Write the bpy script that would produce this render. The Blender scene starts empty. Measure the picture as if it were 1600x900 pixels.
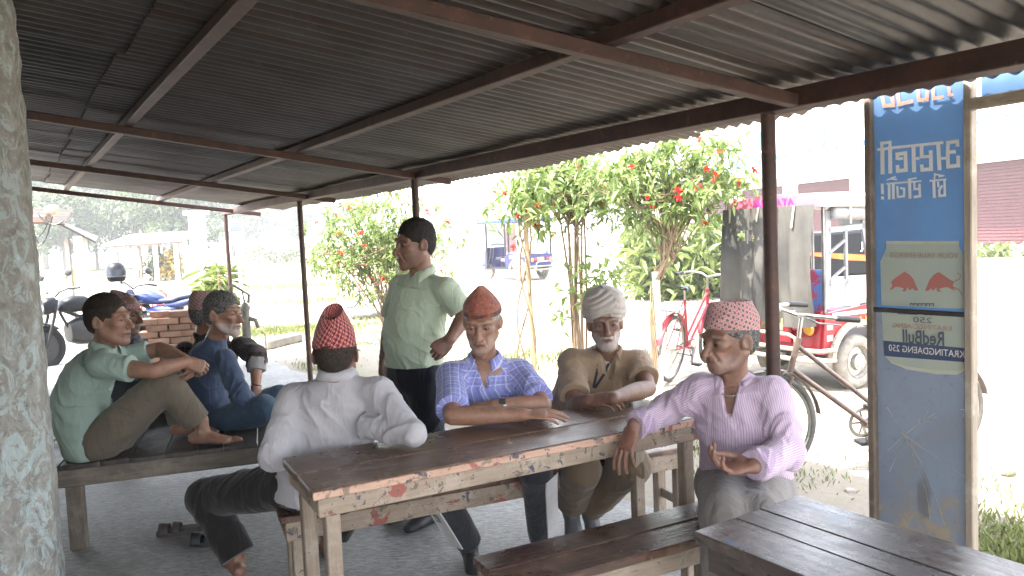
import bpy, bmesh, math, random
import numpy as np
from mathutils import Matrix, Vector

scn = bpy.context.scene
COL = scn.collection
random.seed(7)
rng = np.random.default_rng(11)

# ------------------------------------------------------------------ camera
CAM_H = 1.5
FPX = 1230.0                      # focal length in pixels of the 1600 px wide photograph
HS = .045                         # slope of the horizon (the phone was held a little crooked)
HY = 400 - 797 * HS
PIT = math.atan((450 - HY) / FPX)
ROL = math.atan(HS)
cF = np.array([0, math.cos(PIT), -math.sin(PIT)])
cU0 = np.array([0, math.sin(PIT), math.cos(PIT)])
cR0 = np.array([1., 0, 0])
cR = math.cos(ROL) * cR0 - math.sin(ROL) * cU0
cU = math.sin(ROL) * cR0 + math.cos(ROL) * cU0
cC = np.array([0, 0, CAM_H])
camd = bpy.data.cameras.new('camera')
camd.sensor_width = 36
camd.lens = FPX / 1600 * 36
camd.clip_start = .05
camd.clip_end = 3000
cam = bpy.data.objects.new('camera', camd)
COL.objects.link(cam)
cam.matrix_world = Matrix(((cR[0], cU[0], -cF[0], 0), (cR[1], cU[1], -cF[1], 0), (cR[2], cU[2], -cF[2], CAM_H), (0, 0, 0, 1)))
scn.camera = cam

# ------------------------------------------------------------------ sky, sun, exposure
SUN_EL, SUN_AZ = 60.0, math.degrees(math.atan2(-.80, -.45))   # the sun stands behind and to the left, over the roof
w = bpy.data.worlds.new('World')
scn.world = w
w.use_nodes = True
nt = w.node_tree
nt.nodes.clear()
sk = nt.nodes.new('ShaderNodeTexSky')
sk.sky_type = 'NISHITA'
sk.sun_disc = False
sk.sun_elevation = math.radians(SUN_EL)
sk.sun_rotation = math.radians(SUN_AZ)
sk.air_density = 1.0
sk.dust_density = 1.5
sk.ozone_density = 1.0
bg = nt.nodes.new('ShaderNodeBackground')
bg.inputs[1].default_value = .15
wo = nt.nodes.new('ShaderNodeOutputWorld')
hz = nt.nodes.new('ShaderNodeHueSaturation')                         # a white, hazy sky
hz.inputs['Saturation'].default_value = .3
nt.links.new(sk.outputs[0], hz.inputs['Color'])
nt.links.new(hz.outputs[0], bg.inputs[0])
nt.links.new(bg.outputs[0], wo.inputs[0])
sund = bpy.data.lights.new('sun', 'SUN')
sund.energy = 2.0
sund.angle = math.radians(.6)
sund.color = (1, .95, .87)
sun = bpy.data.objects.new('sun', sund)
COL.objects.link(sun)
_a, _e = math.radians(SUN_AZ), math.radians(SUN_EL)
sv = Vector((math.sin(_a) * math.cos(_e), math.cos(_a) * math.cos(_e), math.sin(_e)))
sun.rotation_euler = sv.to_track_quat('Z', 'Y').to_euler()
sun.location = sv * 30
scn.view_settings.view_transform = 'Standard'
scn.view_settings.look = 'None'
scn.view_settings.gamma = 1
scn.view_settings.use_curve_mapping = False
scn.view_settings.exposure = 3.66
scn.render.engine = 'CYCLES'
scn.cycles.max_bounces = 8
scn.cycles.diffuse_bounces = 5
scn.cycles.transparent_max_bounces = 8

# ------------------------------------------------------------------ pixel to place
def ray(x, y):
    return cF + (x - 800) / FPX * cR - (y - 450) / FPX * cU
def onz(x, y, z=0.):
    d = ray(x, y); return cC + d * ((z - CAM_H) / d[2])
def aty(x, y, Y):
    d = ray(x, y); return cC + d * (Y / d[1])
def onplane(x, y, P0, n):
    d = ray(x, y); return cC + d * (np.dot(np.asarray(P0) - cC, n) / np.dot(d, n))
def V(*a):
    return np.array(a, float)
def unit(v):
    v = np.asarray(v, float); return v / max(np.linalg.norm(v), 1e-9)

# ------------------------------------------------------------------ materials
def _col(c):
    return (c[0], c[1], c[2], 1)
def new_mat(name):
    m = bpy.data.materials.new(name); m.use_nodes = True
    nt = m.node_tree
    return m, nt, nt.nodes['Principled BSDF']
def nd(nt, t, **k):
    n = nt.nodes.new(t)
    for a, b in k.items():
        setattr(n, a, b)
    return n
def noise(nt, vec, scale, detail=4, rough=.6, dist=0):
    n = nd(nt, 'ShaderNodeTexNoise')
    n.inputs['Scale'].default_value = scale; n.inputs['Detail'].default_value = detail
    n.inputs['Roughness'].default_value = rough; n.inputs['Distortion'].default_value = dist
    nt.links.new(vec, n.inputs['Vector'])
    return n.outputs['Fac']
def ramp(nt, fac, stops):
    r = nd(nt, 'ShaderNodeValToRGB')
    el = r.color_ramp.elements
    while len(el) < len(stops):
        el.new(.5)
    for q, (p, c) in zip(el, stops):
        q.position = p; q.color = _col(c) if hasattr(c, '__len__') else (c, c, c, 1)
    nt.links.new(fac, r.inputs[0])
    return r.outputs[0]
def mix(nt, a, b, fac, mode='MIX'):
    m = nd(nt, 'ShaderNodeMix', data_type='RGBA', blend_type=mode)
    for s, v in ((6, a), (7, b)):
        if hasattr(v, 'is_linked'): nt.links.new(v, m.inputs[s])
        else: m.inputs[s].default_value = _col(v)
    if hasattr(fac, 'is_linked'): nt.links.new(fac, m.inputs[0])
    else: m.inputs[0].default_value = fac
    return m.outputs[2]
def coords(nt, kind='Object', scale=(1, 1, 1)):
    t = nd(nt, 'ShaderNodeTexCoord'); mp = nd(nt, 'ShaderNodeMapping')
    mp.inputs['Scale'].default_value = scale
    nt.links.new(t.outputs[kind], mp.inputs['Vector'])
    return mp.outputs[0]
def bump(nt, bs, height, strength=.3, dist=.01, prev=None):
    b = nd(nt, 'ShaderNodeBump')
    b.inputs['Strength'].default_value = strength; b.inputs['Distance'].default_value = dist
    nt.links.new(height, b.inputs['Height'])
    if prev is not None: nt.links.new(prev, b.inputs['Normal'])
    nt.links.new(b.outputs[0], bs.inputs['Normal'])
    return b.outputs[0]
_mc = {}
def mat(name, c, rough=.7, metal=0., c2=None, scale=6., lo=.35, hi=.65, stretch=(1, 1, 1), bmp=.15, bscale=60., bdist=.004, rand=0., spec=None, coat=0., sheen=0.):
    """a plain surface: two tones mixed by noise, fine relief, optional change from piece to piece"""
    if name in _mc: return _mc[name]
    m, nt, bs = new_mat(name)
    c2 = c2 or tuple(x * .72 for x in c)
    v = coords(nt, 'Object', stretch)
    k = mix(nt, c, c2, ramp(nt, noise(nt, v, scale, 6, .62), [(lo, 0.), (hi, 1.)]))
    if rand:
        oi = nd(nt, 'ShaderNodeObjectInfo')
        k = mix(nt, k, ramp(nt, oi.outputs['Random'], [(0, 1 - rand), (1, 1 + rand * .3)]), 1., 'MULTIPLY')
    nt.links.new(k, bs.inputs['Base Color'])
    bs.inputs['Roughness'].default_value = rough; bs.inputs['Metallic'].default_value = metal
    if spec is not None: bs.inputs['Specular IOR Level'].default_value = spec
    if coat: bs.inputs['Coat Weight'].default_value = coat
    if sheen: bs.inputs['Sheen Weight'].default_value = sheen
    if bmp: bump(nt, bs, noise(nt, v, bscale, 4, .6), bmp, bdist)
    _mc[name] = m
    return m

# ------------------------------------------------------------------ mesh building
class MB:
    """collects shapes in world space; build() links them as one mesh object"""
    def __init__(s):
        s.v = []; s.f = []; s.n = 0
    def add(s, vs, fs):
        vs = [tuple(map(float, p)) for p in vs]
        s.v += vs; s.f += [tuple(i + s.n for i in f) for f in fs]; s.n += len(vs)
        return s
    def box(s, c, size, ax=None, ch=0.):
        """box at centre c, size along the axes ax (3 unit vectors), corners chamfered by ch"""
        c = np.asarray(c, float); ax = np.eye(3) if ax is None else np.asarray(ax, float)
        h = np.asarray(size, float) / 2
        if ch <= 0:
            vs = [c + ax[0] * h[0] * i + ax[1] * h[1] * j + ax[2] * h[2] * k for i in (-1, 1) for j in (-1, 1) for k in (-1, 1)]
            return s.add(vs, [(0, 1, 3, 2), (4, 6, 7, 5), (0, 4, 5, 1), (2, 3, 7, 6), (0, 2, 6, 4), (1, 5, 7, 3)])
        # chamfer the four edges along axis 0 plus small end insets
        prof = []
        a, b = h[1], h[2]
        for y, z in ((a - ch, b), (a, b - ch), (a, -b + ch), (a - ch, -b), (-a + ch, -b), (-a, -b + ch), (-a, b - ch), (-a + ch, b)):
            prof.append((y, z))
        vs = []
        for x, k in ((-h[0], .0), (-h[0] + ch, 1), (h[0] - ch, 1), (h[0], 0)):
            for y, z in prof:
                q = 1 if k else 1 - ch / max(min(a, b), 1e-6) * .9
                vs.append(c + ax[0] * x + ax[1] * y * q + ax[2] * z * q)
        fs = [tuple(range(7, -1, -1)), tuple(24 + i for i in range(8))]
        for r in range(3):
            for i in range(8):
                j = (i + 1) % 8
                fs.append((r * 8 + i, r * 8 + j, r * 8 + 8 + j, r * 8 + 8 + i))
        return s.add(vs, fs)
    def bar(s, A, B, w, h, up=(0, 0, 1), ch=0.):
        A, B = np.asarray(A, float), np.asarray(B, float)
        x = unit(B - A); z = np.asarray(up, float); z = unit(z - x * (z @ x)) if abs(unit(z) @ x) < .99 else unit(np.cross(x, (1, .3, .2)))
        y = np.cross(z, x)
        return s.box((A + B) / 2, (np.linalg.norm(B - A), w, h), (x, y, z), ch)
    def tube(s, pts, r, seg=8, caps=True, closed=False):
        pts = [np.asarray(p, float) for p in pts]; n = len(pts)
        rs = [r] * n if not hasattr(r, '__len__') else list(r)
        vs = []; ref = None
        for i, p in enumerate(pts):
            if closed: t = unit(pts[(i + 1) % n] - pts[i - 1])
            else: t = unit(pts[min(i + 1, n - 1)] - pts[max(i - 1, 0)])
            if ref is None:
                ref = np.cross(t, (0, 0, 1) if abs(t[2]) < .9 else (1, 0, 0)); ref = unit(ref)
            ref = unit(ref - t * (ref @ t)); b = np.cross(t, ref)
            for k in range(seg):
                a = 2 * math.pi * k / seg
                vs.append(p + (ref * math.cos(a) + b * math.sin(a)) * rs[i])
        fs = []
        for i in range(n if closed else n - 1):
            j = (i + 1) % n
            for k in range(seg):
                l = (k + 1) % seg
                fs.append((i * seg + k, i * seg + l, j * seg + l, j * seg + k))
        if caps and not closed:
            fs += [tuple(range(seg - 1, -1, -1)), tuple((n - 1) * seg + k for k in range(seg))]
        return s.add(vs, fs)
    def lathe(s, o, axis, prof, seg=20, ref=None, a0=0., a1=2 * math.pi):
        """prof: list of (radius, height along axis)"""
        o = np.asarray(o, float); t = unit(axis)
        x = unit(np.cross(t, (0, 0, 1) if abs(t[2]) < .9 else (1, 0, 0))) if ref is None else unit(ref); y = np.cross(t, x)
        full = abs(a1 - a0 - 2 * math.pi) < 1e-6
        m = seg if full else seg + 1
        vs = [o + t * h + (x * math.cos(a0 + (a1 - a0) * k / seg) + y * math.sin(a0 + (a1 - a0) * k / seg)) * r for r, h in prof for k in range(m)]
        fs = []
        for i in range(len(prof) - 1):
            for k in range(seg):
                l = (k + 1) % m
                fs.append((i * m + k, i * m + l, (i + 1) * m + l, (i + 1) * m + k))
        return s.add(vs, fs)
    def prism(s, outline, off):
        """outline: 3-D points of a planar polygon, pushed by the vector off"""
        o = [np.asarray(p, float) for p in outline]; n = len(o); off = np.asarray(off, float)
        fs = [tuple(range(n - 1, -1, -1)), tuple(range(n, 2 * n))]
        fs += [(i, (i + 1) % n, n + (i + 1) % n, n + i) for i in range(n)]
        return s.add(o + [p + off for p in o], fs)
    def ball(s, c, r, seg=12, rings=8, ax=None):
        c = np.asarray(c, float); r = np.broadcast_to(np.asarray(r, float), 3); ax = np.eye(3) if ax is None else np.asarray(ax, float)
        vs = []
        for i in range(rings + 1):
            th = math.pi * i / rings
            for k in range(seg):
                a = 2 * math.pi * k / seg
                vs.append(c + ax[0] * r[0] * math.sin(th) * math.cos(a) + ax[1] * r[1] * math.sin(th) * math.sin(a) + ax[2] * r[2] * math.cos(th))
        fs = [(i * seg + k, (i + 1) * seg + k, (i + 1) * seg + (k + 1) % seg, i * seg + (k + 1) % seg) for i in range(rings) for k in range(seg)]
        return s.add(vs, fs)
    def grid(s, f, nu, nv, closed_u=False):
        vs = [f(i / nu, j / nv) for j in range(nv + 1) for i in range(nu + 1)]
        fs = [(j * (nu + 1) + i, j * (nu + 1) + i + 1, (j + 1) * (nu + 1) + i + 1, (j + 1) * (nu + 1) + i) for j in range(nv) for i in range(nu)]
        return s.add(vs, fs)
    def build(s, name, m, parent=None, smooth=None, frame=None):
        if frame is None:
            a = np.array(s.v); c = (a.max(0) + a.min(0)) / 2
            frame = Matrix.Translation(Vector(c))
            vs = (a - c).tolist()
        else:
            inv = np.array(frame.inverted())
            a = np.array(s.v); vs = (a @ inv[:3, :3].T + inv[:3, 3]).tolist()
        me = bpy.data.meshes.new(name)
        me.from_pydata(vs, [], s.f)
        me.validate()
        bm = bmesh.new(); bm.from_mesh(me); bmesh.ops.recalc_face_normals(bm, faces=bm.faces); bm.to_mesh(me); bm.free()
        return link(name, me, m, parent, frame, smooth)

def link(name, me, m, parent=None, frame=None, smooth=None):
    o = bpy.data.objects.new(name, me)
    COL.objects.link(o)
    if frame is not None: o.matrix_world = frame
    if m is not None:
        for q in (m if isinstance(m, (list, tuple)) else [m]): me.materials.append(q)
    if smooth is not None:
        me.shade_smooth()
        if smooth < 179: me.set_sharp_from_angle(angle=math.radians(smooth))
    if parent is not None: adopt(o, parent)
    return o
def adopt(o, parent):
    o.parent = parent
    o.matrix_parent_inverse = world_of(parent).inverted()
def world_of(o):
    if o.parent is None: return o.matrix_basis.copy()
    return world_of(o.parent) @ o.matrix_parent_inverse @ o.matrix_basis
def frame_of(c, x, z=(0, 0, 1)):
    x = unit(x); z = np.asarray(z, float); z = unit(z - x * (z @ x)); y = np.cross(z, x)
    return Matrix(((x[0], y[0], z[0], c[0]), (x[1], y[1], z[1], c[1]), (x[2], y[2], z[2], c[2]), (0, 0, 0, 1)))
def plank(name, A, B, w, h, m, parent=None, up=(0, 0, 1), ch=.004, smooth=None):
    """a straight piece of timber or steel with its own axes, so that the grain runs along it"""
    A, B = np.asarray(A, float), np.asarray(B, float)
    up = np.asarray(up, float)
    if abs(unit(up) @ unit(B - A)) > .98: up = V(.2, 1, .1)
    return MB().bar(A, B, w, h, up, ch).build(name, m, parent, smooth, frame_of((A + B) / 2, B - A, up))
def tag(o, label=None, cat=None, group=None, kind=None):
    for k, v in (('label', label), ('category', cat), ('group', group), ('kind', kind)):
        if v: o[k] = v
    return o
def thing(name, label, cat, loc=(0, 0, 0), group=None):
    o = bpy.data.objects.new(name, None)
    o.empty_display_size = .1
    COL.objects.link(o)
    o.matrix_world = Matrix.Translation(Vector(tuple(map(float, loc))))
    return tag(o, label, cat, group)
def rename_tree(o): pass
def copy_tree(o, parent=None, kids=None):
    c = o.copy(); COL.objects.link(c)
    if parent is not None: c.parent = parent
    for ch in (kids or KIDS(o)): copy_tree(ch, c)
    return c
def KIDS(o):
    return [q for q in bpy.data.objects if q.parent == o]
def text_mesh(body, size, bold=False):
    cu = bpy.data.curves.new('lettering', 'FONT')
    cu.body = body; cu.size = size; cu.align_x = 'CENTER'; cu.align_y = 'CENTER'
    cu.resolution_u = 3
    if bold: cu.offset = size * .02
    t = bpy.data.objects.new('lettering', cu); COL.objects.link(t)
    bpy.context.view_layer.update()
    dg = bpy.context.evaluated_depsgraph_get()
    me = bpy.data.meshes.new_from_object(t.evaluated_get(dg))
    bpy.data.objects.remove(t); bpy.data.curves.remove(cu)
    return me
def lettering(name, body, size, centre, x, z, m, parent, mirror=False, bold=False, width=None, lift=.0, depth=0.):
    """flat lettering laid on a face: x = reading direction, z = up"""
    me = text_mesh(body, size, bold)
    x = unit(x); z = unit(z); n = np.cross(x, z)
    a = np.empty(len(me.vertices) * 3, np.float32); me.vertices.foreach_get('co', a); a = a.reshape(-1, 3)
    sx = 1.
    if width: sx = width / max(a[:, 0].max() - a[:, 0].min(), 1e-6)
    a[:, 0] *= (-sx if mirror else sx)
    me.vertices.foreach_set('co', a.ravel()); me.update()
    fr = Matrix(((x[0], z[0], n[0], centre[0]), (x[1], z[1], n[1], centre[1]), (x[2], z[2], n[2], centre[2]), (0, 0, 0, 1)))
    return link(name, me, m, parent, fr)
def np_mesh(name, vs, fs, m, parent=None, smooth=None):
    vs = np.asarray(vs, np.float32); fs = np.asarray(fs, np.int32)
    c = (vs.max(0) + vs.min(0)) / 2
    me = bpy.data.meshes.new(name)
    k = fs.shape[1]
    me.vertices.add(len(vs)); me.vertices.foreach_set('co', (vs - c).ravel())
    me.loops.add(fs.size); me.loops.foreach_set('vertex_index', fs.ravel())
    me.polygons.add(len(fs)); me.polygons.foreach_set('loop_start', np.arange(len(fs), dtype=np.int32) * k)
    me.update(calc_edges=True); me.validate()
    return link(name, me, m, parent, Matrix.Translation(Vector(c.tolist())), smooth)
# ------------------------------------------------------------------ ground and floor
eD = unit(V(.541, -.841, 0)); oD = unit(V(.841, .541, 0))          # along the eave, and outward from it
TH = math.radians(7.5)
gD = -oD * math.cos(TH) + V(0, 0, math.sin(TH)); nD = unit(np.cross(gD, eD)); nD = nD if nD[2] > 0 else -nD
E0 = V(-2.377, 8.948, 1.94)
def RP(u, v, dz=0.):                                                # a point of the roof plane: u along the eave, v up the slope
    return E0 + eD * u + gD * v + nD * dz
def FP(u, off, z=0.):                                               # a point over the floor: off is measured outward from the eave
    p = E0 + eD * u + oD * off; return V(p[0], p[1], z)

def ground_mat():
    m, nt, bs = new_mat('dry pale earth')
    v = coords(nt, 'Object')
    a = mix(nt, (.27, .235, .19), (.2, .172, .136), ramp(nt, noise(nt, v, .55, 8, .65), [(.35, 0.), (.68, 1.)]))
    a = mix(nt, a, (.14, .118, .092), ramp(nt, noise(nt, v, 9, 8, .7), [(.55, 0.), (.8, .7)]))
    g = mix(nt, (.12, .15, .05), (.2, .19, .08), noise(nt, v, 6, 5, .7))
    a = mix(nt, a, g, ramp(nt, noise(nt, v, .22, 7, .6, .4), [(.545, 0.), (.63, .85)]))
    nt.links.new(a, bs.inputs['Base Color']); bs.inputs['Roughness'].default_value = .95
    n1 = bump(nt, bs, noise(nt, v, 14, 8, .7), .55, .03)
    bump(nt, bs, noise(nt, v, 90, 4, .7), .35, .006, n1)
    return m
def make_ground():
    rad = [0.] + [1.2 * (1.085 ** i) for i in range(88)]
    na = 144; vs = [(0, 0, -.05)]; fs = []
    for r in rad[1:]:
        for k in range(na):
            a = 2 * math.pi * k / na; x, y = r * math.cos(a), r * math.sin(a)
            z = -.05 + .012 * math.sin(x * 1.7 + y * .6) * math.sin(y * 1.3 - x * .4) + (.008 * math.sin(x * 5.1 + 1) * math.sin(y * 4.3))
            if r > 40: z += min((r - 40) * .0015, .3)
            vs.append((x, y, z))
    for k in range(na): fs.append((0, 1 + k, 1 + (k + 1) % na))
    for i in range(len(rad) - 2):
        for k in range(na):
            l = (k + 1) % na
            fs.append((1 + i * na + k, 1 + (i + 1) * na + k, 1 + (i + 1) * na + l, 1 + i * na + l))
    b = MB(); b.add(vs, fs)
    return tag(b.build('ground', ground_mat(), None, 179, Matrix.Identity(4)), kind='structure')
make_ground()

def slab_mat():
    m, nt, bs = new_mat('trowelled concrete')
    v = coords(nt, 'Object')
    a = mix(nt, (.35, .342, .328), (.235, .228, .219), ramp(nt, noise(nt, v, 1.3, 8, .7), [(.3, 0.), (.7, 1.)]))
    a = mix(nt, a, (.44, .43, .40), ramp(nt, noise(nt, v, 5, 8, .78), [(.52, 0.), (.7, .75)]))
    a = mix(nt, a, (.11, .1, .09), ramp(nt, noise(nt, v, 21, 7, .72), [(.56, 0.), (.7, .7)]))
    sv0 = coords(nt, 'Object', (1.2, 3.2, 1)); a = mix(nt, a, ramp(nt, noise(nt, sv0, 17, 8, .74), [(.36, .55), (.64, 1.2)]), 1., 'MULTIPLY')
    a = mix(nt, a, (.15, .135, .115), ramp(nt, noise(nt, v, .9, 9, .75, .5), [(.54, 0.), (.68, .65)]))
    nt.links.new(a, bs.inputs['Base Color']); bs.inputs['Roughness'].default_value = .62
    sv_ = coords(nt, 'Object', (1, 2.4, 1))
    n1 = bump(nt, bs, noise(nt, sv_, 24, 8, .7), .9, .02)
    bump(nt, bs, noise(nt, v, 150, 3, .6), .25, .003, n1)
    return m
def make_slab():
    # the edge is broken and uneven on the open side
    pts = []
    n = 90
    for i in range(n + 1):
        u = -4.6 + 14.6 * i / n
        off = -.02 + .035 * math.sin(u * 3.1) + .03 * math.sin(u * 7.7 + 1) + random.uniform(-.012, .012)
        pts.append(FP(u, off))
    out = pts + [FP(10.0, -5.4), FP(-4.6, -5.4)]
    bm = bmesh.new()
    top = [bm.verts.new(p) for p in out]; f = bm.faces.new(top)
    r = bmesh.ops.extrude_face_region(bm, geom=[f])
    for q in r['geom']:
        if isinstance(q, bmesh.types.BMVert): q.co.z -= .16
    bmesh.ops.recalc_face_normals(bm, faces=bm.faces)
    me = bpy.data.meshes.new('floor_slab'); bm.to_mesh(me); bm.free()
    tag(link('floor_slab', me, slab_mat(), None, Matrix.Identity(4)), kind='structure')
make_slab()

# ------------------------------------------------------------------ the shed over the tables
def rusty_steel():
    m, nt, bs = new_mat('rusty brown steel')
    v = coords(nt, 'Object')
    a = mix(nt, (.085, .04, .029), (.034, .021, .018), ramp(nt, noise(nt, v, 5, 7, .7), [(.35, 0.), (.65, 1.)]))
    a = mix(nt, a, (.17, .08, .05), ramp(nt, noise(nt, v, 19, 6, .7), [(.58, 0.), (.75, .8)]))
    nt.links.new(a, bs.inputs['Base Color']); bs.inputs['Roughness'].default_value = .6; bs.inputs['Metallic'].default_value = .25
    bump(nt, bs, noise(nt, v, 60, 5, .65), .3, .003)
    return m
def tin_mat():
    m, nt, bs = new_mat('old galvanised tin')
    v = coords(nt, 'Object'); vs_ = coords(nt, 'Object', (.55, 5, 1))
    oi = nd(nt, 'ShaderNodeObjectInfo')
    a = mix(nt, (.125, .12, .116), (.068, .066, .064), ramp(nt, noise(nt, v, 2.2, 7, .7), [(.3, 0.), (.7, 1.)]))
    a = mix(nt, a, (.17, .16, .15), ramp(nt, noise(nt, v, 24, 6, .75), [(.58, 0.), (.7, .55)]))
    rs = nd(nt, 'ShaderNodeMath', operation='MULTIPLY'); nt.links.new(oi.outputs['Random'], rs.inputs[0]); rs.inputs[1].default_value = .75
    streak = ramp(nt, noise(nt, vs_, 1.6, 6, .7), [(.36, 0.), (.62, 1.)])
    rr = nd(nt, 'ShaderNodeMath', operation='MULTIPLY'); nt.links.new(streak, rr.inputs[0]); nt.links.new(rs.outputs[0], rr.inputs[1])
    a = mix(nt, a, (.07, .038, .024), rr.outputs[0])
    a = mix(nt, a, ramp(nt, oi.outputs['Random'], [(0, .8), (1, 1.1)]), 1., 'MULTIPLY')
    nt.links.new(a, bs.inputs['Base Color'])
    bs.inputs['Metallic'].default_value = .55; bs.inputs['Roughness'].default_value = .4
    bump(nt, bs, noise(nt, v, 30, 5, .7), .25, .004)
    return m
M_STEEL = rusty_steel(); M_TIN = tin_mat()
shed = thing('tin_roofed_shed', 'open shed of rusty pipe posts under a low corrugated tin roof, over the wooden tables', 'shed', FP(3, -2, 0))
PITCH = .076
def corr_sheet(u0, v0, v1, waves, dz, skew0=0., skew1=0., sag=0.):
    seg = 8; nu = waves * seg; nv = 5
    b = MB()
    c0 = RP(u0 + waves * PITCH / 2, (v0 + v1) / 2, dz)
    def f(a, t):
        u = u0 + a * waves * PITCH
        lo = v0 + skew0 * (a - .5); hi = v1 + skew1 * (a - .5)
        z = .0095 * math.cos(2 * math.pi * a * waves) + dz + .006 * math.sin(a * 5 + u0 * 3) * math.sin(t * 3.1 + u0) - sag * math.sin(math.pi * t)
        return RP(u, lo + (hi - lo) * t, z)
    b.grid(f, nu, nv)
    return b.build('roof_sheet', M_TIN, shed, 60, frame_of(c0, gD, nD))
u = -1.72; k = 0
while u < 9.6:
    wv = 10
    edge = (-.35 if u < 4 else -.35 + min((u - 4) * .08, .2)) + random.uniform(-.012, .012)
    j = random.uniform(-.02, .02)
    corr_sheet(u, edge, 2.40 + j, wv, .0625 + .0022 * (k % 2), .0)
    corr_sheet(u + random.uniform(-.004, .004), 2.30 + j, 4.95, wv, .082 + .0022 * (k % 2))
    u += (wv - 1) * PITCH; k += 1
def roof_bar(name, A, B, w, h):
    return plank(name, A, B, w, h, M_STEEL, shed, nD, .004)
# purlins lie along the eave, rafters cross under them
roof_bar('purlin', RP(-1.95, 2.185, .026), RP(9.6, 2.185, .026), .05, .05)
roof_bar('purlin', RP(-2.0, 1.15, .026), RP(9.6, 1.15, .026), .05, .05)
roof_bar('purlin', RP(-1.7, 3.4, .026), RP(9.6, 3.4, .026), .05, .05)
roof_bar('purlin', RP(-1.6, 4.6, .026), RP(9.6, 4.6, .026), .05, .05)
roof_bar('eave_beam', RP(-2.55, .215, -.006), RP(9.6, .24, -.006), .07, .078)
for a, b in ((6.86, 6.55), (3.52, 3.82), (1.06, 1.30), (9.3, 9.3)):
    roof_bar('rafter', RP(a, .276 if a > 6 else -.05, -.024), RP(b, 4.8, -.024), .05, .046)
roof_bar('rafter', RP(-1.98, -.12, -.02), RP(-1.50, 4.8, -.02), .05, .05)
def post_at(u, r=.027):
    t = RP(u, .23, -.04); b = V(t[0], t[1], -.02)
    lean = V(random.uniform(-.01, .01), random.uniform(-.01, .01), 0)
    o = MB().tube([b + lean, (b + t) / 2 + lean * .3, t], r, 14).build('post', M_STEEL, shed, 50)
    return t
def u_of(x, y):
    q = onplane(x, y, RP(0, .23), oD); return float((q - E0) @ eD)
for (x, y) in ((357, 400), (477, 450), (650, 310), (1206, 400)):
    post_at(u_of(x, y), .029 if x > 1000 else .027)
post_at(9.3)

def peeling_wall():
    m, nt, bs = new_mat('rough plaster with peeling pale blue paint')
    v = coords(nt, 'Object'); v2 = coords(nt, 'Object', (1, 1, .55))
    a = mix(nt, (.43, .415, .38), (.24, .225, .2), ramp(nt, noise(nt, v2, 30, 8, .7, .8), [(.35, 0.), (.65, 1.)]))
    fl = noise(nt, v2, 17, 9, .75, 1.2)
    a = mix(nt, a, (.5, .59, .59), ramp(nt, fl, [(.50, 0.), (.56, .8)]))
    a = mix(nt, a, (.5, .47, .42), ramp(nt, noise(nt, v2, 48, 6, .7, .6), [(.58, 0.), (.66, .75)]))
    nt.links.new(a, bs.inputs['Base Color']); bs.inputs['Roughness'].default_value = .8
    n1 = bump(nt, bs, noise(nt, v2, 34, 8, .72, 1.), 1., .022)
    bump(nt, bs, fl, .5, .012, n1)
    return m
def make_pillar():
    # rough masonry pillar: a square column with a lumpy plaster skin
    base = onz(60, 450, 1.45) if False else None
    R = aty(62, 450, 2.62)
    x0 = R[0] - .275; y0 = R[1] + .15
    bm = bmesh.new()
    nz, ns = 130, 14
    ring = []
    for i in range(ns): ring.append((-1 + 2 * i / ns, -1))
    for i in range(ns): ring.append((1, -1 + 2 * i / ns))
    for i in range(ns): ring.append((1 - 2 * i / ns, 1))
    for i in range(ns): ring.append((-1, 1 - 2 * i / ns))
    from mathutils import noise as mn
    rows = []
    ca, sa = math.cos(.5), math.sin(.5)
    for j in range(nz + 1):
        z = -.04 + 2.42 * j / nz
        row = []
        for (a, b) in ring:
            k = 1 / (a ** 8 + b ** 8) ** .125
            px_, py_ = a * k * .155, b * k * .155
            q = Vector((px_ * 9, py_ * 9, z * 6))
            d = mn.fractal(q, .8, 2.1, 4) * .010 + mn.noise(Vector((px_ * 30, py_ * 30, z * 18))) * .004
            s_ = 1 + d / .155
            X, Y = px_ * s_, py_ * s_
            row.append(bm.verts.new((x0 + X * ca - Y * sa, y0 + X * sa + Y * ca, z)))
        rows.append(row)
    n = len(ring)
    for j in range(nz):
        for i in range(n):
            bm.faces.new((rows[j][i], rows[j][(i + 1) % n], rows[j + 1][(i + 1) % n], rows[j + 1][i]))
    bm.faces.new(rows[-1])
    me = bpy.data.meshes.new('pillar'); bm.to_mesh(me); bm.free()
    o = link('plastered_pillar', me, peeling_wall(), None, Matrix.Translation(Vector((0, 0, 0))), 179)
    tag(o, 'rough plastered pillar with peeling pale blue paint holding up the shed roof', 'pillar')
make_pillar()

def make_back_wall():
    m = mat('old limewashed plaster', (.34, .36, .34), .9, c2=(.22, .2, .17), scale=3, bmp=.4, bscale=30)
    A, B = FP(-1.6, -4.75), FP(9.8, -4.75)
    o = MB().bar((A + B) / 2 - (B - A) / 2 + V(0, 0, 1.28), B + V(0, 0, 1.28), .2, 2.55).build('shop_wall', m)
    tag(o, 'limewashed shop wall closing the back of the tin-roofed shed', 'wall')
make_back_wall()
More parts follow.
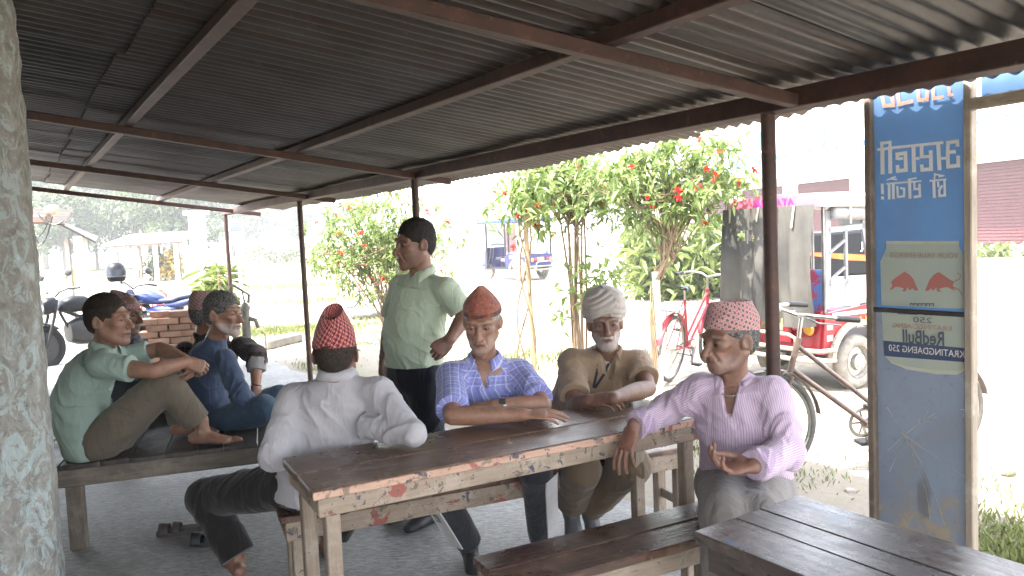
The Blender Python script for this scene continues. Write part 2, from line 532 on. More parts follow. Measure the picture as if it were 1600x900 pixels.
# ------------------------------------------------------------------ wooden tables, benches and the platform
def wood(name, base, dark, flakes=(), rough=.55, worn=None, grain=1.):
    m, nt, bs = new_mat(name)
    oi = nd(nt, 'ShaderNodeObjectInfo')
    add = nd(nt, 'ShaderNodeVectorMath', operation='ADD')
    sc = nd(nt, 'ShaderNodeVectorMath', operation='SCALE'); sc.inputs['Scale'].default_value = 7.
    cx = nd(nt, 'ShaderNodeCombineXYZ')
    for i in range(3): nt.links.new(oi.outputs['Random'], cx.inputs[i])
    nt.links.new(cx.outputs[0], sc.inputs[0])
    nt.links.new(coords(nt, 'Object'), add.inputs[0]); nt.links.new(sc.outputs[0], add.inputs[1])
    v = add.outputs[0]
    mp = nd(nt, 'ShaderNodeMapping'); mp.inputs['Scale'].default_value = (1.2, 16, 16); nt.links.new(v, mp.inputs[0])
    g = noise(nt, mp.outputs[0], 3.2, 8, .7, .5)
    a = mix(nt, base, dark, ramp(nt, g, [(.3, 0.), (.68, 1.)]))
    a = mix(nt, a, tuple(x * .35 for x in dark), ramp(nt, noise(nt, mp.outputs[0], 7, 4, .6), [(.64, 0.), (.7, .8)]))
    if worn: a = mix(nt, a, worn, ramp(nt, noise(nt, v, 6, 8, .72), [(.5, 0.), (.68, .8)]))
    for i, (c, th, s_) in enumerate(flakes):
        a = mix(nt, a, c, ramp(nt, noise(nt, v, s_, 6, .62, .3 + .2 * i), [(th, 0.), (th + .018, .9)]))
    a = mix(nt, a, ramp(nt, oi.outputs['Random'], [(0, .86), (1, 1.1)]), 1., 'MULTIPLY')
    nt.links.new(a, bs.inputs['Base Color'])
    rr = ramp(nt, noise(nt, v, 5, 5, .6), [(.3, rough - .12), (.7, rough + .15)]); nt.links.new(rr, bs.inputs['Roughness'])
    bump(nt, bs, g, .45 * grain, .004)
    return m
RED, NAVY, PEACH = (.26, .065, .05), (.03, .045, .075), (.52, .33, .24)
W_TOP = wood('dark worn table top', (.19, .118, .08), (.07, .044, .031), [(PEACH, .67, 12), (RED, .7, 9)], .30, (.27, .195, .15))
W_EDGE = wood('chipped painted edge', PEACH, (.36, .22, .16), [(NAVY, .565, 18), (RED, .575, 14), ((.2, .14, .1), .57, 26)], .6)
W_PALE = wood('pale bare wood with paint chips', (.34, .265, .2), (.22, .165, .12), [(RED, .60, 10), (NAVY, .62, 16), ((.12, .09, .07), .6, 28)], .7, (.46, .38, .31))
W_LEG = wood('weathered leg wood', (.31, .245, .185), (.18, .135, .1), [(RED, .7, 11), ((.1, .08, .065), .66, 20)], .72, (.37, .31, .25))
W_BENCH = wood('brown bench wood', (.135, .075, .052), (.05, .032, .026), [(PEACH, .7, 16)], .27, (.23, .15, .11))
W_NEAR = wood('dark table wood', (.105, .08, .07), (.04, .033, .032), [((.09, .12, .17), .62, 7), ((.3, .24, .2), .7, 22)], .24, (.19, .15, .135))
W_PLAT = wood('grey platform wood', (.085, .07, .06), (.035, .03, .028), [], .5, (.13, .11, .095))
W_PLATR = wood('greyed rail wood', (.2, .165, .13), (.11, .088, .07), [], .7, (.28, .235, .19))
UPZ = V(0, 0, 1)
def leg(parent, p, h, s=.05, m=None, sx=None, z0=0.):
    p = np.asarray(p, float)
    ax = unit(sx) if sx is not None else V(1, 0, 0)
    b = MB().box(V(p[0], p[1], (h + z0) / 2), (h - z0, s, s), (V(0, 0, 1), ax, np.cross(UPZ, ax)), .004)
    return b.build('leg', m or W_LEG, parent, None, frame_of((p[0], p[1], (h + z0) / 2), (0, 0, 1), (ax[0], ax[1], 0)))
def slab_furniture(root, A, dx, L, W, H, boards, edge_m, top_m, rail_m, leg_m, rail_h=.07, leg_s=.05, inset=.03, over=.03, th=.03, legs=None, stretch=False, jag=0., gap=.004, bch=.005):
    """A = the near left top corner, dx = the long direction, width runs away from the camera"""
    dx = unit(dx); dy = np.cross(UPZ, dx)
    A = V(A[0], A[1], 0)
    w0 = 0.
    for i, fw in enumerate(boards):
        w = fw * W
        y = w0 + w / 2
        e0 = random.uniform(-jag, jag); e1 = random.uniform(-jag, jag)
        P = A + dy * y + UPZ * (H - th / 2 - random.uniform(0, .0025))
        plank('board', P + dx * e0, P + dx * (L + e1), w - gap, th, top_m, root, ch=bch)
        w0 += w
    if edge_m is not None:                         # a facing strip along the near edge, as the photograph shows it painted
        P = A + dy * -.0055 + UPZ * (H - th / 2 - .002)
        plank('edge_strip', P + dx * .002, P + dx * (L - .002), .010, th - .003, edge_m, root, ch=.002)
    zr = H - th - rail_h / 2 - .001
    for s_ in (over, W - over):
        P = A + dy * s_ + UPZ * zr
        plank('rail', P + dx * inset, P + dx * (L - inset), .024, rail_h, rail_m, root, ch=.003)
    for s_ in (inset + .012, L - inset - .012):
        P = A + dx * s_ + UPZ * (zr + .001)
        plank('end_rail', P + dy * (over + .014), P + dy * (W - over - .014), .022, rail_h - .004, rail_m, root, ch=.003)
    for lx in (legs or (inset + .05, L - inset - .05)):
        for ly in (over + .014 + leg_s / 2, W - over - .014 - leg_s / 2):
            leg(root, A + dx * lx + dy * ly, H - th - .002, leg_s, leg_m, dx)
    if stretch:
        for lx in (legs or (inset + .05, L - inset - .05)):
            P = A + dx * lx + UPZ * .16
            plank('stretcher', P + dy * (over + .014 + leg_s), P + dy * (W - over - .014 - leg_s), .022, .045, leg_m, root)

TD = unit(V(1.349, .71, 0)); TN = np.cross(UPZ, TD)
T_A = V(-.633, 2.328, 0)
tab = thing('wooden_table', 'long narrow wooden table with chipped peach edge and paint-spattered rail, elbows resting on it', 'table', T_A + TD * .75)
slab_furniture(tab, T_A, TD, 1.56, .44, .75, (.46, .54), W_EDGE, W_TOP, W_PALE, W_LEG, .062, .048, .02, .02, .028)
# the bench behind it, that the two men at the back sit on
B_A = onz(437, 806, .45); BD = unit(V(.92, .392, 0))
far_bench = thing('wooden_bench', 'pale bare wooden bench on the far side of the long paint-chipped table', 'bench', B_A + BD * .8)
slab_furniture(far_bench, B_A, BD, 1.95, .28, .44, (.5, .5), None, W_BENCH, W_PALE, W_LEG, .075, .05, .02, .015, .026, stretch=True)
# the bench in front, that the man in the pink shirt sits on
F_A = V(-.176, 2.509, 0); FD = unit(V(.892, .452, 0)); FN = np.cross(UPZ, FD)
near_bench = thing('wooden_bench', 'brown two-board bench with a polished seat under the man in the pink striped shirt', 'bench', F_A + FD * .6)
slab_furniture(near_bench, F_A - FN * .285, FD, 1.14, .285, .45, (.52, .48), None, W_BENCH, W_LEG, W_LEG, .06, .05, .02, .015, .03, legs=(.08, .92), jag=.006)
# the dark table at the lower right
ND = unit(V(.53, -.848, 0)); NN = np.cross(UPZ, ND)      # runs towards the camera's right
N_A = V(.418, 1.894, 0)                                 # its near left corner
nt_root = thing('wooden_table', 'dark three-board wooden table with open joints, end against the bench of the pink-shirted man', 'table', N_A + ND * .7)
# NN points away to the right: the far side
slab_furniture(nt_root, N_A, ND, 1.5, .405, .75, (.36, .24, .40), None, W_NEAR, W_NEAR, W_LEG, .07, .055, .03, .03, .03, jag=.004, gap=.003, bch=.002)

# the low wide platform on the left
PD = unit(V(.952, .305, 0)); PN = np.cross(UPZ, PD)
P_A = V(-2.298, 3.841, 0) - PD * .40
plat = thing('wooden_platform', 'low wide wooden platform of grey boards with four men sitting on it', 'platform', P_A + PD * .7 + PN * .5)
PL, PW, PH = 1.88, 1.45, .45
x = 0.
while x < PL - .02:
    w_ = min(random.uniform(.12, .19), PL - x)
    c0 = P_A + PD * (x + w_ / 2) + UPZ * (PH - .0125 - random.uniform(0, .002))
    plank('board', c0 - PN * random.uniform(.012, .022), c0 + PN * (PW + .01), w_ - .004, .025, W_PLAT, plat, ch=.004)
    x += w_
for s_ in (.02, PW - .03):
    P = P_A + PN * s_ + UPZ * (PH - .0265 - .045)
    plank('rail', P, P + PD * PL, .04, .09, W_PLATR, plat)
for s_ in (.05, PL - .04):
    P = P_A + PD * s_ + UPZ * (PH - .0265 - .044)
    plank('end_rail', P + PN * .045, P + PN * (PW - .055), .035, .085, W_PLATR, plat)
for lx in (.46, PL - .1):
    for ly in (.065, PW - .085):
        leg(plat, P_A + PD * lx + PN * ly, PH - .03, .075, W_PLATR, PD)
blk = mat('rough cement', (.26, .23, .2), .9, c2=(.17, .15, .13), bmp=.6, bscale=25, bdist=.01)
# rough cement footing under the platform's corner leg
def rock(name, c, r, m, label=None, cat=None, seed=0, parent=None, group=None):
    from mathutils import noise as mn
    bm = bmesh.new(); bmesh.ops.create_icosphere(bm, subdivisions=3, radius=1)
    for v_ in bm.verts:
        q = v_.co.copy(); k = max(abs(q.x), abs(q.y), abs(q.z)) ** .55
        q = q / k * .9
        q *= 1 + .16 * mn.noise(q * 2 + Vector((seed, 3, 1)))
        v_.co = (q.x * r[0], q.y * r[1], q.z * r[2])
    me = bpy.data.meshes.new(name); bm.to_mesh(me); bm.free()
    o = link(name, me, m, parent, Matrix.Translation(Vector(tuple(map(float, c)))), 179)
    return tag(o, label, cat, group)

# sandals under the tables
def sandal(name, toe, heel, m, label, straps=2, group=None):
    toe, heel = np.asarray(toe, float), np.asarray(heel, float)
    x = unit(toe - heel); y = np.cross(UPZ, x); L = np.linalg.norm(toe - heel)
    root = thing(name, label, 'sandal', (toe + heel) / 2, group)
    b = MB(); n = 16; top = []; bot = []
    for i in range(n):
        a = 2 * math.pi * i / n
        ca, sa = math.cos(a), math.sin(a)
        wd = .046 + .010 * ca
        p = (toe + heel) / 2 + x * ca * L / 2 + y * sa * wd
        top.append(V(p[0], p[1], .024 + (.008 if ca < -.3 else 0))); bot.append(V(p[0], p[1], .001))
    b.add(top + bot, [tuple(range(n)), tuple(range(2 * n - 1, n - 1, -1))] + [(i, n + i, n + (i + 1) % n, (i + 1) % n) for i in range(n)])
    b.build('sole', m, root, 40)
    for k in range(straps):
        t = .18 + .26 * k
        c = toe * (1 - t) + heel * t
        s_ = MB()
        s_.grid(lambda a_, t_: c + y * .051 * math.cos(math.pi * t_) + x * (a_ - .5) * L * (.2 - .05 * k) + UPZ * (.016 + (.042 + .008 * a_) * math.sin(math.pi * t_)), 4, 14)
        st = s_.build('strap', m, root, 179); md = st.modifiers.new('thickness', 'SOLIDIFY'); md.thickness = .004
    return root
M_SOLE = mat('dull brown sandal foam', (.07, .055, .048), .7, c2=(.045, .038, .035))
M_SOLE2 = mat('black sandal rubber', (.02, .021, .024), .55, c2=(.03, .03, .033))
sandal('sandal', onz(244, 838), onz(320, 829), M_SOLE, 'brown strap sandal lying on the floor beside the black one', 2)
sandal('sandal', onz(296, 852), onz(372, 846), M_SOLE2, 'black sandal on the foot of the man in the pale grey shirt', 2)
# ------------------------------------------------------------------ the banner sign at the eave, seen from its back
SG = .205                                            # metres outside the eave line
def SP(x, y, lift=0.):                              # photo pixel -> place on the banner, lifted towards the shed
    return onplane(x, y, FP(0, SG - lift), oD)
def c1(x, y): return 1350 + x * .2446, 120 + y * .2444
def c2(x, y): return 1350 + x * .2667, 360 + y * .2667
def c3(x, y): return 1350 + x * .3333, 580 + y * .3333
def flex(name, c, c2_=None, transl=.45, scale=5., dirt=0.):
    m, nt, bs = new_mat(name)
    v = coords(nt, 'Object')
    a = mix(nt, c, c2_ or tuple(q * .85 for q in c), ramp(nt, noise(nt, v, scale, 7, .65), [(.35, 0.), (.65, 1.)]))
    if dirt: a = mix(nt, a, (.06, .058, .055), ramp(nt, noise(nt, v, 38, 5, .7), [(.58, 0.), (.72, dirt)]))
    if dirt: a = mix(nt, a, (.13, .12, .11), ramp(nt, noise(nt, v, 6, 6, .7), [(.5, 0.), (.7, dirt * .7)]))
    nt.links.new(a, bs.inputs['Base Color']); bs.inputs['Roughness'].default_value = .5
    tr = nd(nt, 'ShaderNodeBsdfTranslucent'); nt.links.new(a, tr.inputs[0])
    mx = nd(nt, 'ShaderNodeMixShader'); mx.inputs[0].default_value = transl
    nt.links.new(bs.outputs[0], mx.inputs[1]); nt.links.new(tr.outputs[0], mx.inputs[2])
    nt.links.new(mx.outputs[0], nt.nodes['Material Output'].inputs[0])
    return m
F_BLUE = flex('blue printed banner', (.06, .118, .215), (.05, .10, .185), .3, dirt=.12)
F_LOW = flex('dirty grey blue banner', (.125, .145, .175), (.1, .118, .145), .28, 3.5, .75)
def low_stains():
    # mud splashed up the foot of the banner, a sooty smear, rust from the frame
    nt = F_LOW.node_tree; bs = nt.nodes['Principled BSDF']; src = bs.inputs['Base Color'].links[0].from_socket
    g_ = nd(nt, 'ShaderNodeNewGeometry'); dp = nd(nt, 'ShaderNodeVectorMath', operation='DOT_PRODUCT'); nt.links.new(g_.outputs['Position'], dp.inputs[0]); dp.inputs[1].default_value = tuple(eD)
    sx = nd(nt, 'ShaderNodeSeparateXYZ'); nt.links.new(g_.outputs['Position'], sx.inputs[0]); z = sx.outputs[2]
    def M_(op, a, b):
        m = nd(nt, 'ShaderNodeMath', operation=op)
        for i, q in enumerate((a, b)):
            if hasattr(q, 'is_linked'): nt.links.new(q, m.inputs[i])
            else: m.inputs[i].default_value = float(q)
        return m.outputs[0]
    n1 = noise(nt, g_.outputs['Position'], 11, 8, .7, .6); n2 = noise(nt, g_.outputs['Position'], 30, 6, .7)
    mud = M_('ADD', M_('MULTIPLY', M_('SUBTRACT', .46, z), 2.6), M_('MULTIPLY', M_('SUBTRACT', n1, .5), 3.2))
    a = mix(nt, src, (.15, .115, .08), ramp(nt, mud, [(.35, 0.), (.75, .8)]))
    a = mix(nt, a, (.2, .165, .11), ramp(nt, M_('MULTIPLY', M_('ADD', mud, .1), n2), [(.3, 0.), (.5, .6)]))
    Q = SP(*c3(282, 600)); cu = float(Q @ eD)
    du = M_('DIVIDE', M_('SUBTRACT', dp.outputs['Value'], cu), .035); dz = M_('DIVIDE', M_('SUBTRACT', z, float(Q[2])), .12)
    rr = M_('ADD', M_('ADD', M_('MULTIPLY', du, du), M_('MULTIPLY', dz, dz)), M_('MULTIPLY', M_('SUBTRACT', n1, .5), 2.4))
    a = mix(nt, (.07, .065, .06), a, ramp(nt, rr, [(.25, .25), (.95, 1.)]))
    nt.links.new(a, bs.inputs['Base Color'])
    for n_ in nt.nodes:
        if n_.bl_idname == 'ShaderNodeBsdfTranslucent': nt.links.new(a, n_.inputs[0])
low_stains()
F_WHITE = flex('banner white print', (.85, .81, .74), transl=.25)
F_CAN = flex('banner pale can print', (.46, .48, .37), (.41, .46, .38), .3)
F_CAN2 = flex('banner can rim print', (.6, .6, .48), (.5, .5, .4), .3, 9)
F_RED = flex('banner faded red print', (.5, .17, .14), (.45, .2, .16), .3)
F_PINK = flex('banner faded pink print', (.5, .28, .22), transl=.5)
F_NAVY = flex('banner navy print', (.1, .135, .24), transl=.45)
F_GREY = flex('banner grey lettering', (.14, .16, .2), transl=.45)
F_SCR = flex('scratched pale line', (.4, .39, .33), transl=.3)
sign_ = thing('banner_sign', 'tall blue printed banner in a narrow frame, its lettering seen reversed from behind', 'sign', SP(1459, 880) * V(1, 1, 0))
uL = float((SP(1368, 480) - E0) @ eD); uR = float((SP(1511, 490) - E0) @ eD)
ZB = float(SP(1440, 487)[2])
def panel(name, z0, z1, m):
    b = MB(); n = 8
    b.grid(lambda a, t: FP(uL + (uR - uL) * a, SG + .003 * math.sin(a * 6 + t * 4), z0 + (z1 - z0) * t), 10, 14)
    return b.build(name, m, sign_, 179)
panel('upper_banner', ZB, 2.16, F_BLUE)
panel('lower_banner', .12, ZB, F_LOW)
M_FR = wood('pale sign frame timber', (.33, .27, .2), (.2, .16, .12), [], .75, (.42, .37, .3))
M_FRD = wood('brown sign frame timber', (.17, .125, .09), (.09, .07, .055), [], .75, (.25, .2, .15))
for nm, uu, mm in (('frame_post', uL - .012, M_FRD), ('frame_post', uR + .016, M_FR)):
    P = FP(uu, SG - .004)
    plank(nm, P + UPZ * -.04, P + UPZ * 2.14, .03, .045, mm, sign_, oD)
plank('cross_bar', FP(uL, SG - .012, ZB), FP(uR, SG - .012, ZB), .02, .018, mat('black steel strip', (.03, .027, .026), .5), sign_)
for z in (.13, 2.13):
    plank('frame_rail', FP(uL, SG + .012, z), FP(uR, SG + .012, z), .02, .03, M_FRD, sign_)
LN = [0]
def poly(name, pts, conv, m, lift=.006, th=None):
    LN[0] += 1
    P = [SP(*conv(*p), lift + .00012 * LN[0]) for p in pts]
    b = MB(); b.add(P, [tuple(range(len(P)))])
    me_o = b.build(name, m, sign_)
    return me_o
def strokes(name, lines, conv, m, lift=.008):
    b = MB(); q = 0
    for pts, w_ in lines:
        for i in range(len(pts) - 1):
            A, B = V(*pts[i]), V(*pts[i + 1]); d = unit(B - A); nn = V(-d[1], d[0])
            A2 = A - d * w_ * .5; B2 = B + d * w_ * .5
            q += 1
            P = [SP(*conv(*c), lift + .00012 * q) for c in (A2 - nn * w_ / 2, B2 - nn * w_ / 2, B2 + nn * w_ / 2, A2 + nn * w_ / 2)]
            b.add(P, [(0, 1, 2, 3)])
    return b.build(name, m, sign_)
W1, W2 = 26, 19
strokes('lettering', [
    ([(92, 465), (170, 456)], 17), ([(170, 455), (498, 421)], 18),
    ([(115, 480), (112, 424), (166, 418), (166, 445)], 19), ([(117, 480), (119, 612)], W1), ([(166, 455), (168, 606)], W1),
    ([(212, 520), (212, 497)], 22), ([(212, 495), (264, 488), (268, 596), (216, 602), (214, 576)], W1 - 2), ([(226, 524), (240, 522)], 18),
    ([(316, 455), (319, 598)], W1), ([(334, 522), (346, 521)], 18),
    ([(368, 450), (368, 505)], W1 - 2), ([(368, 512), (425, 508)], 20), ([(426, 482), (429, 590), (372, 595), (370, 572)], W1 - 2),
    ([(474, 432), (482, 584)], W1), ([(500, 522), (516, 521)], 18),
    ([(597, 435), (596, 412), (536, 420), (535, 482)], W1 - 3), ([(545, 482), (575, 479)], 22), ([(535, 490), (537, 574), (602, 567), (602, 516)], W1 - 2)], c1, F_WHITE)
strokes('lettering', [
    ([(116, 692), (118, 742)], W2), ([(118, 773), (118, 775)], W2),
    ([(148, 684), (362, 667)], 11), ([(160, 690), (161, 776)], W2 - 2), ([(187, 690), (188, 774)], W2 - 2),
    ([(150, 658), (172, 652), (205, 656)], 10), ([(178, 645), (200, 640)], 9),
    ([(213, 706), (216, 768), (256, 764), (256, 716), (238, 712)], W2 - 5),
    ([(291, 660), (293, 770)], W2), ([(285, 655), (332, 648)], 9),
    ([(322, 682), (323, 718), (352, 716)], W2 - 5), ([(354, 690), (357, 763), (326, 768)], W2 - 3),
    ([(424, 665), (520, 656)], 11), ([(446, 672), (449, 766)], W2), ([(450, 650), (452, 622), (500, 632)], 11), ([(480, 640), (510, 632)], 8),
    ([(473, 676), (475, 700)], 14), ([(514, 668), (516, 758), (482, 762), (481, 726), (496, 700)], W2 - 4)], c1, F_WHITE)
# the red headline that the roof cuts off
strokes('lettering', [([(115, 120), (130, 186), (185, 182), (180, 120)], 24), ([(215, 110), (225, 176), (300, 158)], 24), ([(345, 90), (350, 150), (400, 146), (405, 80)], 24), ([(440, 80), (445, 138), (500, 130)], 22), ([(540, 60), (545, 118), (560, 114)], 20)], c1, F_PINK)
# the drinks can
poly('can_print', [(130, 64), (556, 64), (560, 100), (600, 178), (611, 462), (102, 438), (96, 182), (130, 104)], c2, F_CAN)
poly('can_print', [(104, 468), (611, 490), (617, 692), (618, 780), (600, 815), (560, 842), (420, 838), (250, 812), (160, 780), (122, 735), (112, 650)], c2, F_CAN)
poly('can_rim', [(130, 62), (558, 62), (558, 79), (130, 79)], c2, F_CAN2)
poly('can_band', [(113, 645), (617, 692), (618, 774), (118, 736)], c2, F_NAVY)
poly('can_rim', [(150, 770), (255, 798), (420, 820), (560, 824), (600, 806), (585, 826), (545, 846), (420, 842), (250, 815)], c2, F_CAN2)
bullp = [(147, 352), (166, 326), (158, 300), (186, 276), (238, 241), (268, 260), (292, 288), (305, 322), (318, 352), (298, 352), (284, 338), (268, 352), (252, 332), (246, 357), (218, 356), (236, 342), (206, 332), (182, 332), (166, 346)]
poly('bull_print', bullp, c2, F_RED)
poly('bull_print', [(675 - x + (10 if x < 180 else 0), y + 2) for x, y in bullp], c2, F_RED)
strokes('bull_tail', [([(530, 300), (560, 285), (566, 262), (548, 250)], 5), ([(520, 330), (560, 350), (572, 378)], 6)], c2, F_RED)
def sign_text(body, cx, cy, w_, size, m, lift=.010, bold=False, tilt=0.):
    LN[0] += 1
    P = SP(*c2(cx, cy), lift + .0002 * LN[0])
    A, B = SP(*c2(cx - w_ / 2, cy - tilt)), SP(*c2(cx + w_ / 2, cy + tilt))
    x_ = unit(B - A)
    return lettering('lettering', body, size, P, x_, UPZ, m, sign_, True, bold, float(np.linalg.norm(B - A)))
sign_text('YOUR TRUE ENERGY', 345, 148, 400, .030, F_PINK, tilt=5)
sign_text('250', 343, 527, 112, .032, F_GREY, tilt=2)
sign_text('KRATINGDAENG', 335, 566, 350, .027, F_PINK, tilt=6)
sign_text('RedBull', 346, 632, 245, .078, F_GREY, bold=True, tilt=6)
sign_text('KRATINGDAENG 250', 358, 708, 440, .038, F_WHITE, tilt=18)
# two rows of small grey script that can hardly be read
strokes('lettering', [([(200 + i * 30, 468 + i), (200 + i * 30, 488 + i), (222 + i * 30, 490 + i), (222 + i * 30, 472 + i)], 6) for i in range(10) if i not in (4,)], c2, F_GREY)
strokes('lettering', [([(272 + i * 24, 440 - (i % 2) * 8), (272 + i * 24, 428), (288 + i * 24, 430), (288 + i * 24, 444)], 5) for i in range(6)], c2, F_GREY)
# stains and a scratched sunburst low down
SCR = strokes('scratches', [([(190, 300), (240, 420), (290, 560), (312, 690)], 3), ([(190, 300), (270, 430), (330, 570), (378, 720)], 3), ([(190, 300), (330, 400), (500, 515)], 2.5), ([(190, 300), (108, 170)], 4),
    ([(190, 300), (110, 375)], 2.5), ([(190, 310), (120, 470)], 3), ([(190, 300), (250, 250), (330, 200)], 3), ([(270, 240), (300, 190)], 3), ([(280, 235), (340, 215)], 3), ([(255, 245), (262, 225)], 3),
    ([(178, 290), (205, 312)], 12), ([(470, 180), (466, 215)], 3), ([(455, 180), (482, 178)], 3), ([(482, 200), (496, 195), (484, 218)], 3)], c3, F_SCR); SCR['kind'] = 'stuff'
# a second banner fixed further along the eave
s2 = thing('banner_sign', 'blue strip banner on a timber bar beside the tall banner with reversed lettering', 'sign', SP(1570, 150))
u0_, u1_ = uR + .055, uR + .95
MB().grid(lambda a, t: FP(u0_ + (u1_ - u0_) * a, SG, 1.92 + .26 * t), 8, 3).build('banner', F_BLUE, s2, 179)
plank('bar', FP(u0_ - .03, SG - .02, 1.895), FP(u1_, SG - .02, 1.905), .03, .045, M_FR, s2)
plank('post', FP(u1_ - .02, SG + .02, -.05), FP(u1_ - .02, SG + .02, 2.2), .03, .04, M_FRD, s2, oD)
# ------------------------------------------------------------------ bicycles, motorcycles, rickshaws
def put(root, pos, yaw, roll=0., scale=1.):
    root.matrix_world = Matrix.Translation(Vector(tuple(map(float, pos)))) @ Matrix.Rotation(yaw, 4, 'Z') @ Matrix.Rotation(roll, 4, 'X') @ Matrix.Scale(scale, 4)
M_TYRE = mat('dusty tyre rubber', (.045, .043, .04), .8, c2=(.12, .11, .095), scale=9, bmp=.3, bscale=70)
M_CHROME = mat('dull chrome', (.55, .55, .54), .28, 1., c2=(.4, .38, .35), scale=14)
M_BLACK = mat('black plastic', (.006, .006, .007), .45, c2=(.01, .01, .01))
M_SEATB = mat('black vinyl', (.008, .008, .010), .5, c2=(.014, .014, .016))
M_FRAME = mat('brown worn bicycle enamel', (.13, .085, .065), .4, c2=(.07, .05, .042), scale=16)
M_STEELB = mat('grey steel', (.35, .34, .33), .35, .9, c2=(.2, .19, .18))
def wheel(parent, c, r, tyre_r, rim_m, axis=(0, 1, 0), spokes=28, rim_w=.012, disc=False, tm=None):
    c = V(*c); ax = unit(axis); e1 = unit(np.cross(ax, (0, 0, 1))); e2 = np.cross(ax, e1)
    N = 40
    ring = lambda rr: [c + (e1 * math.cos(2 * math.pi * i / N) + e2 * math.sin(2 * math.pi * i / N)) * rr for i in range(N)]
    w_ = MB().tube(ring(r - tyre_r), tyre_r, 10, closed=True).build('tyre', tm or M_TYRE, parent, 179)
    b = MB()
    if disc:
        R = r - tyre_r * 1.7
        b.lathe(c, ax, [(R, -rim_w), (R * .93, -rim_w * .3), (R * .55, -rim_w * .5), (R * .5, -rim_w * 1.3), (R * .2, -rim_w * 1.5), (.002, -rim_w * 1.5)], 28)
        b.lathe(c, ax, [(R, rim_w), (R * .93, rim_w * .3), (R * .55, rim_w * .5), (R * .5, rim_w * 1.3), (R * .2, rim_w * 1.5), (.002, rim_w * 1.5)], 28)
        b.lathe(c, ax, [(R * 1.02, -rim_w), (R * 1.02, rim_w)], 28)
        for i in range(5):
            a = 2 * math.pi * i / 5
            for sg in (-1, 1):
                p = c + (e1 * math.cos(a) + e2 * math.sin(a)) * R * .33 + ax * sg * rim_w * 1.45
                b.tube([p, p + ax * sg * .012], .009, 6)
    else:
        b.lathe(c, ax, [(r - tyre_r * 1.7, -rim_w), (r - tyre_r * 2.1, -rim_w * .8), (r - tyre_r * 2.4, 0), (r - tyre_r * 2.1, rim_w * .8), (r - tyre_r * 1.7, rim_w)], 36)
        b.lathe(c, ax, [(.012, -.045), (.02, -.04), (.02, .04), (.012, .045)], 10)
        for i in range(spokes):
            a = 2 * math.pi * i / spokes; a2 = a + (.5 if i % 2 else -.5)
            p = c + (e1 * math.cos(a2) + e2 * math.sin(a2)) * .02 + ax * (.03 if i % 4 < 2 else -.03)
            q = c + (e1 * math.cos(a) + e2 * math.sin(a)) * (r - tyre_r * 2.2)
            b.tube([p, q], .0014, 3, False)
    b.build('rim', rim_m, w_, 50)
    return w_
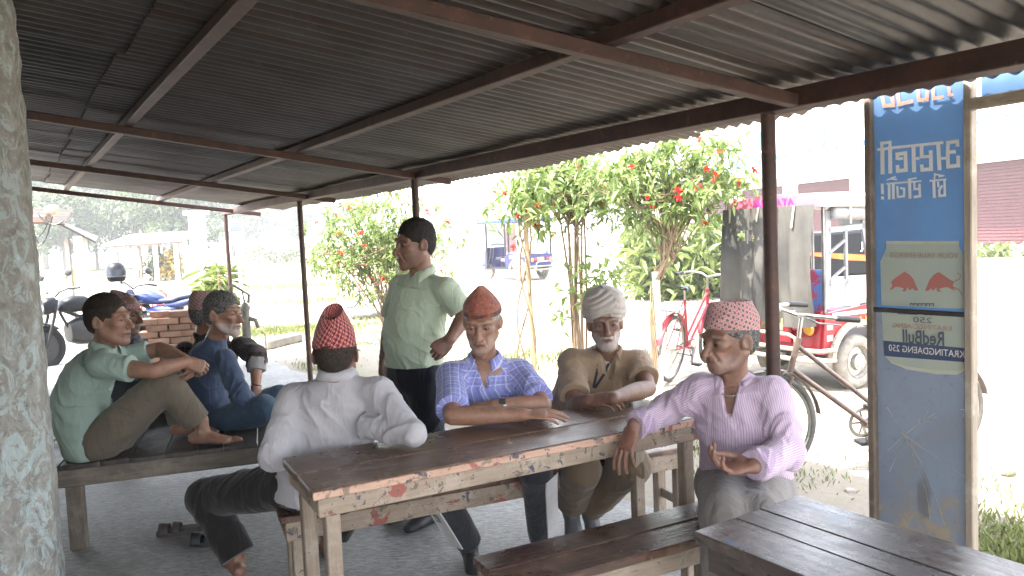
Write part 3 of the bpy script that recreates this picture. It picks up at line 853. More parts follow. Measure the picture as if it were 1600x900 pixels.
def bicycle(label, frame_m, step=True, guard_m=None, steer=0.):
    R = thing('bicycle', label, 'bicycle')
    rw, fw = V(-.56, 0, .335), V(.56, 0, .335); bb = V(-.12, 0, .29); sc = V(-.30, 0, .80); hb, ht = V(.395, 0, .66), V(.345, 0, .86)
    wheel(R, rw, .335, .021, M_CHROME); wheel(R, fw, .335, .021, M_CHROME)
    f = MB()
    f.tube([bb, sc], .0145, 10).tube([ht, hb], .019, 10)
    if step:
        f.tube([hb + V(-.005, 0, .02), bb + V(.01, 0, .01)], .0155, 10).tube([ht + V(.005, 0, -.05), bb * .78 + sc * .22], .0145, 10)
    else:
        f.tube([hb + V(0, 0, .02), bb], .016, 10).tube([ht + V(0, 0, -.03), sc + V(.01, 0, -.03)], .0145, 10)
    for y in (-.045, .045):
        f.tube([bb + V(0, y * .6, 0), rw + V(0, y * 1.1, 0)], .009, 8).tube([sc + V(0, y * .4, -.03), rw + V(0, y * 1.1, 0)], .008, 8)
        f.tube([hb + V(.005, y * .9, -.02), hb + V(.05, y, -.12), fw + V(0, y * 1.1, 0)], .0105, 8)
    f.tube([bb - V(0, .05, 0), bb + V(0, .05, 0)], .022, 12)
    f.build('frame', frame_m, R, 60)
    h = MB(); top = V(.33, 0, .985)
    h.tube([ht, top], .012, 8)
    for s_ in (-1, 1):
        h.tube([top, top + V(.07, .09 * s_, .03), top + V(.05, .2 * s_, .04), top + V(-.06, .26 * s_, .03), top + V(-.11, .27 * s_, .02)], .011, 8)
    hbar = h.build('handlebar', M_CHROME, R, 60)
    for s_ in (-1, 1):
        MB().tube([top + V(-.06, .262 * s_, .03), top + V(-.19, .275 * s_, .015)], .017, 10).build('grip', M_BLACK, hbar, 60)
        MB().tube([top + V(.06, .17 * s_, .02), top + V(.02, .22 * s_, -.0), top + V(-.1, .25 * s_, -.015)], .005, 6).build('brake_lever', M_STEELB, hbar, 60)
    s = MB()
    def sad(a, t):
        x = .13 - .27 * t; hw = .022 + .068 * max(0, (t - .35) / .65) ** .8 if t > .35 else .022
        y = (a - .5) * 2 * hw; z = .945 - .02 * (2 * a - 1) ** 2 + .012 * (t - .5) + (-.02 if t < .06 else 0)
        return V(-.33 + x, y, z)
    s.grid(sad, 8, 12)
    def sadl(a, t):
        p = sad(a, t); p[2] -= .035 * (1 - .3 * abs(2 * a - 1)); return p
    s.grid(sadl, 8, 12)
    sd = s.build('saddle', M_SEATB, R, 60)
    MB().tube([sc, V(-.33, 0, .93)], .011, 8).build('seat_post', M_CHROME, R, 60)
    for nm, c, a0, a1 in (('mudguard', rw, -.1, 2.9), ('mudguard', fw, .6, 3.0)):
        g = MB()
        for i in range(18):
            pass
        g.grid(lambda u_, v_: c + V(math.cos(a0 + (a1 - a0) * v_) * (.362 - .006 * (2 * u_ - 1) ** 2), (u_ - .5) * .055, math.sin(a0 + (a1 - a0) * v_) * (.362 - .006 * (2 * u_ - 1) ** 2)), 4, 20)
        g.build(nm, guard_m or frame_m, R, 60)
    k = MB()
    N = 28
    k.lathe(bb + V(0, -.055, 0), (0, 1, 0), [(.088, -.002), (.096, 0), (.088, .002), (.074, .002), (.074, -.002), (.088, -.002)], 28)
    for i in range(5):
        a = 2 * math.pi * i / 5; k.bar(bb + V(0, -.055, 0), bb + V(.076 * math.cos(a), -.055, .076 * math.sin(a)), .012, .004, (0, 1, 0))
    k.build('chainring', M_STEELB, R, 50)
    ch = MB()
    for z0, z1 in ((.09, .035), (-.09, -.035)):
        ch.bar(bb + V(0, -.055, z0), rw + V(0, -.055, z1), .007, .009)
    ch.build('chain', M_BLACK, R)
    for s_, a in ((-1, 4.35), (1, 4.35 - math.pi)):
        e = bb + V(.165 * math.cos(a), .075 * s_, .165 * math.sin(a))
        cr = MB().bar(bb + V(0, .065 * s_, 0), e, .012, .02, (0, 1, 0)).build('crank', M_STEELB, R)
        MB().box(e + V(0, .055 * s_, 0), (.085, .09, .024), None, .004).build('pedal', M_BLACK, cr)
    MB().box(V(-.57, 0, .73), (.34, .13, .012)).bar(V(-.62, .06, .72), rw + V(0, .05, 0), .008, .008).bar(V(-.62, -.06, .72), rw + V(0, -.05, 0), .008, .008).build('carrier', M_STEELB, R)
    MB().bar(bb + V(-.06, .05, 0), bb + V(-.1, .15, -.27), .012, .012).build('stand', M_STEELB, R)
    return R
def place_on(root, P_front, P_rear, roll=0.):
    d = P_front - P_rear; mid = (P_front + P_rear) / 2
    put(root, (mid[0], mid[1], -.045), math.atan2(d[1], d[0]), roll)
bk = bicycle('brown step-through bicycle with dark grips, standing behind the blue banner', M_FRAME)
pf, pr = onz(1174, 754, -.045), onz(1473, 724, -.045)
place_on(bk, pf, pr, math.radians(-4))
M_REDB = mat('red bicycle enamel', (.4, .035, .05), .35, c2=(.3, .03, .04))
bk2 = bicycle('red bicycle parked by the white-stemmed flowering shrub', M_REDB, True)
q = onz(1046, 597, -.05); place_on(bk2, q + V(.62, .93, 0), q, math.radians(6))
M_REDC = mat('glare-paled red enamel', (.38, .12, .1), .5, c2=(.5, .3, .25))  # red washed towards white, with the glare of full sun in the colour
bk3 = bicycle('glare-paled red bicycle out in the open beyond the left flowering shrub', M_REDC, False)
q = onz(548, 482, -.05); place_on(bk3, q, q + V(.95, -.55, 0), math.radians(-3))

def motorbike(label, tank_m, seat_m, body_m, helmet=False):
    R = thing('motorcycle', label, 'motorcycle')
    rw, fw = V(-.64, 0, .30), V(.66, 0, .30)
    for c in (rw, fw): wheel(R, c, .30, .045, M_BLACK, disc=True, rim_w=.03, tm=mat('black tyre', (.009, .009, .009), .85))
    f = MB()
    for y in (-.085, .085):
        f.tube([fw + V(0, y, 0), V(.50, y, .70), V(.44, y, .92)], .021, 10)
    f.build('fork', M_BLACK, R, 60)
    MB().tube([V(.40, 0, .80), V(.1, 0, .66), V(-.45, 0, .66)], .025, 8).tube([V(.38, 0, .76), V(.22, 0, .36), V(-.2, 0, .3), V(-.25, 0, .62)], .02, 8).tube([V(-.2, .09, .36), rw + V(0, .09, 0)], .018, 8).tube([V(-.2, -.09, .36), rw + V(0, -.09, 0)], .018, 8).build('frame', M_BLACK, R, 60)
    def loft(name, secs, m, seg=16, parent=None, p=2.6):
        vs = []; n = len(secs)
        for (x, zc, hw, hh) in secs:
            for k in range(seg):
                a = 2 * math.pi * k / seg; c_, s_ = math.cos(a), math.sin(a)
                vs.append(V(x, hw * math.copysign(abs(c_) ** (2 / p), c_), zc + hh * math.copysign(abs(s_) ** (2 / p), s_)))
        fs = [(i * seg + k, i * seg + (k + 1) % seg, (i + 1) * seg + (k + 1) % seg, (i + 1) * seg + k) for i in range(n - 1) for k in range(seg)]
        fs += [tuple(range(seg)), tuple((n - 1) * seg + k for k in range(seg - 1, -1, -1))]
        b = MB(); b.add(vs, fs)
        return b.build(name, m, parent or R, 60)
    loft('tank', [(.38, .80, .04, .04), (.33, .83, .11, .09), (.2, .85, .155, .12), (.05, .84, .15, .115), (-.08, .80, .10, .075), (-.13, .79, .07, .05)], tank_m)
    loft('seat', [(-.06, .78, .08, .035), (-.18, .77, .125, .04), (-.35, .78, .13, .04), (-.45, .82, .12, .045), (-.7, .86, .10, .04), (-.78, .87, .05, .02)], seat_m)
    loft('tail', [(-.2, .70, .10, .05), (-.45, .73, .11, .06), (-.7, .79, .09, .045), (-.9, .84, .04, .025)], body_m)
    loft('side_cover', [(.15, .62, .05, .05), (-.05, .62, .11, .10), (-.25, .62, .11, .09), (-.38, .66, .06, .04)], body_m)
    loft('engine', [(.30, .46, .10, .14), (.18, .46, .14, .19), (-.05, .44, .15, .18), (-.17, .42, .1, .12)], M_BLACK, 12)
    fair = loft('headlight_cowl', [(.45, .86, .10, .11), (.54, .85, .115, .12), (.62, .83, .085, .09)], tank_m)
    MB().ball(V(.60, 0, .83), (.035, .075, .075)).build('headlight', mat('lamp glass', (.6, .6, .6), .1), fair, 60)
    for c, a0, a1 in ((fw, .5, 2.4),):
        MB().grid(lambda u_, v_: c + V(math.cos(a0 + (a1 - a0) * v_) * (.335 - .02 * (2 * u_ - 1) ** 2), (u_ - .5) * .12, math.sin(a0 + (a1 - a0) * v_) * (.335 - .02 * (2 * u_ - 1) ** 2)), 6, 14).build('mudguard', tank_m, R, 60)
    h = MB(); t = V(.40, 0, .97)
    for s_ in (-1, 1):
        h.tube([t, t + V(0, .1 * s_, .05), t + V(-.05, .25 * s_, .08), t + V(-.1, .38 * s_, .07)], .012, 8)
    hb = h.build('handlebar', M_BLACK, R, 60)
    for s_ in (-1, 1):
        MB().tube([t + V(-.06, .27 * s_, .08), t + V(-.11, .4 * s_, .07)], .018, 10).build('grip', M_BLACK, hb, 60)
        mm = MB().tube([t + V(-.04, .23 * s_, .08), t + V(-.02, .27 * s_, .2), t + V(-.02, .3 * s_, .25)], .006, 6).build('mirror_stalk', M_BLACK, hb, 60)
        MB().ball(t + V(-.02, .33 * s_, .29), (.018, .085, .05), 14, 8).build('mirror', M_BLACK, hb, 60)
    MB().tube([V(.1, -.12, .3), V(-.2, -.14, .24), V(-.45, -.16, .3), V(-.95, -.17, .40)], [.022, .025, .045, .05], 10).build('exhaust', M_CHROME, R, 60)
    MB().bar(V(-.88, 0, .82), V(-1.0, 0, .62), .12, .01, (1, 0, 0)).build('rear_guard', M_BLACK, R)
    MB().box(V(-.9, 0, .83), (.03, .12, .05), None, .008).build('tail_light', mat('red lamp', (.4, .02, .02), .2), R)
    MB().tube([V(-.1, .1, .3), V(-.15, .28, -.0)], .012, 8).build('side_stand', M_BLACK, R)
    return R
M_BLKP = mat('glossy black paint', (.004, .0045, .007), .42, c2=(.007, .0075, .011), spec=.3, bmp=0)
M_BLUEP = mat('blue motorcycle paint', (.012, .022, .10), .3, c2=(.018, .035, .14), coat=.4, bmp=0)
M_BLUES = mat('blue grey vinyl', (.02, .027, .06), .5, c2=(.035, .045, .085))
mb1 = motorbike('black motorcycle with raised mirror beside the platform, behind the plastered pillar', M_BLKP, M_SEATB, M_BLKP)
q = onz(72, 578, -.05); put(mb1, (q[0] + .34, q[1] + .57, -.05), math.radians(240), math.radians(6))
mb2 = motorbike('blue motorcycle with a helmet hung on its mirror, behind the brick stack', M_BLUEP, M_BLUES, M_BLUEP)
q = aty(238, 470, 11.7); put(mb2, (q[0], q[1], -.05), math.radians(168), math.radians(7))
# the helmet on it
hc = aty(181, 425, 11.35)
hm = thing('helmet', 'black full-face helmet perched on the blue motorcycle', 'helmet', hc)
MB().lathe(hc - V(0, 0, .14), (0, 0, 1), [(.085, 0), (.115, .02), (.13, .08), (.135, .15), (.12, .22), (.08, .265), (.03, .282), (.001, .285)], 22).build('shell', M_BLKP, hm, 60)
MB().grid(lambda a, t: hc + V(.139 * math.sin((a - .5) * 2.2), -.139 * math.cos((a - .5) * 2.2), -.06 + .10 * t), 12, 4).build('visor', mat('smoked visor', (.05, .06, .08), .08, bmp=0), hm, 60)
MB().lathe(hc - V(0, 0, .06), (0, 0, 1), [(.1365, -.006), (.139, 0), (.1365, .006)], 24).build('trim_band', M_STEELB, hm, 60)

M_RR = mat('red rickshaw paint', (.26, .008, .015), .4, c2=(.2, .007, .012), coat=.2, bmp=0)
M_CREAM = mat('cream painted steel', (.34, .30, .235), .55, c2=(.22, .19, .15), scale=8)
M_GREYF = mat('grey painted frame', (.24, .24, .25), .5, c2=(.17, .17, .17))
M_TARP = mat('sun bleached canvas tarp', (.07, .064, .054), .9, c2=(.03, .029, .027), scale=2.2, bmp=.5, bscale=90)
M_TARP2 = mat('grey canvas roll', (.3, .29, .28), .9, c2=(.2, .19, .185), bmp=.4)
M_BLUER = mat('blue rickshaw paint', (.012, .014, .14), .4, c2=(.009, .011, .1), bmp=0)
M_BLUET = mat('blue plastic sheet', (.008, .06, .32), .45, c2=(.02, .11, .42), scale=4)
M_WHITEC = mat('white cotton sacking', (.8, .79, .76), .9, c2=(.7, .69, .66))
M_TYD = mat('dust coated tyre', (.28, .25, .21), .95, c2=(.15, .135, .115), scale=12, bmp=.5, bscale=50)
M_YEL = mat('amber lamp', (.6, .3, .03), .25)
M_WHP = mat('white paint', (.75, .74, .72), .5)
M_GLASSW = mat('dusty windscreen', (.55, .6, .62), .15, c2=(.5, .54, .56), bmp=0)
def rickshaw(label, body, roof_m, roof_trim, tarp=True, words=None, side='lattice', post_m=None):
    R = thing('electric_rickshaw', label, 'rickshaw')
    hw = .49
    for y in (-.46, .46): wheel(R, (-.85, y, .25), .25, .062, M_CHROME, disc=True, rim_w=.05, tm=M_TYD)
    wheel(R, (.98, 0, .24), .24, .05, M_CHROME, disc=True, rim_w=.04, tm=M_TYD)
    MB().box(V(-.25, 0, .34), (1.9, .86, .06), None, .01).build('floor_pan', M_BLACK, R)
    # rear tub with wheel arches
    side_pts = [(-1.28, .36), (-1.25, .72), (-.42, .78), (-.33, .70), (-.33, .36), (-.52, .36)] + [(-.85 + .33 * math.cos(a), .27 + .33 * math.sin(a)) for a in np.linspace(.28, math.pi - .28, 12)]
    tub = None
    for s_ in (-1, 1):
        b = MB(); b.prism([V(x, s_ * hw, z) for x, z in side_pts], V(0, -s_ * .03, 0))
        tub = b.build('side_panel', body, R)
        ar = MB(); arc = [V(-.85 + .345 * math.cos(a), s_ * (hw + .012), .27 + .345 * math.sin(a)) for a in np.linspace(.1, math.pi - .1, 16)]
        for i in range(15): ar.bar(arc[i], arc[i + 1], .05, .055, (0, s_, 0))
        ar.build('wheel_arch', M_CREAM, R, 40)
        # trim strips and vents on the side
        MB().box(V(-.83, s_ * (hw + .004), .70), (.66, .006, .035)).build('trim_strip', M_WHP, R)
        for i in range(7): MB().box(V(-.95 + i * .075, s_ * (hw + .004), .64), (.02, .006, .035)).build('vent_slot', M_YEL, R)
        for i in range(2): MB().box(V(-1.2, s_ * (hw + .004), .50 + i * .1), (.07, .006, .05)).build('reflector', M_WHP, R)
    MB().prism([V(-1.30, -hw + .03, .36), V(-1.27, -hw + .03, .74), V(-1.27, hw - .03, .74), V(-1.30, hw - .03, .36)], V(.03, 0, 0)).build('rear_panel', body, R)
    MB().box(V(-1.315, 0, .52), (.012, .34, .16), None, .003).build('rear_inset', body, R)
    pl = MB().box(V(-1.327, .05, .60), (.008, .26, .11)).build('number_plate', mat('plate yellow', (.5, .42, .16), .5, c2=(.2, .18, .1), scale=22, lo=.45, hi=.5), R)
    for y in (-.36, .36):
        MB().lathe(V(-1.31, y, .58), (-1, 0, 0), [(.001, .03), (.045, .02), (.06, 0)], 16).build('rear_lamp', M_YEL, R, 40)
        MB().box(V(-1.315, y * .62, .60), (.02, .09, .08), None, .005).build('tail_light', mat('pink red lamp', (.55, .04, .09), .3), R)
    bp = MB()
    for z in (.31, .40):
        bp.tube([V(-1.20, -.55, z), V(-1.36, -.52, z), V(-1.40, -.4, z), V(-1.40, .4, z), V(-1.36, .52, z), V(-1.20, .55, z)], .021, 10)
    bp.tube([V(-1.40, -.3, .31), V(-1.41, -.3, .5), V(-1.41, -.22, .53), V(-1.41, .22, .53), V(-1.41, .3, .5), V(-1.40, .3, .31)], .018, 8)
    for y in (-.3, .3): bp.tube([V(-1.40, y, .35), V(-1.2, y, .35)], .018, 6)
    bp.build('rear_bumper', M_CREAM, R, 60)
    # front cowl, windscreen
    sec = []
    def cowl(a, t):
        ang = (a - .5) * math.pi
        r_ = .40 - .12 * t * t
        return V(.62 + (.32 + .05 * math.sin(t * 3)) * math.cos(ang) * (1 - .25 * t), (.43 - .05 * t) * math.sin(ang), .34 + .62 * t)
    MB().grid(cowl, 16, 10).build('front_cowl', body, R, 179)
    MB().grid(lambda a, t: V(.62 + .26 * math.cos((a - .5) * 2.6) * (1 - .35 * t), .38 * math.sin((a - .5) * 2.6), .97 + .62 * t), 12, 6).build('windscreen', M_GLASSW, R, 179)
    MB().lathe(V(.93, 0, .72), (1, 0, 0), [(.09, 0), (.085, .03), (.05, .05), (.001, .055)], 18).build('headlight', M_CHROME, R, 40)
    for y in (-.47, .47):
        MB().tube([V(.70, y, .95), V(.80, y * 1.06, 1.1), V(.72, y * 1.05, 1.5), V(.60, y, 1.66)], .016, 8).build('guard_bar', M_CHROME, R, 60)
    f = MB().tube([V(.80, -.05, .95), V(.98, -.07, .24)], .02, 8).tube([V(.80, .05, .95), V(.98, .07, .24)], .02, 8).build('fork', M_STEELB, R, 60)
    MB().grid(lambda a, t: V(.98 + .29 * math.cos(.5 + 2.2 * t), (a - .5) * .12, .24 + .29 * math.sin(.5 + 2.2 * t)), 4, 12).build('front_mudguard', body, R, 60)
    # posts and roof
    for (x, y) in ((-1.22, hw - .03), (-1.22, -hw + .03), (-.30, hw - .03), (-.30, -hw + .03), (.55, hw - .05), (.55, -hw + .05)):
        MB().tube([V(x, y, .36), V(x, y, 1.66)], .017 if post_m is None else .028, 8).build('roof_post', post_m or M_STEELB, R, 60)
    MB().grid(lambda a, t: V(-1.36 + 2.15 * t, (a - .5) * 1.12, 1.80 - .07 * (2 * a - 1) ** 4 - .03 * (2 * t - 1) ** 4 - .02 * t), 14, 20).grid(lambda a, t: V(-1.35 + 2.13 * t, (a - .5) * 1.10, 1.70 - .02 * t), 2, 2).build('roof', roof_m, R, 179)
    for s_ in (-1, 1):
        MB().prism([V(-1.37, s_ * .565, 1.66), V(.80, s_ * .565, 1.64), V(.80, s_ * .56, 1.71), V(-1.37, s_ * .56, 1.745)], V(0, -s_ * .02, 0)).build('roof_edge', roof_m, R)
    MB().prism([V(-1.375, -.56, 1.66), V(-1.375, .56, 1.66), V(-1.37, .55, 1.74), V(-1.37, 0, 1.80), V(-1.37, -.55, 1.74)], V(.02, 0, 0)).build('roof_rear_board', roof_trim, R)
    if words:
        lettering('lettering', words, .085, V(-1.377 - .006, -.04, 1.715), (0, -1, 0), (0, 0, 1), mat('magenta lettering', (.45, .02, .3), .5), R, False, True, .5)
    for x in (-1.0, -.2):
        st = MB().box(V(x, 0, .58), (.36, .84, .10), None, .03).build('seat', mat('patterned seat vinyl', (.42, .05, .1), .5, c2=(.1, .2, .5), scale=9, lo=.48, hi=.52), R)
    MB().box(V(-1.15, 0, .90), (.07, .84, .40), None, .02).build('seat_back', mat('patterned seat vinyl', (.42, .05, .1)), R)
    MB().box(V(.25, 0, .62), (.3, .5, .1), None, .03).build('driver_seat', M_SEATB, R)
    MB().tube([V(.55, -.25, 1.02), V(.62, -.1, 1.05), V(.62, .1, 1.05), V(.55, .25, 1.02)], .013, 8).build('handlebar', M_BLACK, R, 60)
    if side == 'lattice':
        for s_ in (-1, 1):
            y = s_ * (hw - .02)
            L = MB()
            for A, B, w_ in (((-1.20, .76), (-1.18, 1.62), .07), ((-.56, .80), (-.72, 1.45), .04), ((-.72, 1.45), (-.70, 1.62), .04), ((-.95, .78), (-.95, 1.45), .03), ((-1.18, 1.45), (-.70, 1.47), .05), ((-1.18, 1.24), (-.95, 1.36), .02), ((-1.18, 1.0), (-.95, 1.12), .02), ((-1.18, .98), (-.62, 1.0), .04), ((-1.18, .78), (-.55, .80), .04)):
                L.bar(V(A[0], y, A[1]), V(B[0], y, B[1]), w_, .022, (0, 1, 0))
            L.build('side_frame', M_GREYF, R)
            MB().box(V(-.89, y, .89), (.58, .006, .18)).build('side_pane', mat('pink clear sheet', (.55, .33, .32), .3, c2=(.6, .5, .45)), R)
            ro = MB(); N = 14
            ro.tube([V(-1.16, y - s_ * -.03, 1.60), V(-.9, y + s_ * .035, 1.585), V(-.55, y + s_ * .03, 1.58)], [.055, .06, .05], 14)
            ro.build('rolled_blind', M_TARP2, R, 179)
            MB().bar(V(-1.0, y + s_ * .1, 1.68), V(-1.0, y + s_ * .1, 1.5), .02, .006, (0, 1, 0)).build('blind_strap', M_CREAM, R)
    if tarp:
        rt = MB()
        def tf(a, t):
            y = .56 - 1.10 * a - .035 * math.sin(t * 3.1) * (1 if a < .5 else -.3)
            w_ = .04 * math.sin(a * 15 + t * 2.4) * (.25 + t) + .022 * math.sin(a * 33 + 2 - t * 4) * (.4 + t) + .05 * math.sin(a * 6 + t) * t
            return V(-1.385 - .03 - w_ - .05 * math.sin(t * 2.4), y, 1.68 - 1.04 * t + .04 * t * math.sin(a * 5 + 1))
        b = MB(); nu, nv = 60, 40
        vs = [tf(i / nu, j / nv) for j in range(nv + 1) for i in range(nu + 1)]
        hole = lambda i, j: ((i / nu - .27) / .085) ** 2 + ((j / nv - .24) / .055) ** 2 + .5 * math.sin(i * 2.1) * math.sin(j * 3.) < 1
        fs = [(j * (nu + 1) + i, j * (nu + 1) + i + 1, (j + 1) * (nu + 1) + i + 1, (j + 1) * (nu + 1) + i) for j in range(nv) for i in range(nu) if not hole(i, j)]
        b.add(vs, fs).build('rear_tarp', M_TARP, R, 179)
        for a in (.1, .42, .62, .8):
            p = tf(a, .0); qd = tf(a, .16 + .04 * math.sin(a * 40))
            MB().bar(p - V(.012, 0, 0), qd - V(.02, 0, 0), .022, .004, (1, 0, 0)).build('tarp_strap', M_CREAM, R)
    return R
rk = rickshaw('red electric rickshaw with a torn grey tarp over its rear and dust-caked wheel', M_RR, M_WHP, mat('glare-paled red paint', (.42, .1, .14), .5), True, 'JANMATA')  # rear board's red is paled: overexposed sunlight put into its colour
a_ = math.radians(28); q = onz(1335, 607, -.05)
fw_ = V(math.cos(a_), math.sin(a_), 0); lf_ = V(-math.sin(a_), math.cos(a_), 0)
o_ = q + fw_ * .85 + lf_ * .46
put(rk, (o_[0], o_[1], -.05), a_)
rb = rickshaw('blue electric rickshaw standing in the open beyond the bamboo stake', M_BLUER, mat('deep blue roof sheet', (.004, .03, .22), .5), mat('deep blue roof sheet', (.004, .03, .22)), False, None, 'open', M_BLACK)
b_ = math.radians(132)
q = (onz(812, 439, -.05)); fw_ = V(math.cos(b_), math.sin(b_), 0); lf_ = V(-math.sin(b_), math.cos(b_), 0)
o_ = q + fw_ * .97 - lf_ * .52; put(rb, (o_[0], o_[1], -.05), b_, 0., 1.14)
# its load: a pale sack
wl = o_ - fw_ * 1.2 + V(0, 0, 1.12)
rs = rock('sack', wl, (.45, .5, .33), M_WHITEC, 'big white sack loaded in the back of the blue rickshaw', 'sack', 4)
# dark loader parked behind the red rickshaw
def loader():
    R = thing('cargo_rickshaw', 'black cargo rickshaw with an orange stripe parked behind the red one', 'rickshaw')
    for y in (-.45, .45): wheel(R, (-.7, y, .25), .25, .06, M_CHROME, disc=True, rim_w=.05)
    wheel(R, (1.0, 0, .25), .25, .05, M_CHROME, disc=True, rim_w=.04)
    MB().box(V(-.45, 0, .5), (1.6, .9, .08), None, .01).build('chassis', M_BLACK, R)
    MB().box(V(-.45, 0, 1.1), (1.7, 1.0, .56), None, .03).build('cargo_box', M_BLKP, R)
    MB().prism([V(-1.3, -.506, 1.13), V(-.6, -.506, 1.02), V(.39, -.506, .93), V(.39, -.506, 1.0), V(-.6, -.506, 1.1), V(-1.3, -.506, 1.16)], V(0, .004, 0)).build('stripe', mat('orange stripe', (.75, .16, .03), .4, bmp=0), R)
    lettering('lettering', 'JAY', .13, V(-.32, -.508, 1.19), (1, 0, 0), (0, 0, 1), M_WHP, R, False, True)
    MB().box(V(.2, 0, 1.50), (.5, .9, .2), None, .03).build('cab_box', M_BLACK, R)
    for x, y in ((.45, .42), (.45, -.42), (.9, .38), (.9, -.38)):
        MB().tube([V(x, y, .5), V(x, y, 1.75)], .02, 8).build('cab_post', M_BLACK, R, 60)
    MB().box(V(.68, 0, 1.77), (.7, .95, .05), None, .02).build('cab_roof', M_BLACK, R)
    MB().grid(lambda a, t: V(.75 + .3 * math.cos((a - .5) * 2.8), .42 * math.sin((a - .5) * 2.8), .4 + .65 * t), 12, 6).build('cowl', M_BLKP, R, 179)
    return R
ld = loader(); q = aty(1338, 410, 9.9)
put(ld, (q[0] + .35, 9.9 + .6, -.05), math.radians(14))
# ------------------------------------------------------------------ small things in the yard
M_BRICK = mat('fired brick', (.36, .17, .11), .9, c2=(.42, .27, .19), scale=9, bmp=.4, bscale=60, rand=.35)
def brick_stack():
    c = aty(272, 500, 9.6); d = unit(V(.96, .2, 0)); n_ = np.cross(UPZ, d)
    R = thing('brick_stack', 'loose stack of old red bricks behind the men on the platform', 'bricks', (c[0], c[1], -.05))
    b = MB().box(V(0, 0, 0), (.235, .112, .07), None, .004)
    proto = None
    top = float(aty(272, 484, 9.6)[2]); rows = int((top + .05) / .079)
    for j in range(rows):
        for k in range(2):
            for i in range(3):
                if j == rows - 1 and i == 0 and k == 0: continue
                x = (i - 1.) * .25 + (.12 if j % 2 else 0) + random.uniform(-.012, .012) - .05; y = k * .14 + random.uniform(-.012, .012)
                P = V(c[0], c[1], 0) + d * x + n_ * y
                fr = Matrix.Translation(Vector((P[0], P[1], -.05 + .036 + .079 * j))) @ Matrix.Rotation(math.atan2(d[1], d[0]) + random.uniform(-.06, .06), 4, 'Z')
                if proto is None:
                    proto = b.build('brick', M_BRICK, None, None, Matrix.Identity(4)); me = proto.data
                    proto.matrix_world = fr; adopt(proto, R)
                else:
                    o = bpy.data.objects.new('brick', me); COL.objects.link(o); o.matrix_world = fr; adopt(o, R)
brick_stack()
def hand_pump():
    p = onz(386, 530, -.05); p = aty(386, 530, 9.9); p[2] = -.05
    m = mat('grey green cast iron', (.12, .12, .1), .6, c2=(.2, .17, .13), bmp=.3)
    R = thing('hand_pump', 'old cast-iron hand water pump standing beyond the shed floor', 'water pump', p)
    MB().tube([p + V(0, 0, 0), p + V(0, 0, .35)], .035, 12).build('stand_pipe', m, R, 60)
    MB().lathe(p + V(0, 0, .33), (0, 0, 1), [(.075, 0), (.075, .02), (.055, .03), (.055, .40), (.07, .41), (.07, .44), (.05, .46), (.02, .5), (.001, .5)], 18).build('barrel', m, R, 50)
    MB().tube([p + V(.05, 0, .62), p + V(.13, -.02, .60), p + V(.16, -.02, .5)], [.03, .028, .025], 10).build('spout', m, R, 60)
    MB().tube([p + V(0, 0, .82), p + V(-.02, 0, .98)], .01, 8).tube([p + V(.05, 0, .82), p + V(.06, 0, .93)], .018, 8).build('rod', m, R, 60)
    MB().tube([p + V(.08, 0, .91), p + V(-.05, 0, 1.0), p + V(-.14, 0, 1.06), p + V(-.19, 0, 1.0), p + V(-.2, 0, .8)], [.012, .014, .014, .012, .011], 8).build('handle', m, R, 60)
    MB().tube([p + V(.24, .0, .05), p + V(.23, 0, .42), p + V(.17, 0, .45)], .008, 6).build('drip_pipe', m, R, 60)
hand_pump()
def plastic_chair():
    p = aty(226, 455, 12.6); p[2] = -.05
    m = mat('red moulded plastic', (.5, .03, .035), .4, c2=(.42, .03, .03), bmp=0)
    R = thing('plastic_chair', 'red moulded plastic chair behind the blue motorcycle', 'chair', p)
    MB().box(p + V(0, 0, .43), (.44, .42, .025), None, .008).build('seat', m, R)
    b = MB()
    for i in range(5): b.bar(p + V(-.18 + .09 * i, .21, .44), p + V(-.18 + .09 * i, .27, .82), .025, .012, (0, 1, 0))
    b.tube([p + V(-.22, .2, .44), p + V(-.22, .27, .8), p + V(-.15, .285, .87), p + V(.15, .285, .87), p + V(.22, .27, .8), p + V(.22, .2, .44)], .02, 8)
    b.build('backrest', m, R, 60)
    for x in (-.2, .2):
        for y in (-.18, .18):
            MB().tube([p + V(x, y, .42), p + V(x * 1.15, y * 1.15, 0)], .018, 8).build('leg', m, R, 60)
        MB().tube([p + V(x * 1.1, .2, .64), p + V(x * 1.15, -.1, .66), p + V(x * 1.1, -.19, .6), p + V(x * 1.05, -.18, .43)], .018, 8).build('arm', m, R, 60)
plastic_chair()
def board_sign():
    p = aty(383, 520, 13.5); p[2] = -.05; t = aty(370, 362, 13.5)
    R = thing('notice_board', 'small white notice board on a leaning pole behind the water pump', 'sign', p)
    plank('pole', p, V(t[0], t[1], t[2] - .1), .05, .05, mat('bleached pole', (.55, .52, .47), .8), R, (0, 1, 0))
    MB().box(t, (.24, .03, .44), None, .006).build('board', M_WHP, R)
    MB().box(t + V(0, -.018, .08), (.20, .005, .16)).build('dark_panel', mat('slate print', (.12, .13, .16), .5), R)
    MB().box(t + V(0, -.018, -.14), (.18, .005, .06)).build('print_strip', mat('grey print', (.4, .4, .42), .5), R)
board_sign()
def kerb():
    A, B = onz(411, 546, -.05), onz(462, 533, -.05)
    o = MB().bar(A + V(0, 0, .06), A + (B - A) * 1.05 + V(0, 0, .06), .22, .14, (0, 0, 1), .02).build('concrete_kerb', blk)
    tag(o, 'short broken length of concrete kerb in the grass past the shed floor', 'kerb')
kerb()
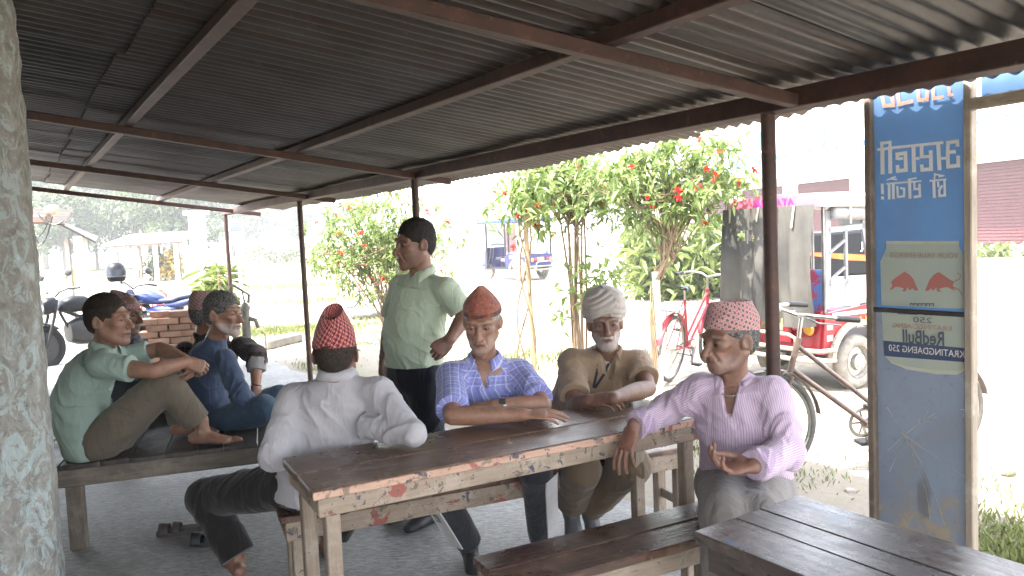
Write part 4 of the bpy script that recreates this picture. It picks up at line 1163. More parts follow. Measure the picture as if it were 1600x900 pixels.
def tyre_lying():
    c = onz(572, 497, -.05)
    R = thing('old_tyre', 'worn black tyre lying flat on the ground beside the flowering shrub', 'tyre', c)
    MB().tube([c + V(math.cos(a) * .24, math.sin(a) * .24, .07) for a in np.linspace(0, 2 * math.pi, 28, endpoint=False)], .07, 12, closed=True).build('tread', M_TYRE, R, 179)
tyre_lying()
# stones and crumbs on the dirt by the shed
M_STONE = mat('pale stone', (.36, .32, .27), .9, c2=(.25, .22, .19), bmp=.4, rand=.3)
for i, (x, y, r) in enumerate(((1032, 742, .03), (1060, 700, .035), (1105, 640, .04), (690, 505, .06), (640, 505, .07), (1328, 770, .03), (1575, 740, .045), (1450, 880, .02), (505, 545, .05), (540, 535, .04), (560, 548, .035))):
    p = onz(x, y, -.05)
    rock('stone', p + V(0, 0, r * .3), (r, r * .8, r * .6), M_STONE, ['small stone on the dirt between the bench leg and the pink-shirted man', 'stone on the dirt behind the long table end', 'stone near the red bicycle wheel', 'pale stone by the standing man', 'larger pale stone beside the old tyre', 'small stone under the brown bicycle pedal', 'stone on the dirt beyond the tall banner', 'tiny stone at the foot of the tall banner', 'stone in the grass past the concrete slab corner', 'pebble beside the kerb and the slab', 'pebble near the old tyre in the grass'][i], 'stone', i)
# ------------------------------------------------------------------ shrubs, trees, grass
def leaf_mat(name, c, c2, tr=.35):
    m, nt, bs = new_mat(name)
    v = coords(nt, 'Object'); g = nd(nt, 'ShaderNodeNewGeometry')
    a = mix(nt, c, c2, ramp(nt, g.outputs['Random Per Island'], [(0, 0.), (1, 1.)]))
    a = mix(nt, a, tuple(q * .55 for q in c), ramp(nt, noise(nt, v, 2.6, 3, .6), [(.4, 0.), (.7, .6)]))
    nt.links.new(a, bs.inputs['Base Color']); bs.inputs['Roughness'].default_value = .42
    t = nd(nt, 'ShaderNodeBsdfTranslucent'); nt.links.new(a, t.inputs[0])
    mx = nd(nt, 'ShaderNodeMixShader'); mx.inputs[0].default_value = tr
    nt.links.new(bs.outputs[0], mx.inputs[1]); nt.links.new(t.outputs[0], mx.inputs[2])
    nt.links.new(mx.outputs[0], nt.nodes['Material Output'].inputs[0])
    return m
def leaves_mesh(P, D, L, W, droop=.25, fold=.25):
    """many leaves: base points P, directions D, lengths L, widths W -> verts, faces (6 corners each)"""
    n = len(P)
    D = D / np.linalg.norm(D, axis=1, keepdims=True)
    r = rng.normal(size=(n, 3)); up = np.array([0, 0, 1.]) + r * .35
    S = np.cross(D, up); S /= np.linalg.norm(S, axis=1, keepdims=True) + 1e-9
    N = np.cross(S, D)
    L = L[:, None]; W = W[:, None]
    dz = np.array([0, 0, -1.])
    mid = P + D * L * .45 - N * 0 + dz * L * droop * .2
    tip = P + D * L + dz * L * droop
    l1 = P + D * L * .38 + S * W * .5 + N * W * fold + dz * L * droop * .15
    r1 = P + D * L * .38 - S * W * .5 + N * W * fold + dz * L * droop * .15
    l2 = P + D * L * .7 + S * W * .36 + N * W * fold * .7 + dz * L * droop * .5
    r2 = P + D * L * .7 - S * W * .36 + N * W * fold * .7 + dz * L * droop * .5
    vs = np.stack([P, l1, l2, tip, r2, r1], 1).reshape(-1, 3)
    i = np.arange(n)[:, None] * 6
    fs = np.concatenate([i + np.array([[0, 1, 2, 3]]), i + np.array([[0, 3, 4, 5]])], 0)
    return vs, fs
L_SHRUB = leaf_mat('glossy shrub leaf', (.12, .19, .045), (.27, .33, .12), .5)
L_FAR = leaf_mat('far tree leaf', (.06, .09, .03), (.11, .14, .05), .25)
L_FAR2 = leaf_mat('far pale leaf', (.075, .105, .035), (.13, .15, .06), .25)
L_MAIZE = leaf_mat('narrow bright leaf', (.12, .17, .035), (.2, .24, .08), .4)
M_STEM = mat('fibrous shrub stem', (.24, .165, .095), .85, c2=(.13, .09, .055), scale=18, stretch=(1, 1, .2), bmp=.5)
M_LIME = mat('limewashed stem', (.62, .58, .5), .85, c2=(.4, .33, .25), scale=7, bmp=.4)
M_BAMB = mat('dry bamboo', (.42, .31, .16), .6, c2=(.3, .21, .11), scale=6, bmp=.2)
M_FLOW = leaf_mat('red petal', (.55, .025, .02), (.62, .06, .03), .35)
M_BARK = mat('grey bark', (.14, .11, .085), .9, c2=(.08, .065, .05), bmp=.5)
def flower(parent, c, s=.05):
    n = 9
    D = rng.normal(size=(n, 3)); D[:, 2] -= .15
    P = np.repeat(np.asarray(c)[None], n, 0) + rng.normal(size=(n, 3)) * s * .15
    vs, fs = leaves_mesh(P, D, np.full(n, s * 1.15), np.full(n, s * .8), .35, .1)
    return np_mesh('flower', vs, fs, M_FLOW, parent)
def shrub(label, base, crown_c, crown_r, n_leaf, n_stem, n_flower, stem_m=None, leafL=.10, seed=1, split=.45, flower_px=(), stem_r=.018, spread=.12):
    """an upright shrub: stems from one base fan out into a leafy crown"""
    g = np.random.default_rng(seed); rd = random.Random(seed)
    base = np.asarray(base, float); cc = np.asarray(crown_c, float); cr = np.asarray(crown_r, float)
    R = thing('flowering_shrub', label, 'shrub', base)
    tips = []
    for i in range(n_stem):
        a = 2 * math.pi * i / n_stem + rd.uniform(-.4, .4)
        b = base + V(math.cos(a), math.sin(a), 0) * spread * rd.uniform(.2, 1)
        fk = V(cc[0], cc[1], 0) * .5 + V(base[0], base[1], 0) * .5; fk[2] = base[2] + (cc[2] - cr[2] - base[2]) * split * 1.6 + rd.uniform(-.1, .1)
        fk[:2] += V(math.cos(a), math.sin(a)) * spread * rd.uniform(.5, 1.4)
        pts = [b, (b + fk) / 2 + V(rd.uniform(-.04, .04), rd.uniform(-.04, .04), 0), fk]
        mb = MB().tube(pts, [stem_r, stem_r * .9, stem_r * .75], 7, False)
        for j in range(4):
            d = g.normal(size=3); d /= np.linalg.norm(d); d[2] = abs(d[2]) * .9
            t = cc + d * cr * rd.uniform(.55, .95) * V(1, 1, 1)
            mid = fk * .45 + t * .55 + V(rd.uniform(-.08, .08), rd.uniform(-.08, .08), rd.uniform(.0, .12))
            mb.tube([fk, mid, t], [stem_r * .7, stem_r * .45, stem_r * .2], 5, False)
            tips += [t, mid, mid * .5 + t * .5]
            for k in range(3):
                t2 = mid + g.normal(size=3) * cr * .42
                mb.tube([mid, t2], [stem_r * .4, stem_r * .15], 4, False); tips.append(t2)
        mb.build('stem', stem_m or M_STEM, R, 60)
    tips = np.array(tips)
    # leaf whorls: clumps hang round the twig tips, with gaps between them
    nc = n_leaf // 14
    clump = tips[g.integers(0, len(tips), nc)] + g.normal(size=(nc, 3)) * cr * .27
    q = (clump - cc) / cr; d = np.linalg.norm(q, axis=1)
    clump = clump[d < 1.12 + .2 * np.sin(q[:, 0] * 6 + seed) * np.sin(q[:, 2] * 5)]
    P = np.repeat(clump, 14, 0) + g.normal(size=(len(clump) * 14, 3)) * .035
    D = g.normal(size=P.shape); D[:, 2] -= .25
    L = leafL * g.uniform(.55, 1.25, len(P)); W = L * g.uniform(.28, .42, len(P))
    vs, fs = leaves_mesh(P, D, L, W)
    o = np_mesh('foliage', vs, fs, L_SHRUB, R)
    for i in range(n_flower):
        d = g.normal(size=3); d /= np.linalg.norm(d); d[1] = -abs(d[1])
        flower(R, cc + d * cr * g.uniform(.75, 1.0), g.uniform(.022, .042))
    for (x, y) in flower_px:
        Y = cc[1] - cr[1] * .8
        flower(R, aty(x, y, Y), g.uniform(.028, .048))
    return R
b1 = aty(612, 500, 11.6); b1[2] = -.05
c_ = aty(602, 372, 11.6)
shrub('bushy flowering shrub with small red blooms behind the standing man', b1, c_ + V(0, 0, .0), (1.16, .8, .82), 5600, 5, 30, seed=3, split=.3, leafL=.10)
rk_ = rng
b2 = aty(905, 560, 8.9); b2[2] = -.05
c_ = aty(878, 318, 8.9)
shrub('flowering shrub on a fan of brown stems behind the turbaned man', b2, c_ + V(.1, 0, .1), (.88, .6, .58), 3100, 11, 6, seed=5, split=.75, flower_px=((944, 292), (838, 350), (868, 318), (813, 301), (970, 245), (905, 258), (800, 292), (832, 318)), stem_r=.014, spread=.1, leafL=.11)
b3 = onz(1030, 606, -.05)
c_ = aty(1060, 285, b3[1])
s3 = shrub('tall flowering shrub with one whitewashed stem beside the red bicycle', b3 + V(0, 0, 1.05), c_ + V(0, .1, .08), (.82, .6, .54), 3400, 8, 5, seed=8, split=.35, flower_px=((1058, 297), (1012, 305), (1094, 217), (1124, 234), (1118, 270), (1104, 260), (1155, 283), (1180, 262), (1115, 280), (1090, 293), (1060, 305), (1150, 313)), stem_r=.012, spread=.06, leafL=.11)
MB().tube([b3, b3 + V(.01, 0, .55), b3 + V(0, 0, 1.12)], [.045, .04, .036], 12).build('trunk', M_LIME, s3, 60)
for k in range(4):
    MB().tube([b3 + V(-.05 + .02 * k, -.02, 1.0 - .1 * k), b3 + V(-.07 + .01 * k, -.03, .6), b3 + V(-.05 + .012 * k, -.05, .1 * k)], .009, 6).build('dry_vine', M_STEM, s3, 60)
# leafy shoots low on the middle shrub
g = np.random.default_rng(4); P = []
for (x, y, n) in ((925, 455, 40), (900, 440, 30), (938, 432, 40), (960, 450, 24), (880, 470, 20)):
    P.append(aty(x, y, 8.75)[None] + g.normal(size=(n, 3)) * V(.10, .10, .14))
P = np.concatenate(P); D = g.normal(size=P.shape); vs, fs = leaves_mesh(P, D, np.full(len(P), .12), np.full(len(P), .055))
lo = shrub.__name__ and np_mesh('low_foliage', vs, fs, L_SHRUB, [o for o in bpy.data.objects if o.name.startswith('flowering_shrub')][1])
# bamboo stake with a twisting dry vine, its top lost in a small leafy plant
bb_ = onz(836, 590, -.05); tp = aty(820, 335, bb_[1])
R = thing('bamboo_stake', 'pale bamboo stake with dry vines twisted round it in front of the blue rickshaw', 'stake', bb_)
pts = [bb_ * (1 - t) + tp * t for t in np.linspace(0, 1, 9)]
MB().tube(pts, [.024 + (.004 if i % 2 else 0) for i in range(9)], 10).build('pole', M_BAMB, R, 60)
for k in range(3):
    ps = [bb_ * (1 - t) + tp * t + V(-.13 * (1 - t) * (1 if k else .4) + .07 * math.sin(t * 7 + k * 2), -.03 + .05 * math.cos(t * 7 + k * 2), 0) for t in np.linspace(0, 1, 14)]
    MB().tube(ps, .011, 6).build('vine', M_STEM, R, 60)
P = aty(820, 310, bb_[1])[None] + g.normal(size=(330, 3)) * V(.20, .2, .17); D = g.normal(size=P.shape); D[:, 2] -= .4
vs, fs = leaves_mesh(P, D, g.uniform(.09, .16, len(P)), g.uniform(.035, .055, len(P)))
np_mesh('foliage', vs, fs, L_SHRUB, R)
for (x, y) in ((802, 384), (825, 323), (809, 335), (787, 302), (770, 300), (842, 318)): flower(R, aty(x, y, bb_[1] - .1), .04)
# the slender-leaved plant beside the pump
p0 = onz(352, 476, -.05); p0 = aty(350, 470, 14.5); p0[2] = -.05
R = thing('corn_like_plant', 'clump of upright stalks with long arching pale green leaves behind the corner post', 'plant', p0)
for k in range(6):
    a = g.uniform(0, 6.28); b = p0 + V(math.cos(a), math.sin(a), 0) * g.uniform(.05, .3); t = b + V(g.normal() * .15, g.normal() * .1, g.uniform(.9, 1.5))
    MB().tube([b, (b + t) / 2, t], [.02, .016, .008], 6, False).build('stalk', M_BAMB, R, 60)
    n = 70; s_ = g.uniform(.15, 1.0, n)[:, None]; P = b * (1 - s_) + t * s_
    D = g.normal(size=(n, 3)); D[:, 2] = np.abs(D[:, 2]) * .7
    vs, fs = leaves_mesh(P, D, g.uniform(.22, .42, n), g.uniform(.03, .05, n), .55, .2)
    np_mesh('leaf_spray', vs, fs, L_MAIZE, R)

# far trees
def far_tree(seed, h, w, m):
    g = np.random.default_rng(seed)
    R = thing('far_tree', 'x', 'tree')
    mb = MB().tube([V(0, 0, -.3), V(g.normal() * .15, 0, h * .3), V(g.normal() * .3, g.normal() * .3, h * .62)], [h * .026, h * .02, h * .01], 8, False)
    lobes = []
    for k in range(9):
        a = g.uniform(0, 6.28); rr = g.uniform(.15, .75) * w
        c = V(math.cos(a) * rr, math.sin(a) * rr, h * g.uniform(.38, .86)); lobes.append((c, w * g.uniform(.28, .48)))
        mb.tube([V(0, 0, h * g.uniform(.22, .5)), c * V(.6, .6, .9), c], [h * .012, h * .007, h * .003], 5, False)
    lobes.append((V(0, 0, h * .86), w * .42)); lobes.append((V(0, 0, h * .6), w * .6))
    mb.build('trunk', M_BARK, R, 60)
    P = []
    for c, r in lobes:
        n = 300
        d = g.normal(size=(n, 3)); d /= np.linalg.norm(d, axis=1, keepdims=True)
        P.append(c + d * r * (g.uniform(.45, 1.05, (n, 1)) ** .6) * V(1, 1, .8))
    P = np.concatenate(P); D = g.normal(size=P.shape)
    vs, fs = leaves_mesh(P, D, g.uniform(.45, .9, len(P)) * h / 11, g.uniform(.25, .45, len(P)) * h / 11, .2, .15)
    np_mesh('crown', vs, fs, m, R)
    return R
protos = [far_tree(21, 11, 4.2, L_FAR), far_tree(22, 12.5, 4.6, L_FAR2), far_tree(23, 9, 4.4, L_FAR)]
for i, t in enumerate(protos): t['group'] = 'trees beyond the field'
PK = {t.name: KIDS(t) for t in protos}
spec = []
LAB = ['tall rounded dark tree rising behind the white-roofed stall', 'broad pale tree behind the tin-roofed hut', 'wide low dark tree standing past the field']
spots = [(70, 75, 0, 1.0), (130, 88, 1, 1.05), (180, 78, 0, 1.1), (232, 84, 1, 1.12), (275, 74, 2, 1.05), (210, 62, 2, .8), (268, 60, 2, .75), (318, 86, 0, .9), (150, 64, 2, .7), (100, 60, 2, .75), (365, 96, 1, .75), (405, 110, 2, .8), (440, 120, 1, .7), (470, 108, 0, .65), (505, 125, 2, .8), (560, 120, 1, .75), (690, 130, 0, .8), (735, 118, 2, .8), (20, 66, 0, 1.0), (-60, 72, 1, 1.0)]
used = set()
wh = ['over the left hut', 'between the hut and the stall', 'over the stall\'s left end', 'over the middle of the white stall roof', 'over the right end of the white stall roof', 'low behind the stall roof', 'low behind the stall\'s right end', 'right of the stall by the white pillar', 'low between the hut and the stall', 'low behind the seated far figures', 'behind the slender-leaved plant', 'behind the notice board', 'just right of the corner post', 'left of the second roof post', 'behind the second roof post', 'far behind the left flowering shrub', 'in the gap right of the left flowering shrub', 'in the gap before the bamboo stake', 'hidden partly by the plastered pillar', 'behind the plastered pillar']
kd = ['dark rounded far tree', 'pale tall far tree', 'low spreading far tree']
for i, (x, Y, k, s_) in enumerate(spots):
    P = aty(x, 390, Y); src = protos[k]
    if k not in used: R = src; used.add(k)
    else: R = copy_tree(src, None, PK[src.name])
    put(R, (P[0], P[1], 0), g.uniform(0, 6.28), 0, s_)
    R['label'] = kd[k] + ' ' + wh[i]
# hedge of dry stalks beyond the shrubs on the right
def hedge(label, x0, x1, Y, h, n, m, seed):
    g = np.random.default_rng(seed)
    A, B = aty(x0, 400, Y), aty(x1, 400, Y)
    t = g.uniform(0, 1, (n, 1)); P = A * (1 - t) + B * t; P[:, 2] = g.uniform(0, 1, n) ** .8 * h * (.75 + .25 * np.sin(t[:, 0] * 23)); P[:, 1] += g.normal(size=n) * .5
    D = g.normal(size=(n, 3)); D[:, 2] += .3
    vs, fs = leaves_mesh(P, D, g.uniform(.25, .5, n), g.uniform(.06, .12, n), .4)
    return tag(np_mesh('hedge', vs, fs, m), label, 'hedge')
hedge('rough hedge of bright leaves behind the tall flowering shrub', 985, 1165, 17, 1.75, 2600, L_MAIZE, 1)
hedge('low weedy hedge across the far field', 380, 700, 60, 1.6, 2600, L_FAR2, 2)
hedge('low green verge in front of the maroon shutter', 1480, 1680, 27, .35, 900, L_MAIZE, 3)

# grass: patches of blades, nobody could count them
M_GRASS = leaf_mat('short grass', (.11, .16, .035), (.26, .25, .1), .35)
def grass(patches, seed=2):
    g = np.random.default_rng(seed); PP = []; LL = []
    for (x, y, rx, ry, n, h) in patches:
        c = onz(x, y, -.05)
        p = c[None] + np.concatenate([g.normal(size=(n, 2)) * V(rx, ry), np.zeros((n, 1))], 1)
        PP.append(p); LL.append(np.full(n, h))
    P = np.concatenate(PP); L = np.concatenate(LL) * g.uniform(.5, 1.3, len(P))
    off = (P - E0) @ oD
    k = off > .08; P, L = P[k], L[k]
    D = g.normal(size=P.shape) * .55; D[:, 2] = 1
    vs, fs = leaves_mesh(P, D, L, L * .12 + .003, .12, .1)
    return tag(np_mesh('grass', vs, fs, M_GRASS), 'patches of short sparse grass on the dirt', 'grass', None, 'stuff')
grass([(470, 515, .9, .4, 2600, .09), (430, 520, .5, .3, 1600, .1), (520, 525, .8, .3, 1400, .07), (560, 540, .6, .3, 700, .06), (1575, 850, .28, .2, 1500, .07), (1600, 880, .3, .12, 900, .07), (1050, 695, .35, .22, 900, .05), (1010, 715, .25, .12, 500, .05),
       (880, 560, .6, .4, 900, .09), (780, 560, .5, .4, 700, .07), (1040, 640, .5, .4, 600, .06), (430, 450, 2.2, 1.2, 2600, .16), (250, 430, 4, 2.2, 4200, .22), (120, 425, 3, 1.6, 2600, .2), (330, 420, 5, 3, 3000, .25), (520, 470, 1.4, .8, 1500, .14), (640, 500, .8, .5, 800, .1), (1220, 745, .2, .15, 300, .05), (1590, 770, .35, .2, 350, .05), (1130, 395, 6, 2, 2500, .25), (480, 575, .25, .3, 500, .05)])
# ------------------------------------------------------------------ buildings
M_PLAST = mat('white limewash', (.78, .76, .72), .85, c2=(.68, .66, .61), scale=1.2, bmp=.1)
M_MAROON = mat('maroon shutter paint', (.075, .014, .018), .6, c2=(.06, .012, .015))
M_BLUEL = mat('blue lattice paint', (.06, .16, .5), .5, c2=(.08, .2, .55))
def shop_building():
    # the facade runs back to the left: fixed by the shutter tops at two pixels
    B1 = aty(1560, 383, 27.8); A1 = aty(1300, 390, 36.)
    d = unit(V(B1[0] - A1[0], B1[1] - A1[1], 0)); nrm = V(-d[1], d[0], 0); nrm = nrm if nrm[1] > 0 else -nrm   # away from the camera
    O = V(B1[0], B1[1], 0)
    R = thing('shop_building', 'white two-storey shop building with maroon roller shutters and a blue lattice balcony', 'building', O)
    def P(s_, dep, z): return O + d * s_ + nrm * dep + V(0, 0, z)
    def blk_(name, s0, s1, d0, d1, z0, z1, m, par=R): return MB().box(P((s0 + s1) / 2, (d0 + d1) / 2, (z0 + z1) / 2), (s1 - s0, d1 - d0, z1 - z0), (d, nrm, UPZ)).build(name, m, par)
    blk_('plinth', -22, 16, -.6, 8, -.1, .3, M_PLAST)
    zt = 3.25
    cols = [-21.5, -16.8, -12.1, -7.4, -2.7, 2.0, 6.7, 11.4]
    for i, s_ in enumerate(cols):
        blk_('pier', s_, s_ + .9, 0, 8, .3, zt, M_PLAST)
        if i < len(cols) - 1:
            s0, s1 = s_ + .9, cols[i + 1]
            sh = None
            hgt = zt - .3; n = 16
            b = MB()
            sh = blk_('shutter', s0, s1, .25, .32, .3, zt, M_MAROON)
            for k in range(24):
                z = .36 + (hgt - .1) * k / 24
                blk_('slat', s0 + .02, s1 - .02, .20, .247, z, z + .085, M_MAROON, sh)
    blk_('lintel', -22, 12.3, .02, 8, zt, zt + .28, M_PLAST)
    blk_('balcony_slab', -22, 12.5, -1.3, 8, zt + .28, zt + .62, M_PLAST)
    blk_('upper_wall', -21.5, 12, .5, 8, zt + .62, zt + 4.2, M_PLAST)
    blk_('parapet', -22, 12.5, -1.25, -1.1, zt + .62, zt + .95, M_PLAST)
    # lattice: square blue and white blocks in rows
    s_ = -21.8; i = 0
    par = blk_('balcony_rail', -22, 12.5, -1.24, -1.12, zt + 1.62, zt + 1.72, M_PLAST)
    while s_ < 12.2:
        for j in range(3):
            if (i + j) % 2 == 0:
                blk_('lattice_block', s_, s_ + .27, -1.25 - .004 * (j % 2), -1.1, zt + .955 + j * .22, zt + .955 + j * .22 + .205, M_BLUEL if (i // 2 + j) % 3 else M_PLAST, par)
        s_ += .29; i += 1
    for s0 in (-16, -11, -6, -1, 4, 9):
        wn = blk_('window', s0, s0 + 1.5, .42, .498, zt + 1.6, zt + 3.0, mat('blue window frame', (.05, .12, .45), .5))
        for k in range(4): blk_('pane', s0 + .08 + k * .36, s0 + .36 + k * .36, .40, .418, zt + 1.7, zt + 2.9, mat('window glass', (.12, .16, .22), .1, bmp=0), wn)
shop_building()
def hut():
    # corrugated roofs at the left, near the motorcycles
    R = thing('tin_hut', 'low hut with rusty tin roof slopes and a white corner pillar', 'hut', V(*(aty(125, 420, 19.)[:2]), -.05))
    m = mat('shade-darkened rusty tin', (.022, .019, .017), .8, c2=(.04, .03, .024))  # near-black tone carries the shade of the roof's underside in the colour
    A = aty(115, 330, 15.5); A2 = aty(100, 352, 14.9)
    b = MB()
    e1 = V(-4, .5, .32)
    n = 44
    def f(a, t):
        p = A * (1 - t) + A2 * t + e1 * a; p = p + V(0, 0, .03 * math.cos(t * 2 * math.pi * 5)); return p
    b.grid(f, 6, 40); b.build('roof_sheet', m, R, 60)
    C0, C1 = aty(150, 381, 18.6), aty(80, 345, 17.4)
    b = MB().prism([C0, C1, C1 + V(-2, 3, .3), C0 + V(-2, 4, .2)], V(0, 0, .05)); b.build('roof_slope', m, R)
    p = aty(129, 420, 18.9); t = aty(131, 372, 18.9)
    MB().bar(V(p[0], p[1], -.05), V(p[0], p[1], t[2] + .05), .22, .22, (0, 1, 0)).build('corner_pillar', M_PLAST, R)
    MB().bar(V(p[0] - .25, p[1] - .1, -.05), V(p[0] - .25, p[1] - .1, t[2]), .1, .1, (0, 1, 0)).build('post', mat('grey timber', (.2, .18, .16), .8), R)
    for k, (x0, y0, x1, y1, sag) in enumerate(((46, 345, 82, 338, 40), (50, 350, 78, 352, 30), (46, 356, 76, 345, 18), (60, 335, 100, 345, 10))):
        Y = 14.2; pts = [aty(x0 + (x1 - x0) * t_, y0 + (y1 - y0) * t_ + sag * 4 * t_ * (1 - t_), Y) for t_ in np.linspace(0, 1, 12)]
        MB().tube(pts, .012, 5).build('cable', M_BLACK, R, 60)
    MB().box(aty(62, 343, 14.3), (.35, .2, .14), None, .02).build('meter_box', mat('brown box', (.12, .07, .05), .6), R)
    MB().lathe(aty(80, 330, 14.4) - V(.12, 0, 0), (1, 0, .2), [(.02, 0), (.09, .04), (.1, .14), (.06, .24), (.001, .27)], 12).build('lamp_head', M_CREAM, R, 60)
hut()
def stall():
    # open stall far across the field
    L_, R_ = aty(176, 405, 38.), aty(288, 405, 38.)
    R = thing('roadside_stall', 'open stall with a pale sheet roof and blue tarp across the field', 'stall', V(L_[0], L_[1], 0))
    zt = float(aty(230, 382, 38.)[2])
    x0, x1, y = L_[0], R_[0], L_[1]
    MB().prism([V(x0 - .2, y - .6, zt), V(x1 + .3, y - .6, zt + .1), V(x1 + .3, y + 2.4, zt + .55), V(x0 - .2, y + 2.4, zt + .5)], V(0, 0, .06)).build('roof', M_WHP, R)
    MB().grid(lambda a, t: V(x0 + .5 + 1.1 * a, y - .5 + 1.2 * t, zt + .09 + .24 * t + .05 * math.sin(a * 9) * math.sin(t * 5)), 8, 6).build('blue_tarp', M_BLUET, R, 179)
    MB().bar(V(x0 - .1, y - .5, zt - .05), V(x1 + .2, y - .5, zt + .03), .08, .1).build('beam', M_FRD, R)
    for i in range(4):
        x = x0 + .3 + (x1 - x0 - .5) * i / 3
        MB().bar(V(x, y - .4, 0), V(x, y - .4, zt), .16, .16, (0, 1, 0)).build('post', M_PLAST, R)
        MB().bar(V(x, y + 2.2, 0), V(x, y + 2.2, zt + .4), .12, .12, (0, 1, 0)).build('post', M_FRD, R)
    MB().box(V((x0 + x1) / 2, y + 2.3, .6), (x1 - x0, .1, 1.2)).build('back_wall', M_PLAST, R)
    MB().box(V(x0 + 1.4, y + .3, .5), (.9, .5, .06)).bar(V(x0 + 1.05, y + .3, 0), V(x0 + 1.05, y + .3, .5), .06, .4).bar(V(x0 + 1.75, y + .3, 0), V(x0 + 1.75, y + .3, .5), .06, .4).build('counter', M_FRD, R)
    g_ = np.random.default_rng(6)
    for nm, X0, mm, n_ in (('yellow_bush', V(x1 - .75, y + .2, .75), leaf_mat('yellow leaves', (.3, .21, .02), (.38, .28, .04)), 260), ('green_bush', V(x1 - 1.5, y + .5, .7), L_FAR, 260)):
        P_ = X0 + g_.normal(size=(n_, 3)) * V(.22, .2, .33); vs, fs = leaves_mesh(P_, g_.normal(size=(n_, 3)), np.full(n_, .3), np.full(n_, .16)); np_mesh(nm, vs, fs, mm, R)
stall()
# white pillars and a pale house lost in the glare
def pale(name, label, cat, x0, x1, ytop, Y, dep=.5, extra=True):
    A, B = aty(x0, 400, Y), aty(x1, 400, Y); zt = float(aty((x0 + x1) / 2, ytop, Y)[2])
    c = (A + B) / 2
    R = thing(name, label, cat, V(c[0], c[1], 0))
    MB().box(V(c[0], c[1] + dep / 2, zt / 2 - .1), (B[0] - A[0], dep, zt + .2)).build('wall', M_PLAST, R)
    MB().box(V(c[0], c[1] + dep / 2, zt + .08), (B[0] - A[0] + .3, dep + .3, .16)).build('cap', M_PLAST, R)
    return R, c, zt
pale('gate_pillar', 'tall white pillar standing right of the far stall', 'pillar', 298, 318, 335, 34, .5)
h_, c_, zt = pale('far_house', 'pale flat-roofed house lost in the glare behind the bamboo stake', 'house', 725, 870, 285, 62, 6)
wn = MB().box(V(c_[0] - 1.6, c_[1] - .03, zt - 1.6), (1., .08, 1.1)).build('window', mat('dark window', (.1, .1, .11), .3), h_)
wn = MB().box(V(c_[0] + 1.6, c_[1] - .03, zt - 1.6), (1., .08, 1.1)).build('window', mat('dark window', (.1, .1, .11), .3), h_)
MB().box(V(c_[0], c_[1] - .03, 1.1), (1., .08, 2.2)).build('door', M_MAROON, h_)
MB().box(aty(85, 405, 34.) * V(1, 1, 0) + V(1.0, 0, .45), (.5, .5, .9), None, .08).build('yellow_bin', mat('yellow plastic', (.6, .42, .03), .5, bmp=0))
tag(bpy.data.objects['yellow_bin'], 'small yellow bin beside the far seated figure under the hut', 'bin')
